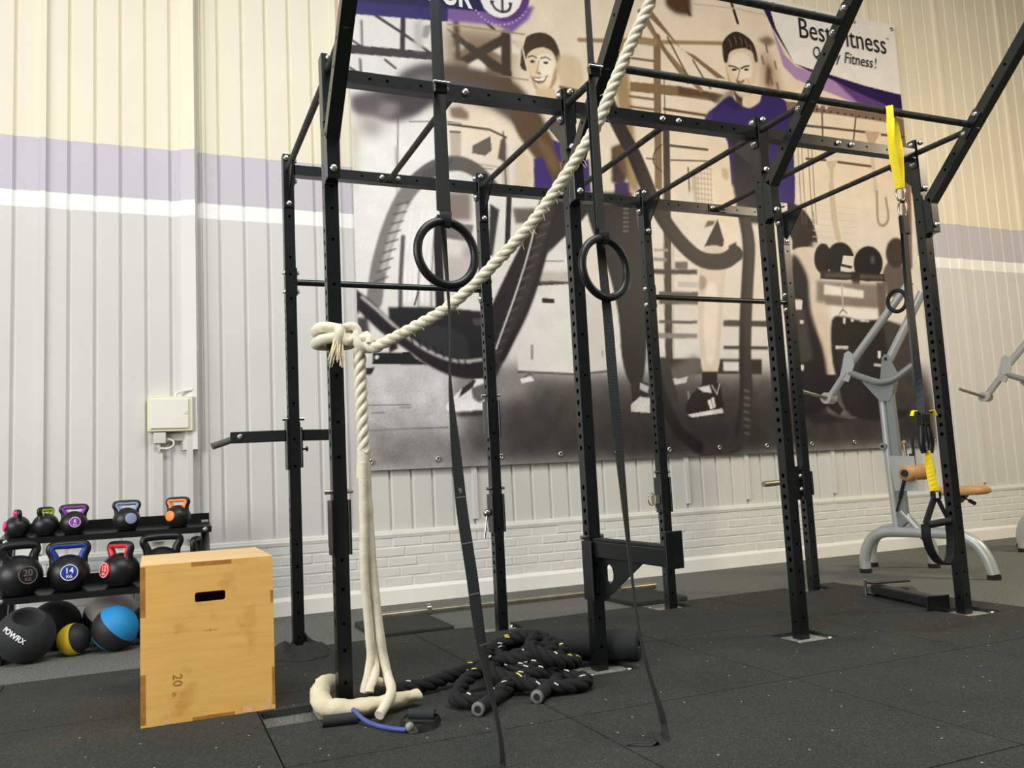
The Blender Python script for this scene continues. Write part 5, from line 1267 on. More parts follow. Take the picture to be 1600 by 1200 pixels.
# ================================================================== ELECTRIC BOX
eb = thing('distribution_box', (-0.583, WY - 0.03, 1.37), 'cream electric distribution box with white door on the cladding', 'electric box')
yf = WY - 0.105
part('housing', MB().box(-0.733, -0.433, yf + 0.012, WY - 0.005, 1.372, 1.622, 0.004), 'box_cream', eb)
d = part('door', MB().box(-0.712, -0.462, yf, yf + 0.014, 1.392, 1.602, 0.003), 'white_plastic', eb)
part('latch', MB().cyl((-0.482, yf - 0.004, 1.505), (-0.482, yf, 1.505), 0.014, 16), 'cable_white', d)
part('cable', MB().tube(crom([(-0.545, WY - 0.06, 1.62), (-0.54, WY - 0.06, 1.645), (-0.50, WY - 0.06, 1.66), (-0.43, WY - 0.06, 1.672)], 0.01), 0.009, 8), 'cable_white', eb)
jb = thing('junction_box', (-0.65, WY - 0.03, 1.285), 'small grey junction box with a looped cable below the electric box', 'junction box')
part('housing', MB().box(-0.692, -0.612, WY - 0.085, WY - 0.005, 1.288, 1.366, 0.004), 'duct_grey', jb)
part('cable', MB().tube(crom([(-0.60, WY - 0.06, 1.32), (-0.565, WY - 0.065, 1.305), (-0.565, WY - 0.065, 1.27), (-0.60, WY - 0.06, 1.252), (-0.65, WY - 0.05, 1.256), (-0.655, WY - 0.04, 1.235)], 0.008), 0.007, 8), 'cable_white', jb)
part('gland', MB().cyl((-0.655, WY - 0.045, 1.288), (-0.655, WY - 0.045, 1.262), 0.012, 12), 'cable_white', jb)
mb = MB().box(-0.70, -0.63, WY - 0.03, WY + 0.005, 0.60, 1.285, 0.004)
solo('cable_duct', mb, 'duct_grey', (-0.665, WY, 0.6), 'narrow grey cable duct dropping from the small junction box', 'cable duct')
mb = MB().box(-0.475, -0.43, WY - 0.06, WY + 0.005, 0.60, 1.372, 0.004)
solo('cable_duct', mb, 'duct_grey', (-0.45, WY, 0.6), 'grey cable duct below the right corner of the electric box', 'cable duct')
mb = MB().box(-0.625, -0.475, WY - 0.035, WY + 0.005, 1.305, 1.36, 0.004)
solo('cable_duct', mb, 'duct_grey', (-0.55, WY, 1.305), 'short level cable duct just under the electric box', 'cable duct')
# thin conduit left of the banner
cd = thing('conduit', (0.715, WY - 0.03, 4.5), 'thin cream conduit pipe on the cladding left of the banner', 'conduit')
part('pipe', MB().cyl((0.725, WY - 0.03, 4.42), (0.725, WY - 0.03, 7.0), 0.012, 10), 'painted_cladding', cd)
part('coupling', MB().cyl((0.725, WY - 0.03, 4.50), (0.725, WY - 0.03, 4.54), 0.016, 10), 'painted_cladding', cd)

# ================================================================== PULL-UP RIG
rig = thing('pull_up_rig', (1.83, 0.6, 0.0), 'big black steel pull-up rig with eight punched uprights', 'pull-up rig')
UH = 2.85
BEAMZ = 2.73
BIG = [1.05 + 0.0552 * k for k in range(19)] + [0.365 + 0.0552 * k for k in range(10)]
SMALL = [0.10, 0.24, 2.15, 2.24, 2.34, 2.48]
bolt_me = mesh_from(MB().lathe([(0.016, 0.0), (0.016, -0.003), (0.0125, -0.004), (0.0125, -0.011), (0.009, -0.014), (0.0001, -0.014)], 10), 'bolt', (0, 0, 0))
bolt_me.materials.append(MATS['bolt_steel'])
ROT = {'-y': (math.pi / -2, 0, 0), '+y': (math.pi / 2, 0, 0), '-x': (0, math.pi / 2, 0), '+x': (0, -math.pi / 2, 0), '+z': (math.pi, 0, 0)}
def bolt(parent, p, d):
    return inst('bolt', bolt_me, p, parent, ROT[d])
I4 = np.eye(4)
up_h = {'xm': [(z, 0.0125) for z in BIG] + [(z, 0.007) for z in SMALL], 'ym': [(z, 0.0075) for z in (0.12, 0.25, 0.36, 0.50, 0.62, 1.05, 1.2, 1.4, 1.6, 1.8, 2.0, 2.14, 2.24, 2.48)]}
ume = mesh_from(MB().holed_tube(I4, UH, US, up_h), 'upright', (0, 0, 0))
ume.materials.append(MATS['black_steel'])
bp_me = MB().box(-0.09, 0.15, -0.09, 0.15, 0.0, 0.009, 0.002)
bp_me = mesh_from(bp_me, 'base_plate', (0, 0, 0))
bp_me.materials.append(MATS['galvanised'])
ups = {}
for r, y in (('F', 0.0), ('B', YB)):
    for i in range(4):
        u = inst('upright', ume, (UX[i], y, 0.0), rig)
        ups[r, i] = u
        b = inst('base_plate', bp_me, (UX[i], y, 0.001), rig)
        for dx, dy in ((-0.07, -0.07), (0.13, -0.07), (0.13, 0.13), (-0.07, 0.13)):
            bolt(b, (UX[i] + dx, y + dy, 0.010), '+z')
# long beams between the uprights
def xmat(x, y, z):     # local z -> +x, local y -> +y, local x -> -z
    return [[0, 0, 1, x], [0, 1, 0, y], [-1, 0, 0, z], [0, 0, 0, 1]]
for r, y in (('F', 0.0), ('B', YB)):
    for i in range(3):
        x0, x1 = UX[i] + US, UX[i + 1]
        L = x1 - x0
        hs = [(z, 0.007) for z in (0.16, 0.24, 0.40, 0.74, 0.90, 0.98)]
        bm = part('crossbeam', MB().holed_tube(xmat(x0, y, BEAMZ + US), L, US, {'ym': hs}), 'black_steel', rig)
        for xe, sg in ((x0, 1), (x1, -1)):
            poly = [(0.0, -0.055), (0.045, -0.055), (0.06, -0.035), (0.06, 0.095), (0.045, 0.118), (0.0, 0.118)]
            mp = part('mounting_plate', MB().prism(poly, (xe + sg * 0.005, y, BEAMZ), (0, 1, 0), (0, 0, 1), 0.008), 'plate_steel', bm)
            for z in (BEAMZ - 0.03, BEAMZ + 0.092):
                bolt(bm, (xe + sg * 0.009, y + 0.03, z), '+x' if sg > 0 else '-x')
# bars running front to back, with end plates and gussets
PB = 0.017
def depth_bar(x, y0, y1, z):
    b = part('pull_up_bar', MB().cyl((x, y0, z), (x, y1, z), PB, 14), 'chalked_bar', rig)
    return b
ZB = 2.763
for i in range(4):
    x = UX[i] + US / 2
    b = depth_bar(x, US, YB, ZB)
    part('end_plate', MB().box(UX[i], UX[i] + US, YB - 0.007, YB - 0.0005, 2.53, 2.848, 0.002), 'plate_steel', b)
    part('end_plate', MB().box(UX[i], UX[i] + US, US + 0.0005, US + 0.007, 2.53, 2.848, 0.002), 'plate_steel', b)
    bolt(b, (x - 0.012, YB - 0.008, 2.825), '-y')
    bolt(b, (x, YB - 0.008, 2.555), '-y')
    g = [(0.0, 0.0), (-0.185, 0.0), (0.0, -0.19)]
    part('gusset', MB().prism(g, (x, YB - 0.007, ZB - 0.005), (0, 1, 0), (0, 0, 1), 0.008), 'plate_steel', b)
    g = [(0.0, 0.0), (0.0, -0.19), (0.185, 0.0)]
    part('gusset', MB().prism(g, (x, US + 0.007, ZB - 0.005), (0, 1, 0), (0, 0, 1), 0.008), 'plate_steel', b)
for x in (0.63, 1.83, 3.03):
    b = depth_bar(x, US, YB, 2.752)
    for y, nrm, yy in ((YB, '-y', YB - 0.007),):
        part('end_plate', MB().box(x - 0.075, x + 0.075, YB - 0.007, YB - 0.0005, 2.732, 2.788, 0.002), 'plate_steel', b)
        bolt(b, (x - 0.05, YB - 0.008, 2.76), '-y')
        bolt(b, (x + 0.05, YB - 0.008, 2.76), '-y')
    part('end_plate', MB().box(x - 0.075, x + 0.075, US + 0.0005, US + 0.007, 2.732, 2.788, 0.002), 'plate_steel', b)
    bolt(b, (x - 0.05, -0.001, 2.76), '-y')
    bolt(b, (x + 0.05, -0.001, 2.76), '-y')
# slanting front arms
AS = math.sqrt(0.5)
AZ0 = 2.43
AL = 1.55
for i in range(4):
    x = UX[i]
    Mx = [[1, 0, 0, x], [0, AS, -AS, -0.062], [0, AS, AS, AZ0], [0, 0, 0, 1]]
    hs = [(z, 0.008) for z in (0.20, 0.30, 0.42, 0.70, 0.82, 1.06, 1.20, 1.34)]
    a = part('slanted_arm', MB().holed_tube(Mx, AL, US, {'xm': hs, 'ym': []}), 'black_steel', rig)
    part('arm_foot', MB().box(x, x + US, -0.062, -0.0085, AZ0 - 0.175, AZ0 + 0.035, 0.003), 'black_steel', a)
    part('foot_plate', MB().box(x, x + US, -0.0085, -0.0015, AZ0 - 0.185, AZ0 + 0.07, 0.002), 'plate_steel', a)
    bolt(a, (x + US / 2, -0.063, AZ0 - 0.13), '-y')
    # short bar from the upright's head to the arm
    s = part('brace_bar', MB().cyl((x + US / 2, -0.008, 2.775), (x + US / 2, -0.40, 2.775), 0.017, 14), 'chalked_bar', rig)
    part('end_plate', MB().box(x, x + US, -0.008, -0.001, 2.53, 2.849, 0.002), 'plate_steel', s)
    bolt(s, (x + 0.035, -0.009, 2.832), '-y')
    bolt(s, (x + 0.03, -0.009, 2.545), '-y')
# rungs between the arms
def rung(i, y, z):
    x0, x1 = UX[i] + US, UX[i + 1]
    b = part('rung', MB().cyl((x0, y, z), (x1, y, z), 0.0185, 16), 'chalked_bar', rig)
    for xe, sg in ((x0, 1), (x1, -1)):
        c = (xe + sg * 0.004, y, z)
        R = np.array([[1, 0, 0], [0, AS, -AS], [0, AS, AS]])
        part('flange', MB().obox(c, (0.007, 0.058, 0.16), R, 0.002), 'plate_steel', b)
        for k in (-0.058, 0.058):
            bolt(b, (xe + sg * 0.008, y - k * AS, z + k * AS), '+x' if sg > 0 else '-x')
    return b
def arm_yz(s):         # point on the arm's centre line at distance s
    return (-0.062 + 0.03 * AS - s * AS, AZ0 + 0.03 * AS + s * AS)
RY1, RZ1 = -0.375, 2.79
RY2, RZ2 = -0.65, 3.06
RY3, RZ3 = -1.03, 3.44
for i in (1, 2):
    rung(i, RY1 - 0.0, RZ1)
rung(1, RY2, RZ2)
rung(0, RY3, RZ3)
rung(1, RY3, RZ3)
# lower cross bars in the back row
for i in (0, 2):
    x0, x1 = UX[i] + US, UX[i + 1]
    b = part('low_bar', MB().cyl((x0, YB + 0.03, 2.10), (x1, YB + 0.03, 2.10), 0.0185, 16), 'black_steel', rig)
    for xe, sg in ((x0, 1), (x1, -1)):
        part('flange', MB().box(min(xe, xe + sg * 0.007), max(xe, xe + sg * 0.007), YB + 0.002, YB + 0.058, 2.02, 2.18, 0.002), 'plate_steel', b)
        bolt(b, (xe + sg * 0.008, YB + 0.03, 2.155), '+x' if sg > 0 else '-x')
        bolt(b, (xe + sg * 0.008, YB + 0.03, 2.045), '+x' if sg > 0 else '-x')
    for xe in (UX[i], UX[i + 1] + US):
        for z in (2.045, 2.155):
            bolt(b, (xe, YB + 0.03, z), '-x' if xe == UX[i] else '+x')

# ================================================================== RIG ATTACHMENTS (lift-off pieces)
def jcup(x, y, z0, label, pin=None):
    t = thing('j_cup', (x + 0.03, y, z0), label, 'rack hook', 'adjustable hooks clipped on the uprights')
    h = 0.23
    part('side_plate', MB().box(x - 0.0125, x - 0.001, y - 0.012, y + 0.062, z0, z0 + h, 0.003), 'plate_steel', t)
    part('side_plate', MB().box(x + US + 0.001, x + US + 0.0125, y - 0.012, y + 0.062, z0 - 0.0, z0 + h, 0.003), 'plate_steel', t)
    part('face_plate', MB().box(x - 0.0125, x + US + 0.0125, y + 0.0615, y + 0.072, z0 + 0.03, z0 + h, 0.003), 'plate_steel', t)
    part('locking_pin', MB().cyl((x - 0.03, y + 0.03, z0 + h + 0.035), (x + US + 0.03, y + 0.03, z0 + h + 0.035), 0.010, 12), 'chrome', t)
    if pin == 'ring':
        c = np.array((x - 0.075, y + 0.01, z0 + 0.09))
        part('pull_block', MB().box(x - 0.055, x - 0.012, y, y + 0.05, z0 + 0.055, z0 + 0.115, 0.004), 'bar_steel', t)
        a = np.linspace(0, 2 * math.pi, 28, endpoint=False)
        p = np.stack([c[0] + 0.034 * np.cos(a), c[1] + 0.012 * np.cos(a), c[2] + 0.04 * np.sin(a)], 1)
        part('pull_ring', MB().tube(p, 0.004, 8, True), 'chrome', t)
        part('chain', MB().cyl((x - 0.05, y, z0 + 0.05), (x - 0.002, y - 0.01, z0 - 0.01), 0.0035, 6), 'black_plastic', t)
    if pin == 'hang':
        part('pull_ball', MB().sphere((x - 0.035, y + 0.02, z0 + 0.12), 0.026, 14, 9), 'chrome', t)
        part('hanging_pin', MB().cyl((x - 0.04, y + 0.01, z0 + 0.10), (x - 0.065, y - 0.0, z0 - 0.03), 0.007, 8), 'chrome', t)
    return t
jcup(0.0, 0.0, 0.64, 'plain black steel hook on the upright tied with white rope')
jcup(1.2, YB, 0.60, 'black hook with a dangling chrome pin on a back upright', 'hang')
jcup(1.2, YB, 1.17, 'black hook above the one with a dangling chrome pin')
jcup(2.4, YB, 0.645, 'black hook with a chrome pull ring on a back upright', 'ring')

# dip handle on the first back upright
dp = thing('dip_attachment', (0.03, YB, 1.03), 'black dip arm with grey grips clamped to the leftmost back upright', 'dip bar')
part('side_plate', MB().box(-0.014, -0.002, YB - 0.012, YB + 0.062, 1.03, 1.31, 0.003), 'plate_steel', dp)
part('side_plate', MB().box(0.062, 0.074, YB - 0.012, YB + 0.062, 1.04, 1.265, 0.003), 'plate_steel', dp)
part('back_plate', MB().box(-0.014, 0.074, YB + 0.0625, YB + 0.072, 1.04, 1.30, 0.003), 'plate_steel', dp)
part('locking_pin', MB().cyl((-0.03, YB + 0.03, 1.315), (0.09, YB + 0.03, 1.315), 0.010, 12), 'chrome', dp)
kn = part('knob', MB().cyl((0.074, YB + 0.01, 1.144), (0.096, YB + 0.01, 1.144), 0.006, 8), 'black_plastic', dp)
part('knob_head', MB().cyl((0.094, YB + 0.01, 1.144), (0.104, YB + 0.01, 1.144), 0.014, 12), 'black_plastic', kn)
a0, a1 = np.array((-0.012, YB + 0.03, 1.222)), np.array((-0.300, YB + 0.10, 1.222))
arm = part('arm', MB().beam(a0, a1, 0.05, 0.062, (0, 0, 1), 0.004), 'black_steel', dp)
part('grip', MB().cyl(a1 + np.array((0.02, 0, -0.005)), a1 + np.array((-0.10, -0.03, -0.045)), 0.019, 14), 'grey_foam', arm)
bolt(arm, (-0.255, YB + 0.062, 1.226), '-y')
b0, b1 = np.array((0.072, YB + 0.03, 1.222)), np.array((0.30, YB + 0.12, 1.225))
arm = part('arm', MB().beam(b0, b1, 0.05, 0.062, (0, 0, 1), 0.004), 'black_steel', dp)
part('grip', MB().cyl(b1, b1 + np.array((0.03, 0.10, -0.02)), 0.019, 14), 'grey_foam', arm)

# round clamp with peg on the last back upright
cl = thing('bar_holder', (3.63, YB, 0.66), 'black round clamp with a short grey peg on the rightmost back upright', 'bar holder')
part('clamp_plate', MB().lathe([(0.0001, -0.006), (0.085, -0.006), (0.088, 0), (0.085, 0.006), (0.0001, 0.006)], 24, (3.625, YB + 0.068, 0.775), (0, 1, 0)), 'black_steel', cl)
part('clamp_plate', MB().box(3.585, 3.599, YB - 0.008, YB + 0.066, 0.69, 0.86, 0.003), 'plate_steel', cl)
part('clamp_plate', MB().box(3.661, 3.676, YB - 0.008, YB + 0.066, 0.69, 0.86, 0.003), 'plate_steel', cl)
part('bracket', MB().box(3.50, 3.586, YB + 0.02, YB + 0.036, 0.66, 0.90, 0.004), 'black_steel', cl)
for z in (0.735, 0.83):
    bolt(cl, (3.584, YB + 0.02, z), '-x')
part('peg', MB().cyl((3.50, YB + 0.028, 0.795), (3.235, YB + 0.0, 0.787), 0.020, 16), 'bar_steel', cl)

# spotter arm on the second front upright
def spotter(label, M, group, extra=False):
    M = np.array(M, float)
    def P(p):
        return M[:3, :3] @ np.array(p, float) + M[:3, 3]
    def tb(mb):
        mb.v = [tuple(P(v)) for v in mb.v]
        return mb
    t = thing('spotter_arm', tuple(P((0.03, 0, 0))), label, 'spotter arm', group)
    part('beam', tb(MB().box(0.004, 0.056, -0.66, -0.003, 0.20, 0.275, 0.004)), 'black_steel', t)
    part('rubber_pad', tb(MB().box(0.006, 0.054, -0.655, -0.02, 0.2755, 0.288, 0.003)), 'black_rubber', t)
    part('end_stop', tb(MB().box(-0.012, 0.072, -0.672, -0.6605, 0.195, 0.345, 0.004)), 'black_steel', t)
    for s, x in ((0, -0.0125), (1, 0.061)):
        part('side_plate', tb(MB().box(x, x + 0.0115, -0.030, 0.063, 0.0, 0.275, 0.003)), 'plate_steel', t)
    # gusset with a round hole
    g = MB()
    n = 20
    cy, cz, r = -0.125, 0.130, 0.038
    outer = [(-0.02, 0.0), (-0.060, 0.0), (-0.42, 0.198), (-0.02, 0.198)]
    ring = [(cy + r * math.cos(2 * math.pi * k / n), cz + r * 1.15 * math.sin(2 * math.pi * k / n)) for k in range(n)]
    dens = []
    for (a, b) in zip(outer, outer[1:] + outer[:1]):
        for k in range(6):
            dens.append((a[0] + (b[0] - a[0]) * k / 6, a[1] + (b[1] - a[1]) * k / 6))
    ang = lambda p: math.atan2(p[1] - cz, p[0] - cy) % (2 * math.pi)
    dens.sort(key=ang)
    pts = dens + ring
    nd = len(dens)
    fs = []
    i = j = 0
    da = [ang(p) for p in dens] + [ang(dens[0]) + 2 * math.pi]
    ra = [2 * math.pi * k / n for k in range(n + 1)]
    while i < nd or j < n:
        if j >= n or (i < nd and da[i + 1] <= ra[j + 1]):
            fs.append((i % nd, (i + 1) % nd, nd + j % n))
            i += 1
        else:
            fs.append((i % nd, nd + (j + 1) % n, nd + j % n))
            j += 1
    for x in (0.026, 0.034):
        g.add([P((x, a, b)) for a, b in pts], fs)
    def wall(lst):
        m = len(lst)
        g.add([P((0.026, a, b)) for a, b in lst] + [P((0.034, a, b)) for a, b in lst], [(k, (k + 1) % m, m + (k + 1) % m, m + k) for k in range(m)])
    wall(dens)
    wall(ring)
    part('gusset', g, 'plate_steel', t)
    part('locking_pin', tb(MB().cyl((-0.03, 0.03, 0.292), (0.09, 0.03, 0.292), 0.010, 12)), 'chrome', t)
    return t
spotter('black spotter arm fixed low on a front upright, pointing forward', [[1, 0, 0, 1.2], [0, 1, 0, 0.0], [0, 0, 1, 0.335], [0, 0, 0, 1]], 'spotter arms')
# the other one lies on its side on the tiles: local z -> left, local x -> up
th = math.radians(-13)
c, s = math.cos(th), math.sin(th)
# columns: local x -> up, local y -> +y', local z -> -x'
spotter('black spotter arm lying on the rubber tiles by the rightmost front upright', [[0, -s, -c, 3.925], [0, c, -s, 0.692], [1, 0, 0, MT + 0.014], [0, 0, 0, 1]], 'spotter arms')

# ================================================================== GYMNASTIC RINGS
def smooth_interp(zs, keys):
    ks = sorted(keys)
    return np.interp(zs, [k[0] for k in ks], [k[1] for k in ks])
def ring_set(x, zc, yaw, label, tail_keys, tail_ang, curl, marks):
    y = -1.03
    t = thing('gymnastic_ring', (x, y, MT), label, 'gym ring', 'pair of hanging gymnastic rings')
    a = np.linspace(0, 2 * math.pi, 56, endpoint=False)
    R = 0.107
    p = np.stack([x + R * np.cos(a) * math.cos(yaw), y + R * np.cos(a) * math.sin(yaw), zc + R * np.sin(a)], 1)
    part('ring', MB().tube(p, 0.0145, 14, True), 'ring_plastic', t)
    top = zc + R
    # strap loop: two webbing runs over the rung and under the ring's crown
    zz = np.linspace(RZ3 + 0.022, top + 0.03, 60)
    k = (RZ3 - zz) / (RZ3 - top)
    front = np.stack([np.full(60, x - 0.006) - 0.012 * k, y - 0.024 + 0.014 * k, zz], 1)
    back = np.stack([np.full(60, x + 0.012) + 0.004 * k, y + 0.024 - 0.004 * k, zz], 1)
    tw = math.radians(-32)
    part('strap', MB().ribbon(front, 0.040, np.full(60, tw)), 'webbing', t)
    part('strap', MB().ribbon(back, 0.040, np.full(60, tw - 0.15)), 'webbing', t)
    aa = np.linspace(math.pi, 2 * math.pi, 14)
    low = np.stack([x + 0.0 * aa - 0.004, y - 0.020 * np.cos(aa), top + 0.028 + 0.045 * np.sin(aa)], 1)
    part('strap_cradle', MB().ribbon(low, 0.038, np.zeros(14) - 0.2), 'webbing', t)
    hi = np.stack([x + 0.0 * aa, y + 0.024 * np.cos(aa), RZ3 - 0.0 - 0.024 * np.sin(aa)], 1)
    part('strap_loop', MB().ribbon(hi, 0.040, np.zeros(14)), 'webbing', t)
    zb = {0: 2.232, 1: 2.375}[marks]
    b = part('buckle', MB().box(x - 0.03, x + 0.018, y - 0.034, y - 0.018, zb - 0.022, zb + 0.022, 0.004), 'black_steel', t)
    part('buckle_bar', MB().cyl((x - 0.034, y - 0.038, zb + 0.012), (x + 0.022, y - 0.038, zb + 0.012), 0.005, 10), 'chrome', b)
    # loose tail to the floor
    zt = np.linspace(zb - 0.02, tail_keys[-1][0], 150)
    xx = smooth_interp(zt, [(q[0], q[1]) for q in tail_keys])
    yy = smooth_interp(zt, [(q[0], q[2]) for q in tail_keys])
    ker = np.hanning(15)
    ker /= ker.sum()
    pad = lambda v: np.convolve(np.pad(v, 7, mode='edge'), ker, 'valid')
    path = np.stack([pad(xx), pad(yy), zt], 1)
    an = pad(smooth_interp(zt, tail_ang))
    if curl:
        path = np.concatenate([path, crom([path[-1]] + curl, 0.01)[1:]])
        an = np.concatenate([an, np.linspace(an[-1], curl_ang, len(path) - len(an))])
    tl = part('strap_tail', MB().ribbon(path, 0.038, an), 'webbing', t)
    return t, tl, path, an
curl_ang = math.radians(5)
D = math.radians
t1, tl1, p1, a1_ = ring_set(0.196, 1.672, D(10), 'black gym ring hanging nearest the white rope knot',
    [(2.25, 0.205, -1.000), (1.80, 0.197, -1.00), (1.45, 0.197, -1.03), (1.24, 0.187, -1.03), (1.03, 0.197, -1.03), (0.83, 0.209, -1.03), (0.62, 0.234, -1.03), (0.46, 0.248, -1.03), (0.32, 0.268, -1.03), (0.22, 0.288, -1.03), (0.12, 0.305, -1.03), (0.040, 0.300, -1.05)],
    [(2.25, D(-35)), (1.7, D(-48)), (1.5, D(-62)), (1.3, D(-68)), (1.17, D(-48)), (1.0, D(-15)), (0.8, D(0)), (0.5, D(0)), (0.32, D(-38)), (0.2, D(-58)), (0.1, D(-48)), (0.04, D(-40))],
    [(0.285, -1.10, 0.034), (0.25, -1.20, 0.033)], 0)
curl_ang = math.radians(0)
t2, tl2, p2, a2_ = ring_set(0.787, 1.652, D(14), 'black gym ring on the strap whose end curls on the tiles',
    [(2.39, 0.79, -1.00), (1.80, 0.79, -1.00), (1.46, 0.787, -1.03), (1.24, 0.79, -1.03), (1.01, 0.797, -1.03), (0.79, 0.806, -1.03), (0.57, 0.815, -1.03), (0.40, 0.828, -1.03), (0.25, 0.850, -1.035), (0.14, 0.876, -1.05), (0.075, 0.889, -1.06)],
    [(2.39, D(-20)), (1.6, D(-8)), (1.3, D(5)), (1.1, D(-2)), (0.9, D(-22)), (0.7, D(-40)), (0.5, D(-52)), (0.38, D(-53)), (0.22, D(-42)), (0.14, D(-34)), (0.075, D(-22))],
    [(0.868, -1.085, 0.041), (0.81, -1.095, 0.034), (0.745, -1.05, 0.036)], 1)
def strap_mark(tl, path, an, z, txt):
    i = int(np.argmin(abs(path[:, 2] - z)))
    T = unit(path[i + 1] - path[i - 1])
    b = np.array((1.0, 0, 0))
    b = unit(b - T * (b @ T))
    w = math.cos(an[i]) * b + math.sin(an[i]) * np.cross(T, b)
    q = np.cross(T, w)
    if q @ (np.array(cam.location) - path[i]) < 0:
        q = -q
    if w[0] < 0:
        w = -w
    o = path[i] + q * 0.0022
    mb = MB()
    if txt:
        text_on(mb, txt, 0.026, o, w, -T, 0, 0.0006)
    o2 = o + T * 0.010
    mb.add([o2 - w * 0.016, o2 + w * 0.016, o2 + w * 0.016 + T * 0.0025, o2 - w * 0.016 + T * 0.0025], [(0, 1, 2, 3)])
    part('strap_mark', mb, 'strap_mark', tl)
strap_mark(tl1, p1, a1_, 0.885, '9')
strap_mark(tl1, p1, a1_, 0.74, '')
strap_mark(tl1, p1, a1_, 0.575, '')
strap_mark(tl1, p1, a1_, 0.415, '')

# ================================================================== CLIMBING ROPE tied to the first front upright
cr = thing('climbing_rope', (0.11, -0.07, MT), 'thick white climbing rope slung from above and tied to a front upright', 'rope')
diag = crom([(0.125, -0.115, 1.508), (0.16, -0.13, 1.500), (0.204, -0.155, 1.520), (0.297, -0.222, 1.566), (0.433, -0.328, 1.643), (0.569, -0.436, 1.772), (0.726, -0.561, 1.949),
             (0.838, -0.651, 2.117), (0.95, -0.74, 2.309), (1.019, -0.796, 2.482), (1.089, -0.851, 2.655), (1.151, -0.901, 2.801), (1.22, -0.955, 3.02), (1.29, -1.01, 3.25), (1.325, -1.03, 3.40)], 0.012)
part('sloping_run', MB().rope(diag, 0.0245, 0.125, 3, 9), 'cream_rope', cr)
vert = crom([(0.15, -0.125, 1.52), (0.135, -0.115, 1.548), (0.113, -0.10, 1.535), (0.110, -0.095, 1.47), (0.111, -0.09, 1.35), (0.113, -0.09, 1.22), (0.116, -0.088, 1.10), (0.116, -0.086, 1.06)], 0.011)
part('hanging_run', MB().rope(vert, 0.0265, 0.14, 3, 9), 'cream_rope', cr)
wr = crom([(0.117, -0.086, 1.085), (0.116, -0.086, 1.05), (0.108, -0.086, 1.0), (0.100, -0.084, 0.955)], 0.01)
part('whipping', MB().tube(wr, [0.029 * (1 - 0.35 * (i / (len(wr) - 1)) ** 2) for i in range(len(wr))], 14, sx=0.85), 'cream_rope', cr)
def strand(pts, r):
    p = crom(pts, 0.02)
    rr = [r * (1 + 0.10 * noise.noise((q[0] * 9, q[1] * 9, q[2] * 14)) + 0.03 * math.sin(q[2] * 70)) for q in p]
    return MB().tube(p, rr, 10)
part('strand', strand([(0.108, -0.095, 1.02), (0.104, -0.10, 0.90), (0.104, -0.10, 0.80), (0.100, -0.10, 0.55), (0.113, -0.10, 0.32), (0.115, -0.10, 0.23), (0.100, -0.11, 0.165), (0.088, -0.115, 0.13), (0.082, -0.115, 0.10)], 0.0185), 'cream_cord', cr)
part('strand', strand([(0.125, -0.085, 1.02), (0.128, -0.08, 0.85), (0.140, -0.08, 0.55), (0.155, -0.10, 0.32), (0.168, -0.10, 0.22), (0.176, -0.13, 0.15), (0.165, -0.22, 0.115), (0.12, -0.30, 0.085), (0.083, -0.345, 0.062)], 0.0195), 'cream_cord', cr)
part('strand', strand([(0.115, -0.075, 1.0), (0.116, -0.07, 0.80), (0.120, -0.07, 0.55), (0.130, -0.08, 0.35), (0.134, -0.09, 0.22), (0.122, -0.13, 0.16), (0.095, -0.16, 0.13), (0.088, -0.17, 0.11)], 0.0175), 'cream_cord', cr)
part('strand', strand([(0.128, -0.12, 0.142), (0.150, -0.115, 0.130), (0.18, -0.08, 0.12)], 0.017), 'cream_cord', cr)
# knot round the post
kn = part('knot', MB().tube(crom([(0.09, -0.06, 1.555), (0.03, -0.055, 1.59), (-0.028, -0.045, 1.60), (-0.044, 0.00, 1.60), (-0.035, 0.085, 1.60), (0.03, 0.10, 1.60), (0.095, 0.085, 1.59), (0.10, 0.02, 1.585), (0.085, -0.04, 1.575)], 0.012, True), 0.0245, 12, True), 'cream_rope', cr)
part('knot_turn', MB().tube(crom([(0.10, -0.075, 1.545), (0.04, -0.07, 1.555), (-0.03, -0.055, 1.548), (-0.047, -0.01, 1.545), (-0.04, 0.08, 1.545), (0.03, 0.10, 1.545), (0.095, 0.07, 1.545), (0.105, 0.0, 1.545)], 0.012, True), 0.0225, 12, True), 'cream_rope', kn)
part('knot_turn', MB().tube(crom([(0.05, -0.075, 1.59), (0.085, -0.09, 1.60), (0.105, -0.095, 1.575), (0.085, -0.105, 1.545), (0.055, -0.105, 1.53), (0.035, -0.095, 1.56)], 0.01, True), 0.019, 10, True), 'cream_cord', kn)
part('knot_turn', MB().tube(crom([(0.03, -0.085, 1.595), (0.025, -0.105, 1.565), (0.028, -0.095, 1.53)], 0.01), 0.020, 10), 'cream_cord', kn)
part('knot_turn', MB().tube(crom([(0.09, -0.10, 1.56), (0.10, -0.115, 1.52), (0.13, -0.115, 1.50), (0.155, -0.11, 1.51)], 0.01), 0.021, 10), 'cream_cord', kn)
fr = MB()
for k in range(26):
    x0 = 0.012 + random.uniform(-0.012, 0.028)
    dx = random.uniform(-0.03, 0.02)
    ln = random.uniform(0.07, 0.125)
    y0 = -0.095 + random.uniform(-0.012, 0.012)
    fr.tube(crom([(x0 + 0.005, y0, 1.545), (x0 + dx * .4, y0 - 0.004, 1.545 - ln * .5), (x0 + dx, y0 - 0.002 + random.uniform(-.01, .01), 1.545 - ln)], 0.02), [0.0045, 0.004, 0.0035, 0.003, 0.0025, 0.002, 0.002, 0.002, 0.002, 0.002, 0.002, 0.002][:len(crom([(x0 + 0.005, y0, 1.545), (x0 + dx * .4, y0 - 0.004, 1.545 - ln * .5), (x0 + dx, y0, 1.545 - ln)], 0.02))], 5)
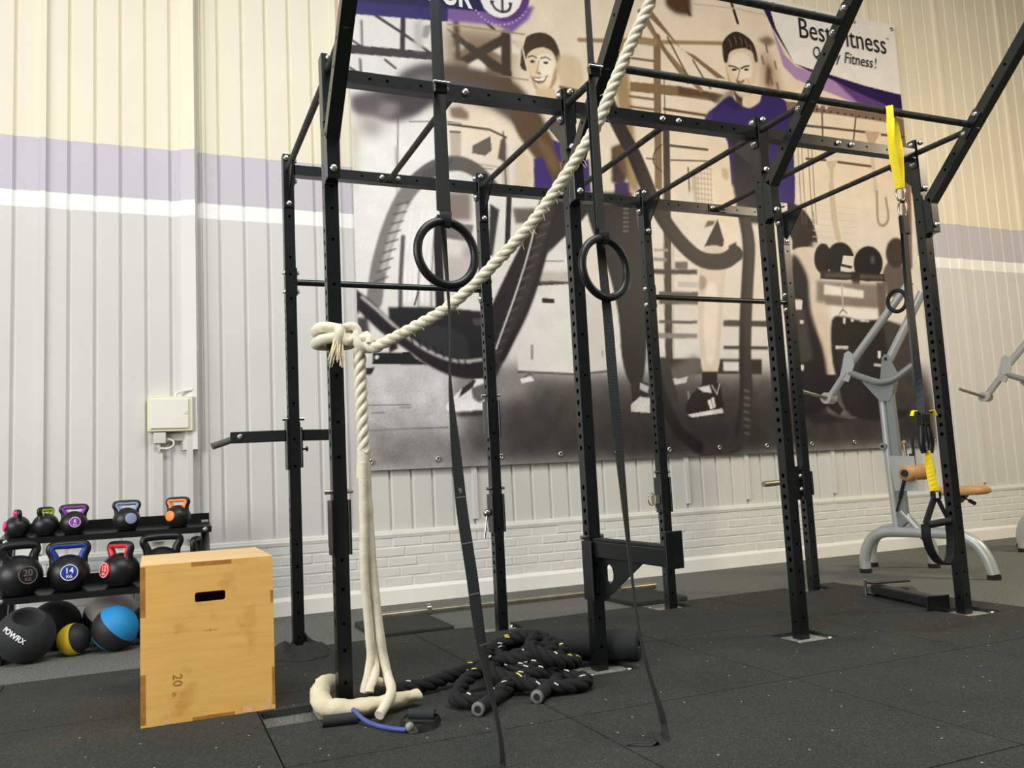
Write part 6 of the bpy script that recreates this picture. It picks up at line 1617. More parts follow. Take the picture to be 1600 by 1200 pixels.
part('frayed_end', fr, 'cream_fray', kn, kind='stuff')
hair = MB()
for k in range(60):
    i = random.randrange(5, len(diag) - 60)
    q = diag[i] + np.array([random.uniform(-.02, .02), random.uniform(-.02, .02), random.uniform(-.02, .02)])
    v = np.array([random.uniform(-1, 1), random.uniform(-1, .3), random.uniform(-1.3, .8)])
    hair.tube(np.array([q, q + unit(v) * 0.02, q + unit(v) * 0.035 + np.array((0, 0, -0.008))]), 0.0011, 4)
part('loose_fibres', hair, 'cream_fray', cr, kind='stuff')

# cream cloth sleeve laid round the post's foot
p = crom([(0.035, 0.10, 0.085), (-0.02, 0.09, 0.10), (-0.070, 0.03, 0.095), (-0.085, -0.08, 0.085), (-0.065, -0.19, 0.078), (-0.01, -0.235, 0.074), (0.07, -0.235, 0.074), (0.15, -0.215, 0.074), (0.22, -0.19, 0.072), (0.29, -0.165, 0.068)], 0.012)
mb = MB()
n = 18
T, N, B = frames(p)
vs = []
m = len(p)
for i in range(m):
    u = i / (m - 1)
    for k in range(n):
        a = 2 * math.pi * k / n
        h = 0.046 * (1 - 0.48 * u) * (0.75 + 0.25 * min(1, i / 6))
        w = 0.044 * (1 - 0.30 * u)
        side = unit(np.cross(T[i], (0, 0, 1)))
        q = p[i] + side * w * math.cos(a) + np.array((0, 0, 1.0)) * h * math.sin(a)
        f = 1 + 0.35 * noise.noise((q[0] * 14, q[1] * 14, q[2] * 16)) + 0.12 * noise.noise((q[0] * 40, q[1] * 40, q[2] * 40))
        q = p[i] + (q - p[i]) * f
        q[2] = max(q[2], MT + 0.004)
        vs.append(q)
mb.add(vs, [(i * n + k, i * n + (k + 1) % n, (i + 1) * n + (k + 1) % n, (i + 1) * n + k) for i in range(m - 1) for k in range(n)], True)
mb.add(vs[:n], [tuple(range(n))[::-1]])
mb.add(vs[-n:], [tuple(range(n))])
solo('cloth_sleeve', mb, 'cream_cloth', (0.02, -0.2, MT), 'cream cloth sleeve lying on the tiles round a front upright', 'cloth')
# dark cloth round the back post
def heap(name, c, sx, sy, h, mat, label, cat, seed, r0):
    mb = MB()
    nu, nv = 44, 12
    vs = []
    for j in range(nv + 1):
        r = r0 + (1 - r0) * j / nv
        for k in range(nu):
            a = 2 * math.pi * k / nu
            e = 1 + 0.22 * noise.noise((math.cos(a) * 1.7 + seed, math.sin(a) * 1.7, 0))
            x, y = c[0] + sx * r * e * math.cos(a), c[1] + sy * r * e * math.sin(a)
            f = abs(noise.noise((x * 11 + seed, y * 11, 1.3))) * 1.3 + 0.35 + 0.4 * noise.noise((x * 25, y * 25, seed))
            z = c[2] + 0.004 + h * max(0, (1 - r ** 2.2)) * max(0.08, f)
            vs.append((x, y, z))
    fs = [(j * nu + k, j * nu + (k + 1) % nu, (j + 1) * nu + (k + 1) % nu, (j + 1) * nu + k) for j in range(nv) for k in range(nu)]
    mb.add(vs, fs, True)
    bot = [(v[0], v[1], c[2]) for v in vs[-nu:]]
    mb.add(vs[-nu:] + bot, [(k, (k + 1) % nu, nu + (k + 1) % nu, nu + k) for k in range(nu)])
    return solo(name, mb, mat, tuple(c), label, cat)
heap('dark_cloth', (0.03, YB + 0.03, MT), 0.165, 0.24, 0.085, 'grey_cloth', 'crumpled dark grey cloth at the foot of the leftmost back upright', 'cloth', 4.2, 0.30)

# ================================================================== BATTLE ROPE heap
br = thing('battle_rope', (0.75, -0.1, MT), 'black battle rope piled in a tangle on the rubber tiles', 'battle rope')
rb = 0.030
path = crom([(0.16, 0.02, 0.066), (0.28, -0.005, 0.066), (0.40, -0.01, 0.07), (0.52, 0.03, 0.09), (0.64, 0.08, 0.10), (0.80, 0.12, 0.13), (0.95, 0.10, 0.19), (1.03, 0.0, 0.22), (0.98, -0.13, 0.20),
             (0.86, -0.18, 0.16), (0.74, -0.12, 0.12), (0.70, 0.0, 0.10), (0.80, 0.10, 0.17), (0.93, 0.06, 0.245), (0.98, -0.06, 0.25), (0.90, -0.16, 0.22), (0.78, -0.13, 0.20), (0.74, 0.0, 0.20), (0.84, 0.09, 0.26), (0.95, 0.0, 0.285), (0.93, -0.11, 0.255),
             (0.83, -0.10, 0.225), (0.70, -0.08, 0.18), (0.56, -0.12, 0.12), (0.47, -0.22, 0.068), (0.44, -0.30, 0.064), (0.50, -0.36, 0.064), (0.60, -0.32, 0.066), (0.72, -0.22, 0.10), (0.84, -0.20, 0.11), (0.95, -0.22, 0.07),
             (1.02, -0.28, 0.062), (0.97, -0.36, 0.062), (0.86, -0.35, 0.064), (0.76, -0.28, 0.08), (0.66, -0.17, 0.14), (0.66, -0.06, 0.20), (0.74, 0.05, 0.235), (0.86, 0.03, 0.30), (0.90, -0.06, 0.31), (0.84, -0.14, 0.27), (0.90, -0.22, 0.20), (1.0, -0.20, 0.15), (1.07, -0.10, 0.12), (1.06, 0.02, 0.10), (0.98, 0.08, 0.085), (0.86, 0.0, 0.07), (0.74, -0.16, 0.064), (0.64, -0.27, 0.063)], 0.016)
path[:, 2] = 0.062 + (path[:, 2] - 0.062) * 0.62
path[:, 0] -= 0.03
core = part('rope_body', MB().rope(path, rb, 0.16, 3, 7), 'battle_black', br)
def handle(p0, p1):
    h = part('grip', MB().cyl(p0, p1, 0.027, 16), 'black_rubber', br)
    d = unit(np.array(p1) - np.array(p0))
    e = np.array(p1)
    part('end_ring', MB().lathe([(0.014, 0.001), (0.026, 0.001), (0.0275, -0.004), (0.0275, -0.008)], 18, e, d), 'rope_cap', h)
    part('end_core', MB().cyl(e, e + d * 0.003, 0.014, 14), 'black_plastic', h)
handle((0.70, -0.20, 0.062), (0.435, -0.465, 0.058))
handle((0.86, -0.26, 0.060), (0.700, -0.425, 0.057))
part('rope_tail', MB().rope(crom([(0.70, -0.20, 0.062), (0.80, -0.10, 0.08), (0.9, -0.05, 0.12)], 0.016), rb * 0.95, 0.16, 3, 7), 'battle_black', br)
part('rope_tail', MB().rope(crom([(0.86, -0.26, 0.060), (0.95, -0.16, 0.075), (1.0, -0.05, 0.12)], 0.016), rb * 0.95, 0.16, 3, 7), 'battle_black', br)
for mname, cnt in (('fleck_white', 46), ('fleck_yellow', 16)):
    fk = MB()
    T, N, B = frames(path)
    for k in range(cnt):
        i = random.randrange(4, len(path) - 6)
        a = random.uniform(0, 2 * math.pi)
        # stitches face up and toward the room
        best = max((a0 for a0 in np.linspace(0, 6.28, 24)), key=lambda q: (math.cos(q) * N[i] + math.sin(q) * B[i]) @ np.array((-0.3, -0.6, 0.75)))
        a = best + random.uniform(-.7, .7)
        o = path[i] + (rb * 1.03) * (math.cos(a) * N[i] + math.sin(a) * B[i])
        q = path[i + 1] + (rb * 1.03) * (math.cos(a + .35) * N[i] + math.sin(a + .35) * B[i])
        fk.tube(np.array([o, (o + q) / 2 + (o - path[i]) * 0.05, q]), 0.0032, 5)
    part('tracer_stitch', fk, mname, core, kind='stuff')

# foam roller behind the second upright
fr_ = thing('foam_roller', (1.2, 0.02, MT), 'dark grey foam roller lying on the tiles behind the rope tangle', 'foam roller')
q0, q1 = np.array((1.003, 0.421, MT + 0.072)), np.array((1.435, 0.005, MT + 0.072))
dv = unit(q1 - q0)
ln = np.linalg.norm(q1 - q0)
part('foam', MB().lathe([(0.022, 0), (0.066, 0), (0.072, 0.006), (0.072, ln - 0.006), (0.066, ln), (0.022, ln)], 30, q0, dv), 'foam_black', fr_)
part('core_tube', MB().lathe([(0.022, 0), (0.018, 0.0), (0.018, ln), (0.022, ln)], 18, q0, dv), 'black_plastic', fr_)

# ================================================================== BARBELL AND PADS by the wall
bb = thing('barbell', (1.85, 2.24, 0), 'steel barbell lying on the floor along the brick wall', 'barbell')
yb_, zb_ = 2.245, 0.026
part('sleeve', MB().cyl((0.66, yb_, zb_), (1.06, yb_, zb_), 0.025, 18), 'bar_steel', bb)
part('collar', MB().cyl((1.06, yb_, zb_ + 0.012), (1.09, yb_, zb_ + 0.012), 0.037, 20), 'chrome', bb)
part('shaft', MB().cyl((1.09, yb_, zb_), (2.60, yb_, zb_), 0.0175, 16), 'bar_steel', bb)
part('collar', MB().cyl((2.58, yb_, zb_ + 0.012), (2.61, yb_, zb_ + 0.012), 0.037, 20), 'chrome', bb)
part('sleeve', MB().cyl((2.61, yb_, zb_), (2.93, yb_, zb_), 0.025, 18), 'bar_steel', bb)
solo('rubber_pad', MB().box(0.52, 1.02, 1.52, 2.10, 0.001, 0.032, 0.006), 'rubber_crumb', (0.77, 1.8, 0), 'flat black rubber pad in front of the barbell, behind the white rope', 'rubber pad', 'loose rubber pads by the barbell')
solo('rubber_pad', MB().box(2.33, 2.77, 1.56, 2.10, 0.001, 0.032, 0.006), 'rubber_crumb', (2.55, 1.83, 0), "flat black rubber pad at the barbell's right end", 'rubber pad', 'loose rubber pads by the barbell')

# ================================================================== RESISTANCE TUBE
rt = thing('resistance_tube', (0.06, -0.38, MT), 'blue resistance tube with black handles on the tiles by the cloth sleeve', 'resistance band')
part('grip', MB().cyl((-0.115, -0.265, MT + 0.022), (0.015, -0.285, MT + 0.022), 0.021, 16), 'foam_black', rt)
part('tube', MB().tube(crom([(0.0, -0.27, MT + 0.05), (0.03, -0.33, MT + 0.02), (0.065, -0.40, MT + 0.010), (0.105, -0.47, MT + 0.010), (0.140, -0.515, MT + 0.012)], 0.01), 0.0085, 10), 'tube_blue', rt)
h = part('grip', MB().cyl((0.185, -0.40, MT + 0.035), (0.268, -0.455, MT + 0.033), 0.019, 14), 'foam_black', rt)
part('webbing_loop', MB().ribbon(crom([(0.180, -0.395, MT + 0.03), (0.150, -0.42, MT + 0.022), (0.145, -0.50, MT + 0.012), (0.17, -0.535, MT + 0.012), (0.24, -0.52, MT + 0.014), (0.28, -0.475, MT + 0.026), (0.270, -0.455, MT + 0.033)], 0.01), 0.025, D(60)), 'black_plastic', rt)
part('clip_ball', MB().sphere((0.152, -0.520, MT + 0.022), 0.017, 14, 9), 'galvanised', rt)

# ================================================================== PLYO BOX
px0, px1, py0, py1, pz0, pz1 = -0.748, -0.238, 0.120, 0.77, MT + 0.001, 0.652
pb = thing('plyo_box', ((px0 + px1) / 2, (py0 + py1) / 2, MT), 'worn plywood jump box with a hand slot', 'plyo box')
tk = 0.018
# front and back panels carry the hand slot
def panel(y0, y1):
    mb = MB()
    cx, cz, w, h = px0 + 0.262, pz1 - 0.142, 0.118, 0.040
    n = 6
    slot = []
    r = 0.010
    for (sx, sz, a0) in ((1, 1, 0), (-1, 1, 90), (-1, -1, 180), (1, -1, 270)):
        for k in range(n):
            a = math.radians(a0 + 90 * k / (n - 1))
            slot.append((cx + sx * (w / 2 - r) + r * math.cos(a), cz + sz * (h / 2 - r) + r * math.sin(a)))
    cor = [(px1, pz1), (px0, pz1), (px0, pz0), (px1, pz0)]
    for y in (y0, y1):
        vs = [(a, y, b) for a, b in cor] + [(a, y, b) for a, b in slot]
        fs = []
        for q in range(4):
            for k in range(n - 1):
                fs.append((q, 4 + q * n + k, 4 + q * n + k + 1))
            fs.append((q, 4 + q * n + n - 1, 4 + ((q + 1) % 4) * n, (q + 1) % 4))
        mb.add(vs, fs)
    m = len(slot)
    mb.add([(a, y0, b) for a, b in slot] + [(a, y1, b) for a, b in slot], [(k, (k + 1) % m, m + (k + 1) % m, m + k) for k in range(m)])
    mb.add([(a, y0, b) for a, b in cor] + [(a, y1, b) for a, b in cor], [(k, (k + 1) % 4, 4 + (k + 1) % 4, 4 + k) for k in range(4)])
    return mb
fp = part('front_panel', panel(py0, py0 + tk), 'plywood', pb)
part('back_panel', panel(py1 - tk, py1), 'plywood', pb)
part('side_panel', MB().box(px0, px0 + tk, py0 + tk, py1 - tk, pz0, pz1 - tk), 'plywood', pb)
part('side_panel', MB().box(px1 - tk, px1, py0 + tk, py1 - tk, pz0, pz1 - tk), 'plywood', pb)
part('top_panel', MB().box(px0, px1, py0 + tk, py1 - tk, pz1 - tk, pz1), 'plywood_top', pb)
part('bottom_panel', MB().box(px0 + tk, px1 - tk, py0 + tk, py1 - tk, pz0, pz0 + tk), 'plywood', pb)
# finger joints showing on the front edges
yj = py0 - 0.0006
for (a, b, c_, d_) in ((px0, px0 + 0.019, pz1 - 0.20, pz1 - 0.005), (px0, px0 + 0.019, pz0 + 0.01, pz0 + 0.20), (px1 - 0.012, px1, pz1 - 0.19, pz1 - 0.14), (px1 - 0.012, px1, pz0 + 0.02, pz0 + 0.17),
                       (px0 + 0.19, px0 + 0.345, pz1 - 0.017, pz1), (px0 + 0.19, px0 + 0.35, pz0, pz0 + 0.014)):
    part('finger_joint', MB().box(a, b, yj, yj + 0.002, c_, d_), 'plywood_edge', fp)
for q in ([(px1 - 0.055, pz0 + 0.002), (px1 - 0.018, pz0 + 0.002), (px1 - 0.018, pz0 + 0.06)], [(px1 - 0.13, pz0 + 0.002), (px1 - 0.085, pz0 + 0.002), (px1 - 0.09, pz0 + 0.03), (px1 - 0.128, pz0 + 0.028)], [(px0 + 0.085, pz0 + 0.002), (px0 + 0.115, pz0 + 0.002), (px0 + 0.10, pz0 + 0.024)]):
    mb = MB().add([(a, yj, b) for a, b in q], [tuple(range(len(q)))])
    part('chipped_patch', mb, 'plywood_bare', fp)
mb = MB()
text_on(mb, '20', 0.05, (px0 + 0.118, py0 - 0.0005, pz0 + 0.165), (0, 0, -1), (1, 0, 0), 0, 0.0004)
text_on(mb, 'in', 0.026, (px0 + 0.115, py0 - 0.0005, pz0 + 0.112), (0, 0, -1), (1, 0, 0), 0, 0.0002)
part('height_mark', mb, 'ink_brown', fp)
mb = MB()
for dx, dz, w, h in ((0, 0, 0.05, 0.0016), (0, 0, 0.0016, 0.014)):
    mb.box(px0 + 0.26 + dx - w / 2, px0 + 0.26 + dx + w / 2, py0 - 0.0005, py0 + 0.001, pz0 + 0.345 - h / 2, pz0 + 0.345 + h / 2)
part('centre_mark', mb, 'ink_brown', fp)

# ================================================================== KETTLEBELL RACK
kr = thing('kettlebell_rack', (-0.95, 2.45, 0), 'black steel two-tier rack holding kettlebells by the wall', 'storage rack')
KX0, KX1 = -1.56, -0.345
for x in (KX0 + 0.03, KX1 - 0.03):
    f = part('end_frame', MB().beam((x, 2.235, 0.012), (x, 2.62, 0.735), 0.05, 0.06, (0, 1, 0), 0.004), 'black_steel', kr)
    part('foot', MB().box(x - 0.03, x + 0.03, 2.16, 2.68, 0.0, 0.045, 0.005), 'black_steel', f)
    part('rear_leg', MB().box(x - 0.025, x + 0.025, 2.625, 2.675, 0.04, 0.74, 0.004), 'black_steel', f)
lp = part('side_plate', MB().box(KX0 - 0.028, KX0 - 0.001, 2.19, 2.24, 0.0, 0.36, 0.004), 'silver_dark', kr)
bolt(lp, (KX0 - 0.015, 2.189, 0.165), '-y')
def tray(yf, yb, zf, zb):
    t = part('tray', MB().prism([(yf, zf), (yb, zb), (yb, zb - 0.006), (yf, zf - 0.006)], (0, 0, 0), (0, 1, 0), (0, 0, 1), 0.0001), 'black_steel', kr)
    mb = MB()
    sec = [(yf, zf - 0.035), (yf, zf + 0.004), (yf + 0.006, zf + 0.004), (yf + 0.006, zf), (yb - 0.006, zb), (yb - 0.006, zb + 0.055), (yb, zb + 0.055), (yb, zb - 0.02), (yb - 0.01, zb - 0.006), (yf + 0.01, zf - 0.006), (yf + 0.01, zf - 0.035)]
    n = len(sec)
    mb.add([(KX0, a, b) for a, b in sec] + [(KX1, a, b) for a, b in sec], [tuple(range(n))[::-1], tuple(range(n, 2 * n))] + [(k, (k + 1) % n, n + (k + 1) % n, n + k) for k in range(n)])
    t.data = mesh_from(mb, 'tray', ORG[kr.name])
    t.data.materials.append(MATS['black_steel'])
    for x in (KX0 + 0.04, KX1 - 0.04):
        bolt(t, (x, yf - 0.001, zf - 0.014), '-y')
    return t
Z1F, Z1B, Y1F, Y1B = 0.705, 0.735, 2.36, 2.62
Z2F, Z2B, Y2F, Y2B = 0.368, 0.40, 2.22, 2.52
tray(Y1F, Y1B, Z1F, Z1B)
tray(Y2F, Y2B, Z2F, Z2B)
def tz(y, k):
    return (Z1F + (Z1B - Z1F) * (y - Y1F) / (Y1B - Y1F)) if k == 1 else (Z2F + (Z2B - Z2F) * (y - Y2F) / (Y2B - Y2F))

def kettlebell(x, y, tier, H, Wd, R, yaw, col, label, txt=None, disc=None, dyaw=0.0):
    z0 = tz(y, tier) + 0.001
    t = thing('kettlebell', (x, y, z0), label, 'kettlebell', 'kettlebells on the rack')
    c, s = math.cos(yaw), math.sin(yaw)
    def wp(p):
        return np.array((x + c * p[0] - s * p[1], y + s * p[0] + c * p[1], z0 + p[2]))
    prof = [(0.0005, 0.0), (0.60 * R, 0.0), (0.72 * R, 0.03 * R)]
    zc = 0.82 * R
    for k in range(13):
        a = math.radians(-48 + 138 * k / 12)
        prof.append((max(0.0005, R * math.cos(a)), zc + (R * 0.95 if a > 0 else R) * math.sin(a)))
    prof[2] = (0.64 * R, 0.02 * R)
    body = part('body', MB().lathe(prof, 30, wp((0, 0, 0))), 'black_vinyl', t)
    rt_ = 0.078 * H if H > 0.25 else 0.085 * H
    zt = H - rt_
    k0 = 0.62 * R
    zh = zc + 0.55 * R
    w = Wd / 2 - rt_
    pts = [(-k0, 0, zh - 0.15 * R), (-0.80 * w, 0, zh + 0.35 * (zt - zh)), (-0.97 * w, 0, zh + 0.72 * (zt - zh)), (-0.90 * w, 0, zt - 0.02 * H), (-0.62 * w, 0, zt), (0, 0, zt + 0.006 * H), (0.62 * w, 0, zt), (0.90 * w, 0, zt - 0.02 * H), (0.97 * w, 0, zh + 0.72 * (zt - zh)), (0.80 * w, 0, zh + 0.35 * (zt - zh)), (k0, 0, zh - 0.15 * R)]
    P = crom(pts, 0.008)
    m = len(P)
    rr = [rt_ * (1 + 0.38 * abs(2 * i / (m - 1) - 1) ** 4) for i in range(m)]
    hd = part('handle', MB().tube(np.array([wp(q) for q in P]), rr, 14, cap=False), 'black_vinyl', t)
    if col:
        Q = []
        for i, q in enumerate(P):
            d = np.array((0 - q[0], 0, (zh + 0.45 * (zt - zh)) - q[2]))
            Q.append(q + unit(d) * rt_ * 0.42 + np.array((0, -rt_ * 0.30, 0)))
        rq = [r * 0.80 for r in rr]
        part('handle_inlay', MB().tube(np.array([wp(q) for q in Q]), rq, 12, cap=False), col, hd)
    if disc:
        a = dyaw
        e = math.radians(6)
        nrm = np.array((math.sin(a) * math.cos(e), -math.cos(a) * math.cos(e), math.sin(e)))
        o = np.array((0, 0, zc)) + nrm * (R * 1.0 + 0.003)
        ax = np.array((math.cos(a), math.sin(a), 0))
        ay = np.cross(nrm, ax) * -1
        ay = np.cross(ax, -nrm) if np.cross(ax, -nrm)[2] > 0 else np.cross(-nrm, ax)
        rot = np.array([[c, -s, 0], [s, c, 0], [0, 0, 1]])
        O, N_, AX, AY = wp(o), rot @ nrm, rot @ ax, rot @ ay
        rd = 0.42 * R
        e1 = part('emblem', MB().lathe([(0.0003, -0.012), (rd, -0.012), (rd, -0.001), (rd * 0.93, 0.0), (0.0003, 0.0)], 28, O, N_), disc, body)
        if txt:
            ring = [(rd * 0.86, 0.0008), (rd * 0.95, 0.0008)]
            mk = 'kb_mark' if disc == 'black_vinyl' else 'white_print'
            part('emblem_ring', MB().lathe(ring, 28, O, N_), mk, e1)
            mb = MB()
            text_on(mb, txt, rd * 0.98, O + N_ * 0.0012 - AY * rd * 0.10, AX, AY, 0, 0.012 * rd)
            text_on(mb, 'KG', rd * 0.48, O + N_ * 0.0012 - AY * rd * 0.62, AX, AY, 0, 0.008 * rd)
            part('weight_mark', mb, mk, e1)
    return t
YT, YL = 2.45, 2.34
kettlebell(-1.472, YT + 0.02, 1, 0.165, 0.145, 0.072, D(-72), 'kb_pink', 'small black kettlebell with a pink handle inlay, turned sideways', None, 'kb_pink', D(0))
kettlebell(-1.316, YT, 1, 0.175, 0.15, 0.076, D(60), 'kb_lime', 'small black kettlebell with a lime green handle inlay', None, None)
kettlebell(-1.157, YT - 0.02, 1, 0.185, 0.175, 0.080, D(8), 'kb_purple', 'black kettlebell with purple handle inlay and purple emblem', '6', 'kb_purple', D(0))
kettlebell(-0.855, YT - 0.02, 1, 0.192, 0.178, 0.082, D(12), 'kb_slate', 'black kettlebell with pale slate blue handle inlay', None, 'kb_slate', D(8))
kettlebell(-0.548, YT - 0.01, 1, 0.194, 0.165, 0.080, D(-22), 'kb_orange', 'black kettlebell with orange handle inlay and orange emblem', None, 'kb_orange', D(-18))
kettlebell(-1.442, YL - 0.03, 2, 0.315, 0.255, 0.132, D(28), None, 'all-black heavy kettlebell marked 20 at the left of the lower tray', '20', 'black_vinyl', D(0))
kettlebell(-1.178, YL, 2, 0.295, 0.255, 0.120, D(6), 'kb_blue', 'black kettlebell with dark blue handle and round 14 KG emblem', '14', 'kb_blue', D(0))
kettlebell(-0.888, YL, 2, 0.272, 0.225, 0.112, D(-48), 'kb_red', 'black kettlebell with red handle inlay and red emblem', '12', 'kb_red', D(-6))
kettlebell(-0.648, YL + 0.02, 2, 0.300, 0.27, 0.122, D(4), None, 'black kettlebell with a wide plain handle behind the plywood box', None, None)
kettlebell(-0.440, YL + 0.085, 2, 0.255, 0.17, 0.072, D(72), None, 'plain black kettlebell at the right end of the lower tray', None, None)

# ================================================================== MEDICINE BALLS on the floor under the rack
def ball(c, r, mat, label, rot=(0, 0, 0), group='medicine balls under the rack'):
    mb = MB().sphere((0, 0, 0), r, 40, 22)
    me = mesh_from(mb, 'medicine_ball', (0, 0, 0))
    me.materials.append(MATS[mat])
    o = bpy.data.objects.new('medicine_ball', me)
    COL.objects.link(o)
    o.location = c
    o.rotation_euler = rot
    ORG[o.name] = tuple(c)
    return tag(o, label, 'medicine ball', group)
def on_ball(mb, c, r, txt, size, nrm, roll):
    vs, fs = text_geo(txt, size, 0, size * 0.03)
    n = unit(nrm)
    ax = unit(np.cross((0, 0, 1), n))
    ay = np.cross(n, ax)
    cr_, sr = math.cos(roll), math.sin(roll)
    out = []
    for v in vs:
        u, w = v[0] * cr_ - v[1] * sr, v[0] * sr + v[1] * cr_
        p = n * r + ax * u + ay * w
        out.append(np.array(c) + unit(p) * (r + 0.0015))
    return mb.add(out, fs)
# hollow-grip ball
gc, gr = np.array((-1.385, 2.165, 0.158)), 0.158
gb = thing('grip_ball', (gc[0], gc[1], 0), 'black rubber ball with a round grip hollow and white POWRX lettering', 'medicine ball', 'medicine balls under the rack')
ax_ = unit((0.16, -0.50, 0.84))
prof = []
a_open = math.radians(36)
for k in range(26):
    a = math.pi - (math.pi - a_open) * k / 25
    prof.append((max(0.0005, gr * math.sin(a)), gr * math.cos(a)))
r0, z0_ = prof[-1]
prof += [(r0 - 0.006, z0_ + 0.006), (r0 - 0.014, z0_ + 0.002), (r0 - 0.018, z0_ - 0.012), (r0 - 0.026, z0_ - 0.05), (r0 * 0.45, z0_ - 0.075), (0.0005, z0_ - 0.08)]
gbody = part('ball_body', MB().lathe(prof, 40, gc, ax_), 'foam_black', gb)
mb = MB()
on_ball(mb, gc, gr, 'POWRX', 0.043, (-0.30, -0.86, 0.08), math.radians(-36))
part('lettering', mb, 'white_print', gbody)
b1_ = ball((-1.265, 2.53, 0.152), 0.152, 'foam_black', 'plain dark medicine ball behind the lettered grip ball', (0, 0, 0))
mb = MB()
on_ball(mb, (0, 0, 0), 0.152, '6', 0.05, (-0.62, -0.55, 0.60), math.radians(25))
ORG[b1_.name] = (0, 0, 0)
part('lettering', mb, 'white_print', b1_)
mb = MB()
on_ball(mb, (0, 0, 0), 0.152, 'kg', 0.022, (-0.47, -0.62, 0.64), math.radians(25))
ORG[b1_.name] = (0, 0, 0)
part('lettering', mb, 'white_print', b1_)
ball((-1.142, 2.25, 0.094), 0.094, 'ball_yellow', 'small yellow and black medicine ball on the floor', (0, -0.25, -0.5))
ball((-0.955, 2.60, 0.19), 0.165, 'ball_white', 'large white and black medicine ball at the back under the rack', (0, -1.0, -1.2))
bpy.data.objects['medicine_ball.002'].location.z = 0.166
ball((-0.915, 2.235, 0.134), 0.134, 'ball_blue', 'bright blue and black medicine ball beside the plywood box', (0, -0.75, -0.35))
ball((-0.70, 2.40, 0.13), 0.13, 'ball_navy', 'darker blue medicine ball half hidden by the plywood box', (0, -0.3, 0.4))

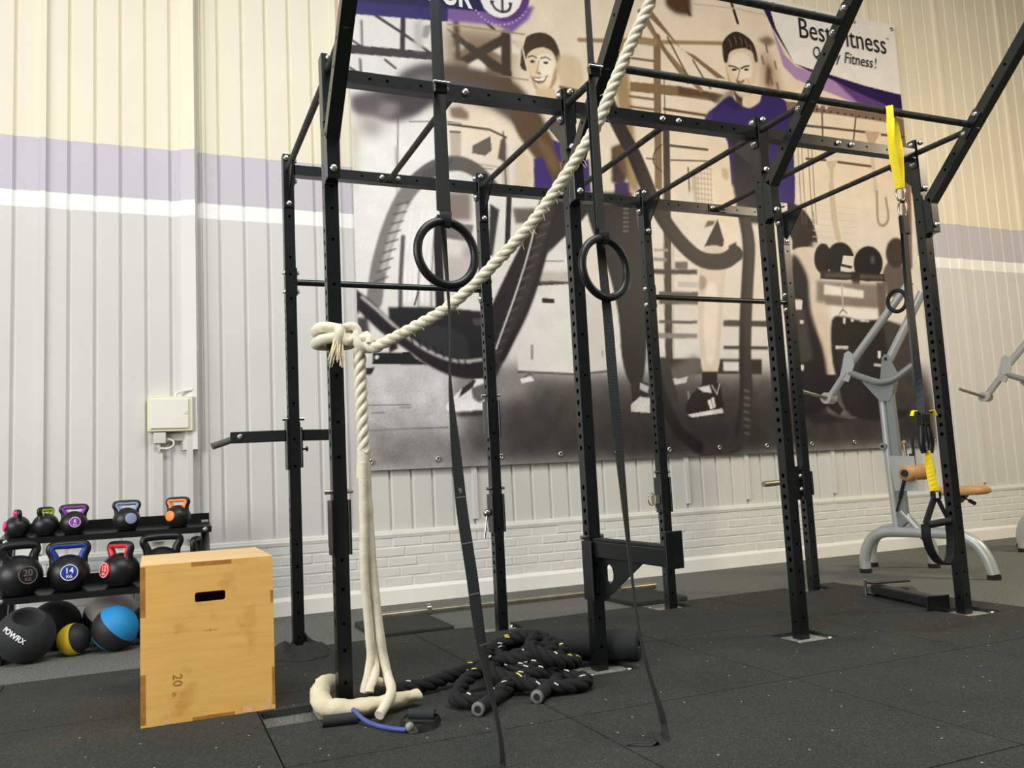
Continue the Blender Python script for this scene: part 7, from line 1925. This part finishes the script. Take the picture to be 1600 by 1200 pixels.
# ================================================================== PLATE-LOADED MACHINES
A_, D_ = np.array((4.676, 1.811)), np.array((4.975, 0.874))
dv = unit(D_ - A_)
pv = np.array((-dv[1], dv[0]))          # to the right and back
H0 = np.array((4.767, 1.53))
def make_machine(off, label):
    off = np.array(off, float)
    def G(s, q, z):                      # s along the base from the column, q sideways, z up
        p = H0 + off + dv * s + pv * q
        return np.array((p[0], p[1], z))
    t = thing('weight_machine', tuple(G(0, 0.2, 0)), label, 'weight machine', 'plate-loaded weight machines by the wall')
    lg = 0.043
    front = crom([G(-0.295, 0, 0.035), G(-0.292, 0, 0.12), G(-0.262, 0, 0.215), G(-0.205, 0, 0.29), G(-0.12, 0, 0.33), G(0.0, 0, 0.338), G(0.2, 0, 0.335), G(0.42, 0, 0.328), G(0.52, 0, 0.30), G(0.60, 0, 0.24), G(0.655, 0, 0.14), G(0.683, 0, 0.035)], 0.02)
    leg = part('base_arch', MB().tube(front, lg, 18), 'silver_paint', t)
    rear = crom([G(-0.45, 0.42, 0.035), G(-0.45, 0.42, 0.12), G(-0.42, 0.42, 0.22), G(-0.34, 0.42, 0.30), G(-0.22, 0.42, 0.33), G(-0.12, 0.42, 0.33), G(-0.03, 0.45, 0.30), G(0.03, 0.50, 0.20), G(0.03, 0.52, 0.035)], 0.02)
    rleg = part('base_arch', MB().tube(rear, lg, 16), 'silver_paint', t)
    part('spine', MB().tube(crom([G(-0.05, 0.0, 0.335), G(-0.15, 0.42, 0.33)], 0.03), 0.038, 14), 'silver_paint', t)
    for pl, pr_ in ((leg, G(-0.295, 0, 0)), (leg, G(0.683, 0, 0)), (rleg, G(-0.45, 0.42, 0)), (rleg, G(0.03, 0.52, 0))):
        part('rubber_foot', MB().cyl(pr_ + np.array((0, 0, 0.001)), pr_ + np.array((0, 0, 0.036)), 0.047, 18), 'black_rubber', pl)
    # column
    col = part('column', MB().tube(crom([G(0.0, 0, 0.34), G(-0.012, 0, 0.8), G(-0.020, 0, 1.52)], 0.1), 0.030, 14), 'silver_paint', t)
    part('column_plate', MB().prism([(0.03, 0.36), (0.10, 0.42), (0.075, 1.50), (0.02, 1.50)], G(0, 0, 0), (dv[0], dv[1], 0), (0, 0, 1), 0.05), 'silver_dark', col)
    part('pad_bracket', MB().prism([(0.03, 0.66), (0.205, 0.66), (0.205, 0.93), (0.0, 0.94)], G(0, -0.03, 0), (dv[0], dv[1], 0), (0, 0, 1), 0.014), 'silver_paint', col)
    part('brace', MB().tube(np.array([G(0.05, 0, 0.50), G(0.18, 0, 0.345)]), 0.028, 12), 'silver_paint', col)
    bs = part('bushing', MB().cyl(G(-0.03, -0.055, 1.02), G(-0.03, 0.03, 1.02), 0.028, 16), 'silver_dark', col)
    part('bushing_bore', MB().cyl(G(-0.03, -0.0565, 1.02), G(-0.03, -0.054, 1.02), 0.014, 12), 'black_plastic', bs)
    part('head_plate', MB().prism([(-0.16, 1.56), (-0.02, 1.38), (0.06, 1.38), (0.10, 1.50), (0.12, 1.58), (0.0, 1.54)], G(0, 0, 0), (dv[0], dv[1], 0), (0, 0, 1), 0.07), 'silver_dark', col)
    # loading arm with pivot
    la = part('lever_arm', MB().tube(np.array([G(-0.27, 0, 1.71), G(0.30, 0, 2.31)]), 0.032, 14), 'silver_paint', t)
    part('lever_tail', MB().tube(np.array([G(-0.285, -0.02, 1.66), G(-0.46, -0.02, 1.46)]), 0.030, 14), 'silver_paint', la)
    part('pivot_plate', MB().prism([(-0.35, 1.60), (-0.27, 1.57), (-0.21, 1.70), (-0.215, 1.80), (-0.25, 1.83), (-0.285, 1.81), (-0.31, 1.72)], G(0, -0.035, 0), (dv[0], dv[1], 0), (0, 0, 1), 0.016), 'silver_paint', la)
    hb = part('load_hub', MB().cyl(G(-0.467, -0.08, 1.455), G(-0.467, 0.03, 1.455), 0.048, 20), 'silver_paint', la)
    part('load_peg', MB().cyl(G(-0.467, -0.08, 1.457), G(-0.56, -0.36, 1.53), 0.014, 12), 'bar_steel', hb)
    part('hub_bore', MB().cyl(G(-0.467, -0.082, 1.455), G(-0.467, -0.079, 1.455), 0.024, 14), 'bar_steel', hb)
    part('handle_bow', MB().tube(crom([G(-0.26, -0.02, 1.645), G(-0.12, -0.04, 1.58), G(-0.03, -0.05, 1.543), G(0.04, -0.05, 1.535), G(0.12, -0.04, 1.555), G(0.26, -0.02, 1.64)], 0.02), 0.027, 14), 'silver_dark', la)
    l2 = part('lever_arm', MB().tube(np.array([G(0.04, 0.06, 1.72), G(0.36, 0.06, 2.22)]), 0.034, 14), 'silver_paint', t)
    part('pivot_plate', MB().prism([(-0.04, 1.50), (0.13, 1.56), (0.075, 1.70), (0.06, 1.755), (0.03, 1.765), (0.005, 1.74)], G(0, 0.02, 0), (dv[0], dv[1], 0), (0, 0, 1), 0.016), 'silver_dark', l2)
    part('pivot_bore', MB().cyl(G(0.035, 0.008, 1.725), G(0.035, 0.014, 1.725), 0.014, 12), 'black_plastic', l2)
    ring = np.linspace(0, 2 * math.pi, 30, endpoint=False)
    c0 = G(0.195, -0.03, 2.17)
    part('grip_ring', MB().tube(np.array([c0 + np.array((dv[0], dv[1], 0)) * 0.075 * math.cos(a) + np.array((0, 0, 1)) * 0.085 * math.sin(a) for a in ring]), 0.016, 10, True), 'black_rubber', la)
    # pads
    e0, e1 = G(0.16, -0.115, 0.80), G(0.17, 0.26, 0.80)
    ln = np.linalg.norm(e1 - e0)
    rp = part('roller_pad', MB().lathe([(0.02, -0.004), (0.05, 0.0), (0.062, 0.02), (0.062, 0.235), (0.056, 0.25), (0.02, 0.252)], 22, e0, e1 - e0), 'tan_vinyl', t)
    part('end_cap', MB().cyl(e0 - unit(e1 - e0) * 0.018, e0 + unit(e1 - e0) * 0.01, 0.028, 14), 'black_plastic', rp)
    part('centre_cap', MB().cyl(e0 + unit(e1 - e0) * 0.19, e0 + unit(e1 - e0) * 0.235, 0.060, 16), 'black_plastic', rp)
    part('roller_pad', MB().lathe([(0.02, 0.235), (0.062, 0.24), (0.064, ln), (0.05, ln + 0.02), (0.02, ln + 0.022)], 22, e0, e1 - e0), 'tan_vinyl', t)
    st = MB()
    rows = [(0.622, 0.90), (0.632, 1.0), (0.662, 1.0), (0.680, 0.90), (0.686, 0.6)]
    n = 28
    vs = []
    for zz, sc in rows:
        for k in range(n):
            a = 2 * math.pi * k / n
            ex = math.copysign(abs(math.cos(a)) ** 0.55, math.cos(a)) * 0.19 * sc
            ey = math.copysign(abs(math.sin(a)) ** 0.55, math.sin(a)) * 0.16 * sc
            vs.append(G(0.505 + ex, 0.02 + ey, zz))
    st.add(vs, [(j * n + k, j * n + (k + 1) % n, (j + 1) * n + (k + 1) % n, (j + 1) * n + k) for j in range(len(rows) - 1) for k in range(n)], True)
    st.add(vs[:n], [tuple(range(n))[::-1]])
    st.add(vs[-n:], [tuple(range(n))])
    seat = part('seat_pad', st, 'tan_vinyl', t)
    part('seat_post', MB().cyl(G(0.46, 0.02, 0.33), G(0.46, 0.02, 0.622), 0.030, 14), 'silver_dark', seat)
    part('seat_bracket', MB().prism([(0.40, 0.622), (0.56, 0.622), (0.50, 0.56), (0.43, 0.56)], G(0, 0.02, 0), (dv[0], dv[1], 0), (0, 0, 1), 0.06), 'black_steel', seat)
    lv = part('seat_lever', MB().cyl(G(0.52, -0.02, 0.61), G(0.60, -0.06, 0.575), 0.006, 8), 'black_plastic', seat)
    part('lever_knob', MB().cyl(G(0.59, -0.055, 0.579), G(0.635, -0.078, 0.559), 0.014, 12), 'black_plastic', lv)
    gs = part('gas_strut', MB().cyl(G(0.03, -0.05, 0.50), G(0.075, -0.05, 0.62), 0.007, 8), 'black_plastic', t)
    part('strut_tube', MB().cyl(G(0.065, -0.05, 0.60), G(0.125, -0.05, 0.77), 0.012, 10), 'black_plastic', gs)
    ad = part('adjuster', MB().cyl(G(0.135, -0.02, 0.93), G(0.13, -0.02, 1.03), 0.012, 10), 'bar_steel', t)
    part('adjuster_knob', MB().sphere(G(0.13, -0.02, 1.04), 0.018, 12, 8), 'tan_vinyl', ad)
    part('adjuster_plate', MB().prism([(0.16, 0.86), (0.20, 0.86), (0.20, 1.08), (0.185, 1.08), (0.185, 0.95), (0.16, 0.95)], G(0, -0.01, 0), (dv[0], dv[1], 0), (0, 0, 1), 0.02), 'black_steel', ad)
    return t
make_machine((0, 0), 'silver weight machine with tan roller pads and seat behind the last upright')
make_machine((2.02, 0.10), 'second silver weight machine at the far right edge')

# ================================================================== SUSPENSION TRAINER
TX_, TY_ = 2.985, RY1
ts = thing('suspension_trainer', (TX_, TY_, 0.38), 'yellow and black suspension trainer hanging from the right-hand rung', 'suspension trainer')
BASE_ = (0.75, -0.66, 0)
leg = crom([(2.952, TY_ - 0.030, RZ1 - 0.06), (2.958, TY_ - 0.028, RZ1 + 0.010), (2.985, TY_, RZ1 + 0.027), (3.020, TY_ + 0.022, RZ1 + 0.010), (3.034, TY_ + 0.018, RZ1 - 0.06), (3.040, TY_ + 0.010, 2.62), (3.026, TY_ - 0.004, 2.50), (3.004, TY_ - 0.014, 2.41), (2.990, TY_ - 0.018, 2.352)], 0.015)
part('anchor_strap', MB().ribbon(leg, 0.036, np.interp(np.linspace(0, 1, len(leg)), [0, .5, .75, 1], [0, 0, D(50), D(8)]), 0.003, BASE_), 'strap_yellow', ts)
leg = crom([(2.952, TY_ - 0.030, RZ1 - 0.055), (2.946, TY_ - 0.03, 2.66), (2.944, TY_ - 0.028, 2.55), (2.960, TY_ - 0.026, 2.44), (2.974, TY_ - 0.024, 2.352)], 0.015)
part('anchor_strap', MB().ribbon(leg, 0.040, np.interp(np.linspace(0, 1, len(leg)), [0, .35, .6, 1], [D(0), D(52), D(25), D(0)]), 0.003, BASE_), 'strap_yellow', ts)
def link(c, rx, rz, r, axis, mat, name='carabiner'):
    a = np.linspace(0, 2 * math.pi, 26, endpoint=False)
    ax = np.array(axis, float)
    return part(name, MB().tube(np.array([np.array(c) + ax * rx * math.cos(q) + np.array((0, 0, 1)) * rz * math.sin(q) for q in a]), r, 8, True), mat, ts)
link((2.985, TY_ - 0.018, 2.325), 0.024, 0.045, 0.0055, (0.92, -0.38, 0), 'chrome')
link((2.988, TY_ - 0.018, 2.240), 0.022, 0.050, 0.0055, (0.92, -0.38, 0), 'chrome')
part('swivel', MB().cyl((2.975, TY_ - 0.018, 2.283), (3.0, TY_ - 0.018, 2.283), 0.010, 10), 'black_steel', ts)
part('loop_sleeve', MB().box(2.962, 3.014, TY_ - 0.034, TY_ - 0.002, 2.10, 2.205, 0.006), 'black_plastic', ts)
s1 = crom([(2.976, TY_ - 0.03, 2.11), (2.962, TY_ - 0.035, 1.80), (2.957, TY_ - 0.035, 1.50), (2.962, TY_ - 0.03, 1.28), (2.952, TY_ - 0.03, 1.15), (2.958, TY_ - 0.03, 1.08)], 0.03)
part('main_strap', MB().ribbon(s1, 0.038, np.interp(np.linspace(0, 1, len(s1)), [0, .45, .75, 1], [D(-10), D(0), D(25), D(70)])), 'webbing', ts)
s2 = crom([(3.000, TY_ + 0.0, 2.11), (2.995, TY_ + 0.005, 1.80), (2.992, TY_ + 0.005, 1.50), (2.985, TY_ + 0.0, 1.28), (2.985, TY_, 1.15), (2.985, TY_, 1.08)], 0.03)
part('main_strap', MB().ribbon(s2, 0.038, np.interp(np.linspace(0, 1, len(s2)), [0, .5, 1], [D(30), D(60), D(84)])), 'black_plastic', ts)
for sg, xx in ((-1, 2.953), (1, 2.988)):
    part('cam_buckle', MB().box(xx - 0.012, xx + 0.012, TY_ - 0.045, TY_ - 0.012, 1.085, 1.145, 0.004), 'black_plastic', ts)
    tb_ = part('pull_tab', MB().ribbon(crom([(xx, TY_ - 0.03, 1.145), (xx + sg * 0.03, TY_ - 0.03, 1.155), (xx + sg * 0.045, TY_ - 0.03, 1.150)], 0.01), 0.008, D(90)), 'black_plastic', ts)
    part('tab_end', MB().ribbon(crom([(xx + sg * 0.035, TY_ - 0.032, 1.160), (xx + sg * 0.055, TY_ - 0.032, 1.158), (xx + sg * 0.066, TY_ - 0.032, 1.135)], 0.01), 0.018, D(80), 0.006), 'strap_yellow', tb_)
    g = crom([(xx + sg * 0.006, TY_ - 0.03, 1.085), (xx + sg * 0.010, TY_ - 0.03, 1.03), (xx + sg * 0.014, TY_ - 0.03, 0.985), (xx + sg * 0.004, TY_ - 0.03, 0.945)], 0.01)
    n_ = len(g)
    part('grip_cover', MB().tube(g, [0.008 + 0.010 * math.sin(math.pi * min(1, (i + 3) / (n_ - 1)) * 0.72) for i in range(n_)], 12), 'black_plastic', ts)
ys_ = crom([(2.974, TY_ - 0.03, 0.955), (2.978, TY_ - 0.03, 0.86), (2.986, TY_ - 0.03, 0.80), (2.994, TY_ - 0.03, 0.748)], 0.02)
part('yellow_strap', MB().ribbon(ys_, 0.044, np.linspace(D(68), D(0), len(ys_)), 0.004, (0.75, -0.66, 0)), 'strap_yellow', ts)
lb = part('loop_keeper', MB().box(2.976, 3.020, TY_ - 0.05, TY_ - 0.012, 0.705, 0.748, 0.005), 'black_plastic', ts)
part('keeper_tag', MB().box(2.978, 2.994, TY_ - 0.0525, TY_ - 0.0495, 0.712, 0.742), 'white_print', lb)
hl = np.array((2.908, TY_ - 0.03, 0.585))
hr = np.array((3.075, TY_ - 0.03, 0.590))
part('handle_strap', MB().ribbon(crom([(2.992, TY_ - 0.03, 0.72), (2.95, TY_ - 0.03, 0.655), hl], 0.02), 0.030, D(0), 0.014), 'black_rubber', ts)
part('handle_strap', MB().ribbon(crom([(3.005, TY_ - 0.03, 0.72), (3.04, TY_ - 0.03, 0.65), hr], 0.02), 0.024, D(0), 0.006), 'black_plastic', ts)
part('handle', MB().cyl(hl + np.array((0.01, 0, -0.006)), hr, 0.0185, 16), 'black_rubber', ts)
fc = crom([hl, (2.905, TY_ - 0.03, 0.52), (2.925, TY_ - 0.03, 0.45), (2.97, TY_ - 0.03, 0.392), (3.02, TY_ - 0.035, 0.378), (3.055, TY_ - 0.03, 0.41), (3.075, TY_ - 0.03, 0.49), hr], 0.02)
part('foot_cradle', MB().ribbon(fc, 0.050, D(0), 0.011, (0, 1, 0)), 'black_plastic', ts)
